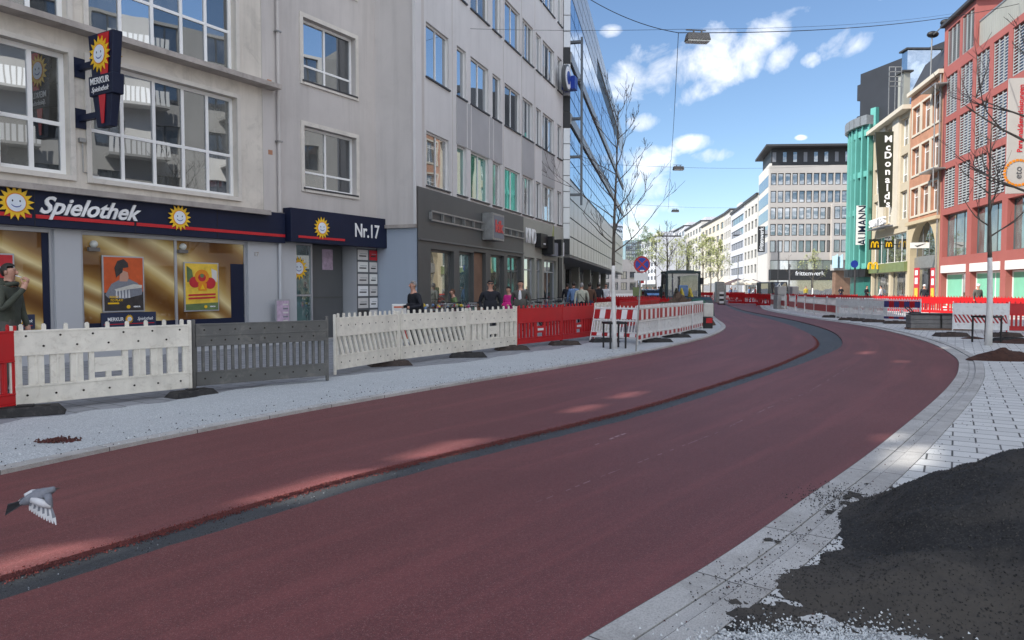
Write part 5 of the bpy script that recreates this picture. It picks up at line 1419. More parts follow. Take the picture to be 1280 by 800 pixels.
# roof lamps on the terrace
r=thing('roof_floodlight','pair of dark floodlights on a thin mast above the orange house','floodlight',at(1164,60,57)); m=MB(); m.tube([at(1164,62,57)+Vector((0,0,-2.2)),at(1165,45,57),at(1181,30,55),at(1187,27,54.5)],.05,'galv',6); m.build('mast',r); m=MB(); m.ell(at(1166,43,57),(.45,.3,.25),'black'); m.ell(at(1183,28,55),(.45,.3,.25),'black'); split(m.build('lamp_head',r,smooth=True))
# ------------------------------------------------------------------ office block at the square
FO=Facade((xat(960,145),145),P1=(xat(960,145)+26,143.5)); # front face, camera side
OB=bigroot('stone_office_block','pale stone office block with a flat overhanging roof and rows of dark square windows','building',FO)
s=FO.s
def zo(py): return at(1000,py,145).z
FOL=Facade((FO.P.x,FO.P.y),ang=11.6,right=True)
ztop=zo(207); cw=1.10; px_=[965+8.85*k for k in range(13)]
ops=[]
for r,py in enumerate((224,246,266.8,287.3,308)):
    for x in px_: c=s(x); ops.append((c-cw/2,c+cw/2,zo(py)-1.15,zo(py)+1.15))
grd=[(s(961)+1,25,.3,4.0)]; mez=[(s(962),s(1040),zo(340),zo(325))]
wall(FO,0,26,0,ztop,ops+mez,'office_stone',OB,depth=.35,back=.9)
def skew(m,s0,s1,d0,z0,z1,L,mat):
    a=FO.pt(s0,0,d0); b=FO.pt(s1,0,d0); v=Vector((FOL.u.x,FOL.u.y,0))*L
    m.hexa([(p.x,p.y,z0) for p in (a,b,b+v,a+v)]+[(p.x,p.y,z1) for p in (a,b,b+v,a+v)],mat)
for i,o in enumerate(ops):
    if i%13<12: window(FO,o,OB,frame='black',glass='glass_far',mull=(),fw=.14,depth=.25)
window(FO,mez[0],OB,frame='shop_frame',glass=['glass_dark','glass_curtain','glass_room'],mull=(.16,.3,.45,.6,.72,.85),fw=.12,depth=.3)
m=MB(); skew(m,.8,26,-2.0,ztop+.01,ztop+3.6,13,'black_cladding'); 
m.build('penthouse',OB)
m=MB()
for k in range(12): m.fbox(FO,1+k*2,1.7+k*2,ztop+1.0,ztop+2.9,-1.99,-1.9,'glass_far' if k%3 else 'feather_grey')
split(m.build('penthouse_window',OB))
m=MB(); skew(m,-1.0,27,.8,ztop+3.61,ztop+4.0,18,'roof_dark'); m.build('roof',OB)
m=MB(); m.fbox(FO,0,19,3.2,5.2,.01,1.6,'black'); m.build('awning',OB)
text(OB,'frittenwerk',FO.M(7.4,4.4,1.61),1.2,'sign_white',ext=.01)
m=MB(); m.fbox(FO,.3,25,.2,3.1,.01,.1,'glass_shop'); m.build('shop_glazing',OB)
m=MB(); x0=s(1036); m.fbox(FO,x0,26,7,zo(256),.01,1.0,'office_stone'); 
m.build('side_bay',OB)
m=MB(); 
for py in (266.8,287.3,308):
    for k in range(3): c=s(1042+k*8.8); m.fbox(FO,c-cw/2,c+cw/2,zo(py)-1.2,zo(py)+1.2,1.001,1.03,'black'); m.fbox(FO,c-cw/2+.12,c+cw/2-.12,zo(py)-1.08,zo(py)+1.08,1.031,1.04,'glass_far')
m.build('bay_window',OB)
m=MB(); m.fbox(FOL,.35,17,0,ztop+.5,-.4,.05,'white_render'); m.build('side_wall',OB)
m=MB()
for py in (224,246,266.8,287.3,308): m.fbox(FOL,.6,16.4,zo(py)-1.2,zo(py)+1.0,.051,.08,'glass_room')
m.build('side_window_band',OB)
r=thing('eatery_sign','vertical black sign reading frittenwerk on the left corner of the stone office block','sign',(xat(952,143),143.5,8)); m=MB(); a,b=at(947.5,315,143.5),at(956.5,283,143.5); m.box(a.x,b.x,143.5,143.8,a.z,b.z,'black'); m.build('sign_board',r)
Mx=Matrix(((0,-1,0,(a.x+b.x)/2),(0,0,-1,143.49),(1,0,0,(a.z+b.z)/2),(0,0,0,1))); text(r,'frittenwerk',Mx,1.15,'sign_white',ext=.01,bold=.01,sx=.85)
text(OB,'Allianz',FO.M(s(1040),zo(207)+0-1.0,.05),1.0,'gold',ext=.02) if False else None
# low brown pavilion and pale blue board to the right of it
r=thing('brown_pavilion','low brown panelled pavilion between the office block and the turquoise boutique','pavilion',(xat(1052,100),100,0)); a,b=at(1044,365,100),at(1068,338,100); m=MB(); m.box(a.x,b.x+3,100,101,0,b.z,'brown_board'); m.build('wall',r); m=MB(); m.box(a.x-.3,b.x+3.3,99.6,101,b.z,b.z+.8,'concrete'); m.build('roof',r)
r=thing('billboard','pale blue and white folded billboard above the brown pavilion','billboard',(xat(1052,99),99,5)); a,b=at(1043,335,99),at(1056,320,99); m=MB()
for k in range(4):
    x0=a.x+(b.x-a.x)*k/4; x1=a.x+(b.x-a.x)*(k+1)/4; m.hexa([(x0,99,a.z),(x1,99.4 if k%2 else 98.8,a.z),(x1,99.7,a.z),(x0,99.7,a.z),(x0,99,b.z),(x1,99.4 if k%2 else 98.8,b.z+.3),(x1,99.7,b.z),(x0,99.7,b.z)],'pale_blue_board' if k%2==0 else 'banner_white')
m.build('panel',r)
# far row on the right of the long street
def farb(name,label,pxr,Dr,pxl,Dl,top_r,mat,nc,nr,glass='glass_far',frame=None,roof=True,zb=4.2,band=False):
    F=Facade((xat(pxr,Dr),Dr),P1=(xat(pxl,Dl),Dl),right=True); L=F.L
    zt=at(pxr,top_r,Dr).z; r=bigroot(name,label,'building',F)
    ops=[]; h=(zt-zb-1.0)/nr
    for i in range(nc):
        for j in range(nr):
            a=L*(i+.18)/nc; b=L*(i+.82)/nc
            if band: a=L*.04; b=L*.96
            if band and i: continue
            ops.append((a,b,zb+h*j+h*.25,zb+h*j+h*.80))
    wall(F,0,L,0,zt,ops+[(L*.05,L*.95,.3,3.2)],mat,r,depth=.3,back=12)
    for o in ops: window(F,o,r,frame=frame or 'mirror_frame',glass=glass,mull=(.5,) if not band else (.2,.4,.6,.8),fw=.15,depth=.28)
    m=MB(); m.fbox(F,L*.05,L*.95,.3,3.2,-.28,-.2,'glass_shop'); m.build('shop_glazing',r)
    if roof: m=MB(); m.fbox(F,0,L,zt,zt+.6,-10,.4,'roof_dark'); m.fbox(F,L*.2,L*.7,zt+.61,zt+2.6,-8,-3,'cool_render'); m.build('roof',r)
    return r,F,zt
farb('white_house','white rendered house right behind the stone office block, with brown shutters',945.5,163,929,182,244,'white_render',4,5)
farb('glass_fronted_house','grey glass fronted house, second behind the stone office block',928.6,183,912.5,207,257,'cool_render',3,5,band=True)
farb('striped_house','white house with lilac vertical stripes, third behind the stone office block',912,208,904,222,263,'white_render',4,5,glass='glass_dark')
r,F,zt=farb('corner_house','pale cream corner house with a steep grey roof in the far street',904,223,876,270,269,'cream_light',6,5)
farb('balcony_house','white house with balconies beyond the cream corner house',875.5,271,855,318,277,'white_render',6,6)
farb('lilac_house','pale lilac grey house in the middle of the far street',854.5,319,838,362,283,'cool_render',5,6)
farb('pale_house','pale house with wide window bands in the far street',837.5,363,821,420,290,'white_render',3,6,band=True)
farb('dark_roof_block','dark roofed grey block near the vanishing point of the street',820.5,300,801,330,296,'cool_render',5,6)
r=thing('glass_tower','blue green glass tower at the end of the street','tower',(xat(792,330),330,0)); a,b=at(782,365,330),at(802,300,330); m=MB(); m.box(a.x,b.x,330,350,0,b.z,'glass_mirror')
for k in range(9): m.box(a.x+(b.x-a.x)*k/8-.15,a.x+(b.x-a.x)*k/8+.15,329.8,330,0,b.z,'mirror_frame')
for k in range(14): m.box(a.x,b.x,329.85,330,b.z*k/14,b.z*k/14+.5,'mirror_frame')
m.build('curtain_wall',r)
FX=Facade((xat(690,205),205),P1=(xat(796,228),228)); XB=bigroot('distant_block','low grey block closing the view behind the red barriers left of the far trees','building',FX); zt=at(740,322,210).z
ops=[(FX.L*(i+.15)/9,FX.L*(i+.85)/9,1+j*3.3,3.3+j*3.3) for i in range(9) for j in range(int((zt-1)/3.4))]
wall(FX,0,FX.L,0,zt,ops,'render_grey',XB,depth=.3,back=8)
for o in ops: window(FX,o,XB,frame='mirror_frame',glass='glass_far',mull=(.5,),fw=.15,depth=.28)
# ------------------------------------------------------------------ trees
def bare_tree(name,label,x,y,H,rad,seed,paint_z=0,spread=1.0,first=.42,depth=4,n1=16,lean=0,cat='tree',up=.55,twigr=.0035,group=None,leaf=None,leafn=0,leafs=.05,z0=.06):
    rr=random.Random(seed); r=thing(name,label,cat,(x,y,z0),0,group)
    tr=MB(); cr=MB(); pa=MB(); tips=[]
    def trunkpt(t): return Vector((lean*H*t+.05*math.sin(t*5+seed)*H*.12, .03*H*math.sin(t*4+seed*2)*.4, H*t))
    N=14; P=[trunkpt(k/N) for k in range(N+1)]; Rd=[rad*(1-.93*(k/N)**.9)+twigr for k in range(N+1)]
    if paint_z>0:
        kz=[k for k in range(N+1) if P[k].z<=paint_z]; kk=kz[-1]; fr=(paint_z-P[kk].z)/(P[kk+1].z-P[kk].z); Q=P[kk].lerp(P[kk+1],fr); rq=Rd[kk]*(1-fr)+Rd[kk+1]*fr
        pa.tube(P[:kk+1]+[Q],[v*1.06 for v in Rd[:kk+1]]+[rq*1.06],'trunk_paint',9); tr.tube([Q]+P[kk+1:],[rq]+Rd[kk+1:],'bark',8)
    else: tr.tube(P,Rd,'bark',8)
    def branch(p,d,L,r0,lev):
        n=5; pts=[p]; q=p.copy(); dd=d.copy()
        for k in range(n):
            dd=(dd+Vector((rr.uniform(-.16,.16),rr.uniform(-.16,.16),rr.uniform(-.04,.20)*up*1.6))).normalized(); q=q+dd*L/n; pts.append(q.copy())
        cr.tube(pts,[max(twigr,r0*(1-.8*k/n)) for k in range(n+1)],'twig' if lev>1 else 'bark',4 if lev>1 else 6,cap=False)
        tips.append((pts[-1],L))
        if lev<depth:
            for k in range(rr.choice((2,3,3))):
                t=rr.uniform(.25,.95); i=min(n-1,int(t*n)); b=pts[i].lerp(pts[i+1],t*n-i)
                ax=Vector((rr.uniform(-1,1),rr.uniform(-1,1),rr.uniform(-.2,.7))).normalized()
                branch(b,(dd*1.0+ax*.75).normalized(),L*rr.uniform(.42,.66),max(twigr,r0*.5),lev+1)
    for k in range(n1):
        t=first+(1-first)*(k+.5)/n1*.97; p=trunkpt(t); a=k*2.4+rr.uniform(-.4,.4)
        L=H*.34*spread*(1-.62*((t-first)/(1-first)))*rr.uniform(.75,1.15)
        branch(p,Vector((math.cos(a),math.sin(a),up+rr.uniform(0,.35))).normalized(),L,rad*.42*(1-.6*t),1)
    tr.build('trunk',r,smooth=True,local=True)
    if paint_z>0: pa.build('painted_trunk',r,smooth=True,local=True)
    cr.build('branches',r,local=True)
    if leaf:
        m=MB(); 
        for _ in range(leafn):
            p,L=rr.choice(tips); c=p+Vector((rr.gauss(0,1),rr.gauss(0,1),rr.gauss(0,1)))*L*.28; 
            a=Vector((rr.uniform(-1,1),rr.uniform(-1,1),rr.uniform(-1,1))).normalized(); b=a.orthogonal().normalized(); s_=leafs*rr.uniform(.6,1.3)
            m.quad([c-a*s_,c-b*s_*.6,c+a*s_,c+b*s_*.6],leaf)
        m.build('leaves',r,local=True)
    return r
q=gp(768,436,.07)
bare_tree('young_street_tree','bare young street tree with a white painted trunk on the left pavement',q.x,q.y,6.1,.062,3,paint_z=2.1,spread=.85,first=.38,n1=17,depth=4,lean=.003,up=.62)
q=gp(1233,431,.07)
bare_tree('young_street_tree','bare young street tree with a white painted trunk on the right paving',q.x,q.y,6.0,.085,8,paint_z=2.35,spread=.55,first=.46,n1=11,depth=3,up=.75)
bare_tree('street_tree','dark bare tree whose branches reach in from the right edge of the picture',xat(1330,9.2),9.2,4.6,.09,21,spread=1.15,first=.5,n1=12,depth=4,up=.30,twigr=.003)
def guard(px,py,label,w=.42,h=.62):
    q=gp(px,py,.07); r=thing('tree_guard',label,'tree guard',(q.x,q.y,.07),.3)
    for a,b in ((-1,-1),(1,-1),(1,1),(-1,1)):
        m=MB(); m.tube([(a*w/2,b*w/2,0),(a*w/2,b*w/2,h)],.026,'black',8); m.build('post',r,local=True)
    m=MB(); 
    m.box(-w/2-.04,w/2+.04,-w/2-.03,-w/2+.03,h,h+.05,'black'); m.box(-w/2-.04,w/2+.04,w/2-.03,w/2+.03,h,h+.05,'black'); m.box(-w/2-.03,-w/2+.03,-w/2+.031,w/2-.031,h,h+.05,'black'); m.box(w/2-.03,w/2+.03,-w/2+.031,w/2-.031,h,h+.05,'black'); m.build('top_rail',r,local=True)
guard(768,435,'black four posted guard around the painted tree on the left pavement'); guard(1233,428,'black four posted guard around the painted tree on the right paving',.48,.70)
# distant budding trees
TD=[(833,72,7.5,'tall thin bare tree rising behind the loader cab',None),(878,105,8.5,'budding tree behind the loader, left of the grey signal box','leaf_spring'),(888,118,9,'budding tree in the middle of the far group','leaf_spring'),(897,112,8,'budding tree nearest to the far parasols','leaf_spring'),(820,120,10,'pale green tree right of the no stopping sign','leaf_spring'),(808,140,12,'green tree just behind the no stopping sign','leaf_dark'),(797,160,14,'green tree in front of the blue glass tower','leaf_dark'),(858,130,9.5,'budding tree right behind the loader cab roof','leaf_spring'),(845,150,11,'faint budding tree far behind the loader cab','leaf_spring')]
for i,(px,D,H,l,lf) in enumerate(TD):
    bare_tree('street_tree',l,xat(px,D),D,H,.12,30+i,spread=.95,first=.3,n1=12,depth=3,leaf=lf,leafn=1500 if lf else 0,leafs=.10,twigr=.012,group='trees along the far street',z0=0)
q=(xat(1016,88),88); bare_tree('street_tree','small budding tree in front of the black eatery awning',q[0],q[1],5.4,.09,60,paint_z=1.6,spread=1.1,first=.40,n1=12,depth=3,leaf='leaf_spring',leafn=900,leafs=.07,twigr=.012,z0=0)
bare_tree('street_tree','thin bare sapling left of the office block corner',xat(985,80),80,5.2,.05,61,spread=.4,first=.5,n1=6,depth=2,twigr=.01,z0=0)
# ------------------------------------------------------------------ wires and hanging lamps
def wire(name,label,a,b,sag,r,n=24,cat='wire'):
    a,b=Vector(a),Vector(b); pts=[a.lerp(b,k/n)+Vector((0,0,-sag*4*(k/n)*(1-k/n))) for k in range(n+1)]
    m=MB(); m.tube(pts,r,'wire',5); return tag(m.build(name),label,cat)
A1=at(848,41,26); 
wire('span_wire','thin straight span wire from the pale grey wall to the hanging lamp',F2.pt(F2.s(588),F2.z(588,36),.02),A1+Vector((0,0,.12)),.05,.007)
wire('power_cable','black sagging cable running from above the pale block to the hanging lamp',at(700,-26,27),A1,.30,.014)
wire('power_cable','black cable running from the hanging lamp to the right-hand roofs',A1,at(1300,-2,46),.55,.016)
wire('span_wire','thin span wire beyond the lamp towards the right-hand buildings',A1+Vector((0,0,.12)),at(1215,13,50),.3,.007)
A2=at(838,206,58); A3=at(835,262,92)
wire('lengthwise_cable','thin cable hanging along the street between the first and second lamps',A1,A2,.8,.012)
wire('lengthwise_cable','thin cable hanging along the street beyond the second lamp',A2,A3,.6,.014)
wire('span_wire','thin span wire carrying the second lamp across the street',F3.pt(17,at(725,202,55).z,.05),at(1062,204,100),.5,.012); 
wire('span_wire','faint span wire carrying the third lamp',F3.pt(45,at(780,262,90).z,.05),at(945,258,160),.4,.014)
def lamp(label,p,w,rz):
    r=thing('hanging_lamp',label,'street lamp',p,rz); h=w*.30; t=w*.45
    m=MB(); m.hexa([(-w/2,-t/2,-h),(w/2,-t/2,-h),(w/2,t/2,-h),(-w/2,t/2,-h),(-w*.44,-t*.36,0),(w*.44,-t*.36,0),(w*.44,t*.36,0),(-w*.44,t*.36,0)],'lamp_metal'); m.build('housing',r,local=True,bevel=.01)
    m=MB(); m.box(-w*.46,w*.46,-t*.44,t*.44,-h-.05,-h-.001,'lamp_lens'); m.build('lens',r,local=True)
    m=MB(); m.box(-w*.2,-w*.14,-.02,.02,0,.12,'lamp_metal'); m.box(w*.14,w*.2,-.02,.02,0,.12,'lamp_metal'); m.tube([(-w*.5,0,.11),(w*.35,0,.11)],.02,'lamp_metal',6); m.build('hanger',r,local=True)
lamp('large grey box lamp hanging on the span wire high over the road',at(872,42,26),.84,.12)
lamp('second smaller box lamp hanging over the street, below the first one',at(844,208,58)+Vector((.25,0,0)),.85,.1)
lamp('third and smallest box lamp hanging above the loader',at(840,262,92)+Vector((.4,0,0)),.9,.1)
# ------------------------------------------------------------------ signs on posts
q=gp(795,439,.07); D=q.y
r=thing('no_stopping_sign','round blue no stopping sign with red cross and white plate on a thin post','road sign',(q.x,q.y,.07)); 
top=at(802.5,322,D); m=MB(); m.tube([q,top],.020,'galv',8); m.build('post',r)
c=at(802.5,330.5,D-.05); Mx=frameM(c,(1,.05,0),(.0,0,1)); rad=.200
circ=lambda R_,n=32:[(R_*math.cos(2*PI*k/n),R_*math.sin(2*PI*k/n)) for k in range(n)]
m=MB(); m.poly(Mx,circ(rad),.012,'sheet_red',-.012); m.poly(Mx,circ(rad*.80),.002,'sign_blue',.0005)
for a in (PI/4,-PI/4):
    ca,sa=math.cos(a),math.sin(a); m.poly(Mx,[(x*ca-y*sa,x*sa+y*ca) for x,y in ((-rad*.82,-rad*.10),(rad*.82,-rad*.10),(rad*.82,rad*.10),(-rad*.82,rad*.10))],.002,'sheet_red',.003 if a>0 else .004)
m.poly(Mx,[(-.05,-.165),(.05,-.165),(.05,-.135),(-.05,-.135)],.002,'sheet_white',.0065)
m.build('disc',r)
m=MB(); c2=at(801.5,346,D-.04); Mx=frameM(c2,(1,.05,0),(0,0,1)); m.poly(Mx,[(-.17,-.09),(.17,-.09),(.17,.09),(-.17,.09)],.01,'banner_white',-.01); m.build('plate',r)
m=MB(); c3=at(803,351.5,D-.03); m.poly(frameM(c3,(1,.05,0),(0,0,1)),[(-.04,-.05),(.04,-.05),(.04,.1),(-.04,.1)],.01,'sheet_red',-.012); m.build('sticker',r)
r=thing('olive_sign','back of a small olive sign standing among the red barriers','road sign',(xat(797,33),33,0)); a=at(791,370,33); b=at(802,359,33); m=MB(); m.box(a.x,b.x,33,33.02,a.z,b.z,'olive_fascia'); m.build('plate',r); m=MB(); m.tube([(xat(797,33),33.04,0),(xat(797,33),33.04,b.z)],.025,'galv',6); m.build('post',r)
for px,D,top,l in ((906.5,75,356,'pale post left of the grey signal box at the far end of the road'),(986,62,330,'thin white post among the right-hand barriers'),(972,96,300,'tall dark signal mast in front of the office block'),(922,100,320,'dark lamp post before the far white houses'),(1068,60,328,'dark thin post with a small blue disc before the turquoise boutique'),(1014,105,350,'short grey post by the budding tree')):
    r=thing('post',l,'post',(xat(px,D),D,0)); m=MB(); m.tube([(xat(px,D),D,0),(xat(px,D),D,at(px,top,D).z)],.07,'galv' if 'pale' in l or 'white' in l else 'roof_dark',8); m.build('shaft',r)
    if 'blue disc' in l: m=MB(); m.poly(frameM(at(px,330,D-.1),(1,0,0),(0,0,1)),circ(.3),.03,'sign_blue'); m.build('disc',r)
# grey cabinets / concrete blocks at the far end
for px0,px1,D,t,l,mat in ((971.5,984,54,358,'wide grey concrete block standing on the right kerb','concrete'),(990,999,60,358,'narrow grey concrete block behind the red band barriers','concrete'),(895,906,80,352,'grey signal box left of the dark red end barriers','galv')):
    r=thing('concrete_block',l,'block',(xat(px0,D),D,0)); m=MB(); m.box(xat(px0,D),xat(px1,D),D,D+.8,0.02,at(px0,t+11 if px0!=895 else 362,D).z if px0!=895 else 1.2,mat); m.build('base',r,bevel=.03)
    m=MB(); m.box(xat(px0,D)+.03,xat(px1,D)-.03,D+.03,D+.75,(at(px0,t+11,D).z if px0!=895 else 1.2)+.01,at(px0,t,D).z,mat); m.build('top',r,bevel=.04)
r=thing('warning_beacon','black and white striped beacon at the far left end of the road','beacon',(xat(902,70),70,0)); m=MB(); x=xat(902,70)
for k in range(5): m.box(x-.2,x+.2,70,70.05,.15+k*.22,.37+k*.22-.001,'black' if k%2 else 'sheet_white')
m.build('board',r); m=MB(); m.box(x-.3,x+.3,69.8,70.3,0,.14,'rubber'); m.build('foot',r)
# stack of kerb stones and the tamper
q=gp(1173,412,.07)
r=thing('kerb_stone_stack','stack of long grey kerb stones with a pallet on the right paving','stone stack',(q.x,q.y,.07))
for a in range(2):
    for b in range(3):
        m=MB(); L=.98; x0=-1.02+a*1.03+R.uniform(-.02,.02); m.box(x0,x0+L,-.35,.35,.06+b*.165,.06+b*.165+.155,'kerb_block'); m.build('stone',r,local=True,bevel=.012)
m=MB()
for y in (-.3,0,.3): m.box(-1.05,1.0,y-.05,y+.05,0,.055,'brown_board')
m.box(-1.0,1.1,-.38,.38,.56,.60,'roof_dark'); m.build('pallet',r,local=True); r.rotation_euler.z=-.25
q=gp(1143,410,.07)
r=thing('soil_tamper','black vibrating tamper leaning beside the stack of kerb stones','machine',(q.x,q.y,.07)); m=MB(); m.box(-.15,.15,-.2,.2,0,.08,'black'); m.tube([(0,0,.08),(.0,0,.35)],.08,'black',10); m.build('foot_plate',r,local=True,bevel=.01); m=MB(); m.box(-.16,.18,-.14,.14,.36,.62,'black'); m.build('engine',r,local=True,bevel=.03); m=MB(); m.tube([(-.1,-.1,.6),(-.32,-.16,.80),(-.32,.16,.80),(-.1,.1,.6)],.022,'roof_dark',6); m.build('handle',r,local=True)
# ------------------------------------------------------------------ loader, earth heap, box
q=(xat(850,40),40)
LD=thing('wheel_loader','dark wheel loader with a boxy glass cab facing the camera behind the earth heap','loader',(q[0],q[1],0),.0)
def bx(m,*a): m.box(*a); return m
m=MB(); w=.88; zr=2.38; mt='machine_green'
for sx in (-1,1):
    m.tube([(sx*w,-.7,1.0),(sx*w*.97,-.62,zr)],.085,mt,6); m.tube([(sx*w,.7,.9),(sx*w*.97,.62,zr)],.055,mt,6)
m.box(-w-.02,w+.02,-.8,.8,zr,zr+.12,mt); m.box(-w*.7,w*.7,-.6,.6,zr+.12,zr+.17,mt); m.build('cab_frame',LD,local=True,bevel=.01)
m=MB(); m.box(-w+.06,w-.06,-.68,-.66,1.1,zr-.02,'glass_far'); m.box(-w-.0,-w+.02,-.6,.6,1.1,zr-.02,'glass_far'); m.box(w-.02,w,-.6,.6,1.1,zr-.02,'glass_far'); m.build('cab_glass',LD,local=True)
m=MB(); m.box(-.25,.25,-.80,-.69,1.15,1.75,'blue_cloth'); m.build('seat_cover',LD,local=True,bevel=.04)
m=MB(); m.box(-w,w,-.9,1.4,.55,1.08,mt); m.box(-w*.8,w*.8,.8,2.2,1.08,1.7,mt); m.build('body',LD,local=True,bevel=.04)
for sx in (-1,1):
    for y in (-1.0,1.3):
        m=MB(); m.tube([(sx*(w+.0),y,.5),(sx*(w+.36),y,.5)],[.5,.5],'tyre',18); wl_=m.build('wheel',LD,local=True,smooth=False); m=MB(); m.tube([(sx*(w+.361),y,.5),(sx*(w+.38),y,.5)],.26,'machine_yellow',14); m.build('rim',wl_,local=True)
    m=MB(); m.tube([(sx*.25,-.9,.9),(sx*.22,-1.3,1.55),(sx*.22,-2.0,1.0)],.06,'machine_yellow',6); m.build('lift_arm',LD,local=True)
    m=MB(); m.box(sx*(w+.12)-.08,sx*(w+.12)+.08,-.75,-.70,1.8,2.15,'black'); m.tube([(sx*w,-.7,2.1),(sx*(w+.12),-.73,2.05)],.02,'black',5); m.build('mirror',LD,local=True)
m=MB(); m.hexa([(-1.1,-2.9,.2),(1.1,-2.9,.2),(1.1,-2.0,.2),(-1.1,-2.0,.2),(-1.1,-2.5,1.0),(1.1,-2.5,1.0),(1.1,-2.0,1.15),(-1.1,-2.0,1.15)],'machine_green'); m.build('bucket',LD,local=True,bevel=.02)
q=(xat(858,30),31); mound('earth_heap','broad heap of brown excavated earth in front of the wheel loader',q[0],q[1],1.35,1.6,1.3,'earth',12,z0=.05,cat='heap')
q=(xat(838,32),32.5); mound('earth_heap','smaller dark brown earth heap left of the broad one',q[0],q[1],1.2,1.0,.95,'earth',15,z0=.05,cat='heap')
r=thing('soil_container','pale concrete block wall holding the earth beside the road bend','container',(xat(886,28),28,.07)); m=MB(); m.box(xat(880,28),xat(892,28),28,30.5,.5,1.02,'bag_white'); m.build('wall',r,bevel=.02)
m=MB(); m.box(xat(879,28),xat(890.5,28),27.9,28.6,.06,.49,'black'); m.build('base',r,bevel=.02); m=MB(); m.box(xat(882,28),xat(889.5,28),27.86,27.9,.28,.47,'barrier_red'); m.build('red_reflector',r)
mm=MB(); mm.ell((xat(874,28.6),28.8,1.0),(.32,.3,.2),'tarp_green',14,8); tag(mm.build('green_tarp',smooth=True),'crumpled dark green tarp lying on the earth heap','tarp')
# ------------------------------------------------------------------ vehicles
def car(name,label,x,y,rz,mat,van=False,scale=1):
    r=thing(name,label,'van' if van else 'car',(x,y,0),rz); H=2.2 if van else 1.45
    prof=[(-2.1,.35),(2.1,.35),(2.15,.75),(1.25 if not van else 1.7,.95 if not van else 1.1),(.65 if not van else 1.3,H),(-1.3 if not van else -2.0,H),(-1.95,1.0),(-2.15,.8)]
    m=MB(); M=Matrix(((0,0,1,-.85),(1,0,0,0),(0,1,0,0),(0,0,0,1))); m.poly(M,prof,1.7,mat); m.build('body',r,local=True,bevel=.05)
    m=MB(); f=prof[3],prof[4]
    m.quad([(-.72,f[0][0]+.012,f[0][1]+.05),(.72,f[0][0]+.012,f[0][1]+.05),(.68,f[1][0]+.03,f[1][1]-.08),(-.68,f[1][0]+.03,f[1][1]-.08)],'glass_dark'); m.quad([(.72,prof[6][0]-.01,prof[6][1]+.05),(-.72,prof[6][0]-.01,prof[6][1]+.05),(-.68,prof[5][0]-.03,H-.08),(.68,prof[5][0]-.03,H-.08)],'glass_dark')
    for sx in (-1,1): m.box(sx*.852-.003,sx*.852+.003,-1.4,.7,1.0,H-.15,'glass_dark')
    m.build('window',r,local=True)
    for sx in (-1,1):
        for yy in (-1.35,1.35):
            m=MB(); m.tube([(sx*.68,yy,.32),(sx*.87,yy,.32)],.32,'tyre',16); m.build('wheel',r,local=True)
        m=MB(); m.box(sx*.6-.16,sx*.6+.16,-2.19,-2.14,.62,.78,'sheet_red'); m.build('tail_light',r,local=True)
    return r
car('parked_van','dark vehicle with a large windscreen at the far left end of the right-hand barriers',xat(966,74),74,.1+PI,'car_dark',True)
car('parked_car','dark car behind the red barriers right of the no stopping sign',xat(812,58),58,.1,'car_dark')
car('parked_car','pale car parked far down the left side of the street',xat(806,96),96,.1,'car_light')
# ------------------------------------------------------------------ parasols
def parasol(label,px,D,H,w,mat):
    r=thing('parasol',label,'parasol',(xat(px,D),D,0)); m=MB(); m.tube([(0,0,0),(0,0,H)],.04,'galv',6); m.build('pole',r,local=True); m=MB(); k=len(m.v); n=8; m.v.append((0,0,H)); i=m.mi(mat)
    for j in range(n): m.v.append((w*math.cos(2*PI*j/n),w*math.sin(2*PI*j/n),H-w*.35))
    for j in range(n): m.v.append((w*math.cos(2*PI*j/n),w*math.sin(2*PI*j/n),H-w*.35-.25))
    for j in range(n): m.f.append((0,1+j,1+(j+1)%n)); m.m.append(i); m.f.append((1+j,1+n+j,1+n+(j+1)%n,1+(j+1)%n)); m.m.append(i)
    m.build('canopy',r,local=True)
for k,(px,D,mat) in enumerate(((912,118,'umbrella_cream'),(922,112,'umbrella_dark'),(933,108,'umbrella_cream'),(941,125,'umbrella_dark'),(872,140,'umbrella_cream'))):
    parasol(['cream parasol left of the far terrace','dark parasol in the middle of the far terrace','cream parasol right of the dark one on the far terrace','dark parasol at the right end of the far terrace','cream parasol far behind the loader'][k],px,D,3.1,2.2,mat)
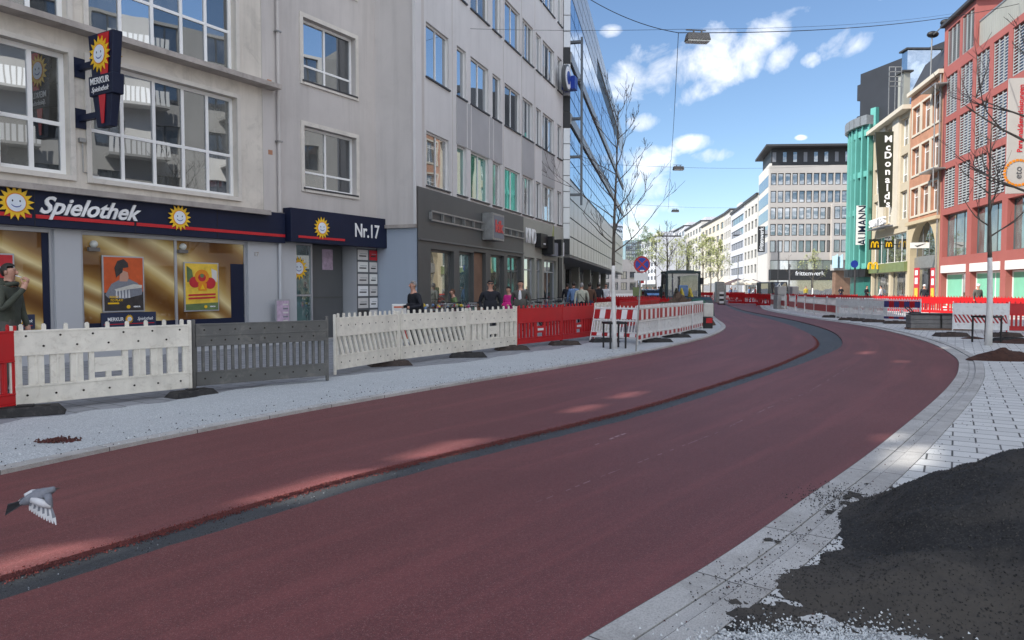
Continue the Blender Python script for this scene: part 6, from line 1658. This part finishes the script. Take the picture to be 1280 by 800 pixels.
# lattice of flowers/goods and bicycles in front of the shops
def bicycle_proto(mat):
    r=thing('bicycle','x','bicycle')
    for y in (-.52,.52):
        m=MB(); pts=[(0,y+.33*math.cos(2*PI*k/20),.34+.33*math.sin(2*PI*k/20)) for k in range(21)]; m.tube(pts,.018,'tyre',5,cap=False)
        for k in range(8): a=2*PI*k/8; m.tube([(0,y,.34),(0,y+.32*math.cos(a),.34+.32*math.sin(a))],.002,'chrome',3,cap=False)
        m.build('wheel',r,local=True)
    m=MB(); T=lambda a,b,q=.016: m.tube([a,b],q,mat,6)
    T((0,-.52,.34),(0,-.10,.30)); T((0,-.10,.30),(0,-.22,.78)); T((0,-.52,.34),(0,-.20,.72)); T((0,-.20,.74),(0,.36,.80)); T((0,-.10,.30),(0,.38,.70)); T((0,.52,.34),(0,.35,.92)); m.build('frame',r,local=True)
    m=MB(); m.tube([(-.28,.22,1.02),(-.12,.34,1.03),(.12,.34,1.03),(.28,.22,1.02)],.014,'black',6); m.tube([(0,.34,.9),(0,.34,1.03)],.014,'chrome',6); m.build('handlebar',r,local=True)
    m=MB(); m.ell((0,-.26,.90),(.075,.14,.035),'black'); m.tube([(0,-.22,.76),(0,-.25,.89)],.013,'chrome',6); m.build('saddle',r,local=True,smooth=True)
    m=MB(); n=10
    for z_,w_ in ((.98,.17),(.78,.13)):
        pts=[(w_*1.1*math.cos(2*PI*k/n),.58+w_*.8*math.sin(2*PI*k/n),z_) for k in range(n+1)]; m.tube(pts,.008,'galv',4,cap=False)
    for k in range(n): a=2*PI*k/n; m.tube([(.187*math.cos(a),.58+.136*math.sin(a),.98),(.143*math.cos(a),.58+.104*math.sin(a),.78)],.004,'galv',3,cap=False)
    m.build('basket',r,local=True); return r
BP=[bicycle_proto(x) for x in ('bike_silver','bike_red','bike_blue','bike_green')]; used=[False]*4
BK=[]; rr=random.Random(5)
for px,D in ((553,21.0),(562,21.2),(571,21.5),(580,22.0),(589,22.3),(598,22.4),(630,25.6),(637,26.0),(644,26.2),(664,28.2),(670,28.8),(676,29.6),(682,30.4),(688,31.2),(694,32.0),(700,33.0),(706,34.0)):
    k=rr.randrange(4); o=copy_tree(BP[k]) if used[k] else BP[k]; used[k]=True
    o.location=(xat(px,D),D,.06); o.rotation_euler=(rr.uniform(-.08,.08),0,rr.uniform(-.5,.5)+(PI if rr.random()<.4 else 0)-.6); o.scale=(1,1,1.08)
    grp='bicycles parked before the red lettered shop' if px<646 else 'bicycles parked before the olive shopfront'
    tag(o,['silver','red','blue','green'][k]+(' bicycle parked tight in the rack before the red lettered shop' if px<646 else ' bicycle parked tight in the rack before the olive shopfront'),'bicycle',grp)
r=thing('advertising_board','small pale poster stand on the pavement beside the older man','board',(xat(503,19.5),19.5,.06),.4); m=MB(); m.box(-.28,.28,-.04,.04,.1,1.12,'banner_white'); m.build('board_frame',r,local=True,bevel=.01); m=MB(); m.box(-.24,.24,-.047,-.041,.2,1.06,'paper_orange'); m.box(-.18,.10,-.052,-.048,.3,.8,'paper_red'); m.box(-.24,.24,-.052,-.048,.85,1.02,'paper_white'); m.build('print',r,local=True)
r=thing('display_table','dark shop display table heaped with small goods in front of the dark shopfront','table',(xat(556,22.3),22.3,.06),-.3); m=MB(); m.box(-.9,.9,-.35,.35,.85,.9,'shop_frame'); m.build('table_top',r,local=True)
for a in (-.8,.8): m=MB(); m.box(a-.03,a+.03,-.3,.3,0,.85,'shop_frame'); m.build('leg',r,local=True)
rr=random.Random(9); m=MB()
for k in range(40): c=(rr.uniform(-.85,.85),rr.uniform(-.3,.3),.93+rr.uniform(0,.1)); m.ell(c,(.05,.05,.05),rr.choice(['paper_white','pink_cloth','paper_yellow','leaf_dark','blue_cloth','red_cloth','beige_cloth']),6,5)
tag(m.build('goods',loc=None) if False else m.build('small_goods',r,local=True),kind='stuff')
# ------------------------------------------------------------------ people: one skinned surface per body
def skin_mesh(verts, edges, rads, root=0, sub=1):
    me=bpy.data.meshes.new('s'); me.from_pydata(verts,edges,[]); o=bpy.data.objects.new('s',me); C.objects.link(o)
    md=o.modifiers.new('k','SKIN'); md.use_smooth_shade=True; sv=me.skin_vertices[0].data
    for i,r in enumerate(rads): sv[i].radius=(r,r) if not hasattr(r,'__len__') else r; sv[i].use_root=(i==root)
    if sub: s=o.modifiers.new('u','SUBSURF'); s.levels=sub; s.render_levels=sub
    dg=bpy.context.evaluated_depsgraph_get(); dg.update(); out=bpy.data.meshes.new_from_object(o.evaluated_get(dg)); bpy.data.objects.remove(o); return out
def person(label, px, D, face, h=1.75, top='dark_cloth', legs='jeans', hair='hair_dark', arms='down', step=.0, lean=0, z0=.065, detail=1, extras=(), group=None, thin=1.0, py=None):
    k=h/1.75; x,y=(xat(px,D),D)
    V=[];E=[];Rr=[];B=[]
    def add(p,r,par,mat):
        V.append(p); Rr.append(r)
        if par is not None: E.append((par,len(V)-1))
        B.append(mat); return len(V)-1
    L=lean
    pel=add((0,0,.96),.135,None,'legs'); wa=add((0,.0+L*.15,1.10),.130,pel,'top'); ch=add((0,.01+L*.35,1.30),.150,wa,'top'); nb=add((0,L*.52,1.46),.085,ch,'top'); nk=add((0,.02+L*.6,1.53),.055,nb,'skin'); 
    h0=add((0,.03+L*.68,1.585),.070,nk,'skin'); h1=add((0,.03+L*.72,1.65),.087,h0,'skin'); h2=add((0,.02+L*.74,1.70),.090,h1,'skin')
    for sx in (-1,1):
        sh=add((sx*.18,.0+L*.48,1.40),.078,ch,'top')
        if arms=='smoke' and sx==1: el,wr,hd=(.26,.06,1.14),(.10,.25,1.42),(.05,.25,1.52)
        elif arms=='smoke': el,wr,hd=(-.26,.02,1.13),(-.20,.12,.93),(-.18,.14,.84)
        elif arms=='bent': el,wr,hd=(sx*.27,-.02,1.14),(sx*.18,.22,1.10),(sx*.12,.28,1.10)
        elif arms=='pocket': el,wr,hd=(sx*.25,-.04,1.14),(sx*.20,.08,.98),(sx*.17,.10,.93)
        else:
            w=step*.25*(-sx); el,wr,hd=(sx*.235,w*.3-.01,1.13),(sx*.235,w+.05,.90),(sx*.23,w+.08,.82)
        f=L*.35 if arms!='down' else L*.3
        e=add((el[0],el[1]+f,el[2]),.052,sh,'top'); wv=add((wr[0],wr[1]+f,wr[2]),.036,e,'top'); add((hd[0],hd[1]+f,hd[2]),(.040,.026),wv,'skin')
        hp=add((sx*.09,0,.88),.098,pel,'legs'); d=step*sx*.22; kn=add((sx*.10,.03+d*.6,.50),.066,hp,'legs'); an=add((sx*.10,-.02+d,.10),.045,kn,'legs'); add((sx*.11,.13+d,.045),(.045,.035),an,'shoe')
    me=skin_mesh([(a*thin,b,c) for a,b,c in V],E,[r for r in Rr],0,1 if detail<2 else 2)
    names=[top,legs,'skin','black']; ix={'top':0,'legs':1,'skin':2,'shoe':3}
    for n_ in names: me.materials.append(MAT[n_])
    segs=[(Vector(V[a]),Vector(V[b]),B[b]) for a,b in E]
    for p in me.polygons:
        c=p.center; best=None;bd=9
        for a,b,mt in segs:
            ab=b-a; t=max(0,min(1,(c-a).dot(ab)/ab.length_squared)); d=(c-(a+ab*t)).length
            if d<bd: bd=d;best=mt
        p.material_index=ix[best]; p.use_smooth=True
    for v in me.vertices: v.co*=k
    o=bpy.data.objects.new('person',me); C.objects.link(o)
    r=o; o.location=(x,y,z0); o.rotation_euler=(0,0,face); o['org']=(0,0,0); tag(o,label,'person',group)
    hy=.03+L*.72
    if hair:
        m=MB(); m.ell((0,hy-.012,1.662),(.088,.098,.103),hair,24,16)
        keep=[]
        for f_ in m.f:
            cy_=sum(m.v[q][1] for q in f_)/4-hy; cz_=sum(m.v[q][2] for q in f_)/4
            keep.append(cz_>1.715+max(0,cy_)*.12 or (cy_<.012 and cz_>1.655) or (cy_<-.03 and cz_>1.585))
        m.m=[a for a,kp in zip(m.m,keep) if kp]; m.f=[a for a,kp in zip(m.f,keep) if kp]
        m.v=[(a*k,b*k,c*k) for a,b,c in m.v]; m.build('hair',o,local=True,smooth=True)
    m=MB(); m.ell((0,hy+.088,1.635),(.014,.022,.026),'skin',8,6)
    for sx in (-1,1): m.ell((sx*.080,hy-.005,1.64),(.012,.02,.032),'skin',8,6)
    m.v=[(a*k,b*k,c*k) for a,b,c in m.v]; m.build('face_features',o,local=True,smooth=True)
    m=MB()
    if 'sunglasses' in extras: m.box(-.07,.07,hy+.074,hy+.095,1.645,1.68,'black')
    else:
        for sx in (-1,1): m.ell((sx*.032,hy+.082,1.660),(.008,.004,.0045),'hair_dark',8,5)
        m.box(-.025,.025,hy+.078,hy+.086,1.600,1.606,'sheet_red' if False else 'brown_cloth')
        for sx in (-1,1): m.box(sx*.034-.018,sx*.034+.018,hy+.078,hy+.086,1.680,1.683,hair or 'hair_grey')
    m.v=[(a*k,b*k,c*k) for a,b,c in m.v]; m.build('eyes',o,local=True)
    for ex in extras:
        m=MB()
        if ex=='hood': 
            m.ell((0,-.09,1.47),(.16,.12,.10),top,14,8); m.tube([(.085*math.cos(a*PI/8),.02+.085*math.sin(a*PI/8),1.475+.02*math.sin(a*PI/8)) for a in range(17)],.030,top,8,cap=False); nm='hood'
        elif ex=='jacket': m.hexa([(-.19,-.15,.86),(.19,-.15,.86),(.19,.155,.86),(-.19,.155,.86),(-.18,-.15,1.2),(.18,-.15,1.2),(.18,.165,1.2),(-.18,.165,1.2)],top); nm='jacket_hem'
        elif ex=='shirt': m.ell((0,.118,1.25),(.055,.05,.22),'white_cloth',12,8); nm='shirt_front'
        elif ex=='strap': m.tube([(-.16,.10,1.43),(-.05,-.165,1.25),(.15,-.13,1.0)],.014,'black',5); m.ell((.2,-.05,.95),(.07,.12,.12),'black',10,6); nm='shoulder_bag'
        elif ex=='helmet': m.ell((0,hy-.01,1.70),(.105,.125,.085),'white_cloth',14,8); nm='helmet'
        elif ex=='cigarette': m.tube([(.055,.20,1.575),(.03,.115+hy*0,1.600)],.006,'white_cloth',5); nm='cigarette'
        elif ex=='fingers':
            nm='fingers'
            for q in range(4): m.tube([(.04+.012*q-.02,.26,1.50),(.035+.010*q-.02,.275-.004*q,1.545),(.045+.006*q-.02,.235,1.575-.006*q),(.05+.004*q-.02,.205,1.575-.01*q)],[.010,.0095,.009,.007],'skin',6)
            m.tube([(.10,.25,1.48),(.09,.22,1.53),(.07,.20,1.56)],[.011,.010,.008],'skin',6)
        else: continue
        m.v=[(a*k,b*k,c*k) for a,b,c in m.v]; m.build(nm,o,local=True,smooth=True,bevel=.02 if ex=='jacket' else 0)
    return o
# face: rotation about z, 0 = looking away from the camera (+Y)
person('young man with short dark hair in an olive hooded jacket smoking at the left edge',10,10.3,-1.45,1.87,'olive_jacket','grey_cloth','hair_dark','smoke',extras=('hood','cigarette','fingers'),detail=2,thin=1.12)
person('balding older man in a black coat walking past the blue grey wall',519,18.0,PI*.70,1.70,'dark_cloth','dark_cloth','hair_grey','bent',lean=.06,extras=('jacket',),detail=2,thin=1.15)
person('man with sunglasses and an open black coat facing the camera in front of the shops',613,20.5,PI+.1,1.74,'dark_cloth','dark_cloth','hair_dark','pocket',extras=('sunglasses','jacket'),detail=2,thin=1.18)
person('smiling man in a grey jacket over a white shirt left of the olive shopfront',651,22.5,PI-.25,1.76,'grey_cloth','jeans','hair_dark','pocket',extras=('shirt','jacket'),detail=2,thin=1.15)
person('woman with dark hair in a bright pink jacket between the two standing men',637,23.2,2.4,1.58,'pink_cloth','dark_cloth','hair_dark','bent',extras=('jacket',),lean=.05)
person('person with reddish hair and a green top bending over the display table',570,22.6,1.9,1.50,'leaf_dark','jeans','brown_cloth','bent',lean=.15)
person('walker in a pale blue shirt seen from behind under the store overhang',717,32,.1,1.80,'blue_cloth','jeans','hair_dark','down',step=.5)
person('walker in a pale beige jacket with a black shoulder strap seen from behind',727,30,-.05,1.74,'beige_cloth','dark_cloth','hair_grey','down',step=-.5,extras=('strap',),thin=1.15)
person('walker in a brown jacket to the right of the beige one',737,32.5,.0,1.76,'brown_cloth','jeans','hair_dark','down',step=.5,thin=1.1)
person('walker dressed all in black farther along the left pavement',748,36,.1,1.76,'dark_cloth','dark_cloth','hair_dark','down',step=-.6)
person('walker in a white top far along the left pavement',757,44,PI,1.78,'white_cloth','jeans','hair_dark','down',step=.5)
person('walker in dark clothes close to the wall behind the blue shirt',709,38,0,1.76,'dark_cloth','jeans','hair_dark','down',step=.5)
person('person in dark clothes and white helmet behind the sunlit red barriers below the white band',1222,40.5,PI,1.74,'grey_cloth','dark_cloth','hair_grey','down',extras=('helmet',))
person('person with white cap in front of the right red sale banner',1155,52,PI-.4,1.76,'dark_cloth','jeans','hair_grey','down',extras=('helmet',))
person('person in dark clothes in front of the boutique entrance',1083,66,PI+.5,1.74,'dark_cloth','dark_cloth','hair_dark','bent')
person('person in a pale jacket before the fast food windows',1101,62,.8,1.74,'white_cloth','jeans','hair_dark','down',step=.4)
person('person with an orange sweater beside the narrow concrete block',1007,90,PI,1.74,'machine_yellow','jeans','hair_dark','down')
person('cyclist in dark clothes standing near the brown pavilion',1051,80,PI,1.74,'dark_cloth','jeans','hair_dark','bent')
rr=random.Random(12); cl_=['dark_cloth','grey_cloth','brown_cloth','blue_cloth','white_cloth','red_cloth','beige_cloth']
for k in range(22):
    px=rr.choice([rr.uniform(868,945),rr.uniform(868,945),rr.uniform(790,826)]); D=rr.uniform(88,125); t=rr.choice(cl_)
    nm={'dark_cloth':'black','grey_cloth':'grey','brown_cloth':'brown','blue_cloth':'blue','white_cloth':'white','red_cloth':'red','beige_cloth':'beige'}[t]
    person('tiny distant passer-by in a %s top in the crowd far down the street'%nm,px,D,rr.uniform(0,6),rr.uniform(1.6,1.85),t,rr.choice(['jeans','dark_cloth']),'hair_dark','down',step=rr.uniform(-.6,.6),z0=0,group='passers-by at the far end of the street')
# ------------------------------------------------------------------ pigeon
bp=at(44,622,4.0); PG=thing('flying_pigeon','grey and white pigeon flying low over the red road with a fanned wing','pigeon',bp)
fw=Vector((.93,.15,.34)).normalized(); up=Vector((-.25,-.62,.72)); rt=fw.cross(up).normalized(); up=rt.cross(fw).normalized()
def L3v(a,b,c): return fw*a+rt*b+up*c
me=skin_mesh([tuple(L3v(*p)) for p in ((-.085,0,-.005),(-.04,0,0),(.02,0,.0),(.065,0,.006),(.095,0,.010),(.118,0,.010))],[(0,1),(1,2),(2,3),(3,4),(4,5)],[.012,.030,.038,.030,.020,.0175],2,2)
me.materials.append(MAT['feather_grey'])
for p in me.polygons: p.use_smooth=True
bo=bpy.data.objects.new('body',me); C.objects.link(bo); bo.parent=PG
m=MB(); m.tube([L3v(.116,0,.010),L3v(.137,0,.002)],[.005,.0015],'bird_beak',6); m.build('beak',PG,local=True)
m=MB(); 
for sg in (-1,1): m.ell(L3v(.106,sg*.0105,.014),(.003,.003,.003),'feather_dark',8,6)
m.build('eye',PG,local=True)
m=MB()
for k in range(7):
    a=-.16+.055*k; b0=L3v(-.06,a*.06,.0); b1=L3v(-.16,a*.17,-.010); w=L3v(0,.013,0)
    m.hexa([b0-w*.5,b0+w*.5,b0+w*.5+up*.002,b0-w*.5+up*.002,b1-w,b1+w,b1+w+up*.0015,b1-w+up*.0015],'feather_dark')
m.build('tail',PG,local=True)
def wing(sg,sw,dn,fan0,fan1,L0,mat2):
    m=MB(); root=L3v(.075 if sg>0 else .0,sg*.025,.008); n=11
    wr=root+L3v(.02,sg*.05,-.01)+Vector((0,0,-dn*.03))
    # covert pad
    base=[root,L3v(-.005 if sg>0 else -.05,sg*.022,.012)]
    for k in range(n):
        t=k/(n-1); a=fan0+(fan1-fan0)*t
        st=base[1].lerp(wr,t); d=(Vector((0,0,-1))*math.cos(a)*dn+fw*math.sin(a)+rt*sg*.28).normalized(); l=L0*(.58+.42*t); side=d.cross(rt).normalized()*.0080; nn=rt*.0012
        tip=st+d*l; mid=st+d*l*.6
        m.hexa([st-side*.6,st+side*.6,st+side*.6+nn,st-side*.6+nn,mid-side*1.1,mid+side*1.1,mid+side*1.1+nn,mid-side*1.1+nn],mat2 if k%2 else 'feather_grey'); m.hexa([mid-side*1.1,mid+side*1.1,mid+side*1.1+nn,mid-side*1.1+nn,tip-side*.35,tip+side*.35,tip+side*.35+nn,tip-side*.35+nn],mat2)
    m.build('wing_feathers',PG,local=True)
    m=MB(); m.tube([root,root.lerp(wr,.5)+up*.004,wr],[.020,.018,.010],'feather_grey',8); m.tube([base[1],base[1].lerp(wr,.5)+up*.006,wr],[.018,.022,.012],'feather_white',8); m.build('wing_arm',PG,local=True,smooth=True)
wing(1,1,1.0,-.30,.30,.098,'feather_white'); wing(-1,1,.9,-1.0,-.5,.09,'feather_white')
# ------------------------------------------------------------------ sky, clouds, sun
EL_=math.radians(41); sun_h=Vector((-.93,-.37)).normalized()      # horizontal direction TOWARDS the sun
sd=Vector((sun_h.x*math.cos(EL_),sun_h.y*math.cos(EL_),math.sin(EL_)))
sl=bpy.data.lights.new('sun','SUN'); sl.energy=2.9; sl.angle=math.radians(.53); sl.color=(1,.95,.87)
so=bpy.data.objects.new('sun',sl); C.objects.link(so); so.rotation_euler=(-sd).to_track_quat('-Z','Y').to_euler(); so.location=(0,0,50)
w=bpy.data.worlds.new('World'); bpy.context.scene.world=w; w.use_nodes=True; nt=w.node_tree; N=nt.nodes; L=nt.links; bg=N['Background']
sky=N.new('ShaderNodeTexSky'); sky.sky_type='NISHITA'; sky.sun_disc=False; sky.sun_elevation=EL_; sky.sun_rotation=math.atan2(sun_h.x,sun_h.y); sky.altitude=50; sky.air_density=1.0; sky.dust_density=.0; sky.ozone_density=4.0
tc=N.new('ShaderNodeTexCoord'); sep=N.new('ShaderNodeSeparateXYZ'); L.new(tc.outputs['Generated'],sep.inputs[0])
def mth(op,a,b=None,c=None,clamp=False):
    n=N.new('ShaderNodeMath'); n.operation=op; n.use_clamp=clamp
    for i,v in enumerate((a,b,c)):
        if v is None: continue
        if hasattr(v,'is_output'): L.new(v,n.inputs[i])
        else: n.inputs[i].default_value=v
    return n.outputs[0]
az=mth('ARCTAN2',sep.outputs[0],sep.outputs[1]); el=mth('ARCSINE',sep.outputs[2])
def azel(px,py): d=ray(px,py).normalized(); return math.atan2(d.x,d.y),math.asin(d.z)
# noise domain: direction divided by height, like a cloud deck
hz=mth('MAXIMUM',sep.outputs[2],.06); cmb=N.new('ShaderNodeCombineXYZ'); L.new(mth('DIVIDE',sep.outputs[0],hz),cmb.inputs[0]); L.new(mth('DIVIDE',sep.outputs[1],hz),cmb.inputs[1])
n1=N.new('ShaderNodeTexNoise'); n1.inputs['Scale'].default_value=16; n1.inputs['Detail'].default_value=9; n1.inputs['Roughness'].default_value=.58; n1.inputs['Distortion'].default_value=.4; L.new(tc.outputs['Generated'],n1.inputs['Vector'])
n2=N.new('ShaderNodeTexNoise'); n2.inputs['Scale'].default_value=1.1; n2.inputs['Detail'].default_value=6; n2.inputs['Roughness'].default_value=.6; L.new(cmb.outputs[0],n2.inputs['Vector'])
blobs=[(820,88,72,30,-.12),(880,72,62,30,-.20),(925,68,70,20,-.50),(900,100,60,17,-.40),(978,72,24,13,-.6),(1055,57,36,18,-.35),(1015,75,14,9,0),(860,181,30,10,-.1),(895,194,30,9,-.1),(838,188,16,9,0),(762,40,15,8,0),(800,155,22,12,-.2),(800,200,42,22,-.1),(795,230,40,24,0),(790,290,45,20,0),(1001,172,7,3,0),(780,262,60,14,0),(870,300,60,10,0),(1150,-60,80,30,-.3),(600,-90,120,40,0)]
mask=None
for px,py,rx,ry,rot in blobs:
    a0,e0=azel(px,py); ca,sa=math.cos(rot),math.sin(rot); kx=FOC*math.cos(a0)**0/1.0
    k=1/(1+((px-640)/FOC)**2)        # angular size of a pixel shrinks off axis
    rxa=rx/FOC*k*1.12; rya=ry/FOC*math.sqrt(k)*1.12
    da=mth('SUBTRACT',az,a0); de=mth('SUBTRACT',el,e0)
    # rot<0 : right end higher
    u=mth('ADD',mth('MULTIPLY',da,ca),mth('MULTIPLY',de,-sa)); v=mth('ADD',mth('MULTIPLY',da,sa),mth('MULTIPLY',de,ca))
    d2=mth('ADD',mth('POWER',mth('DIVIDE',u,rxa),2),mth('POWER',mth('DIVIDE',v,rya),2))
    mk=mth('SUBTRACT',1,mth('MULTIPLY',d2,.55),clamp=True)
    mask=mk if mask is None else mth('MAXIMUM',mask,mk)
dens=mth('MULTIPLY_ADD',n1.outputs['Fac'],2.7,-1.72); dens=mth('ADD',mth('MULTIPLY',mask,1.15),dens)
front=mth('SMOOTH_MIN',mth('MULTIPLY',mth('ADD',dens,-.30),1.15),1,.1); front=mth('MULTIPLY',mth('GREATER_THAN',mask,.001),front,clamp=True)
# unseen cloud behind the camera, added and brightened as neutral fill for the shade
back=mth('MULTIPLY',mth('MULTIPLY_ADD',n2.outputs['Fac'],4.5,-1.9,clamp=True),mth('MULTIPLY_ADD',sep.outputs[1],-4,-.1,clamp=True)); 
cl_f=mth('MAXIMUM',front,back,clamp=True)
shade=mth('MULTIPLY_ADD',n1.outputs['Fac'],.9,.45); shade=mth('MULTIPLY',shade,mth('MULTIPLY_ADD',mth('MULTIPLY_ADD',sep.outputs[1],-3,-.1,clamp=True),1.6,1))
cc_=N.new('ShaderNodeCombineColor'); 
CB=8.6
for i,m_ in enumerate((1,1.01,1.04)): L.new(mth('MULTIPLY',shade,CB*m_),cc_.inputs[i])
mx=N.new('ShaderNodeMix'); mx.data_type='RGBA'; L.new(mth('MULTIPLY',cl_f,.93),mx.inputs[0]); L.new(sky.outputs[0],mx.inputs[6]); L.new(cc_.outputs[0],mx.inputs[7])
L.new(mx.outputs[2],bg.inputs[0]); bg.inputs[1].default_value=.075
sc=bpy.context.scene; sc.view_settings.view_transform='Standard'; sc.view_settings.look='None'; sc.view_settings.gamma=1; sc.view_settings.exposure=1.2
sc.render.engine='CYCLES'; cy=sc.cycles; cy.max_bounces=6; cy.diffuse_bounces=3; cy.glossy_bounces=4; cy.transmission_bounces=2; cy.use_denoising=True; cy.caustics_reflective=False; cy.caustics_refractive=False; cy.sample_clamp_indirect=6
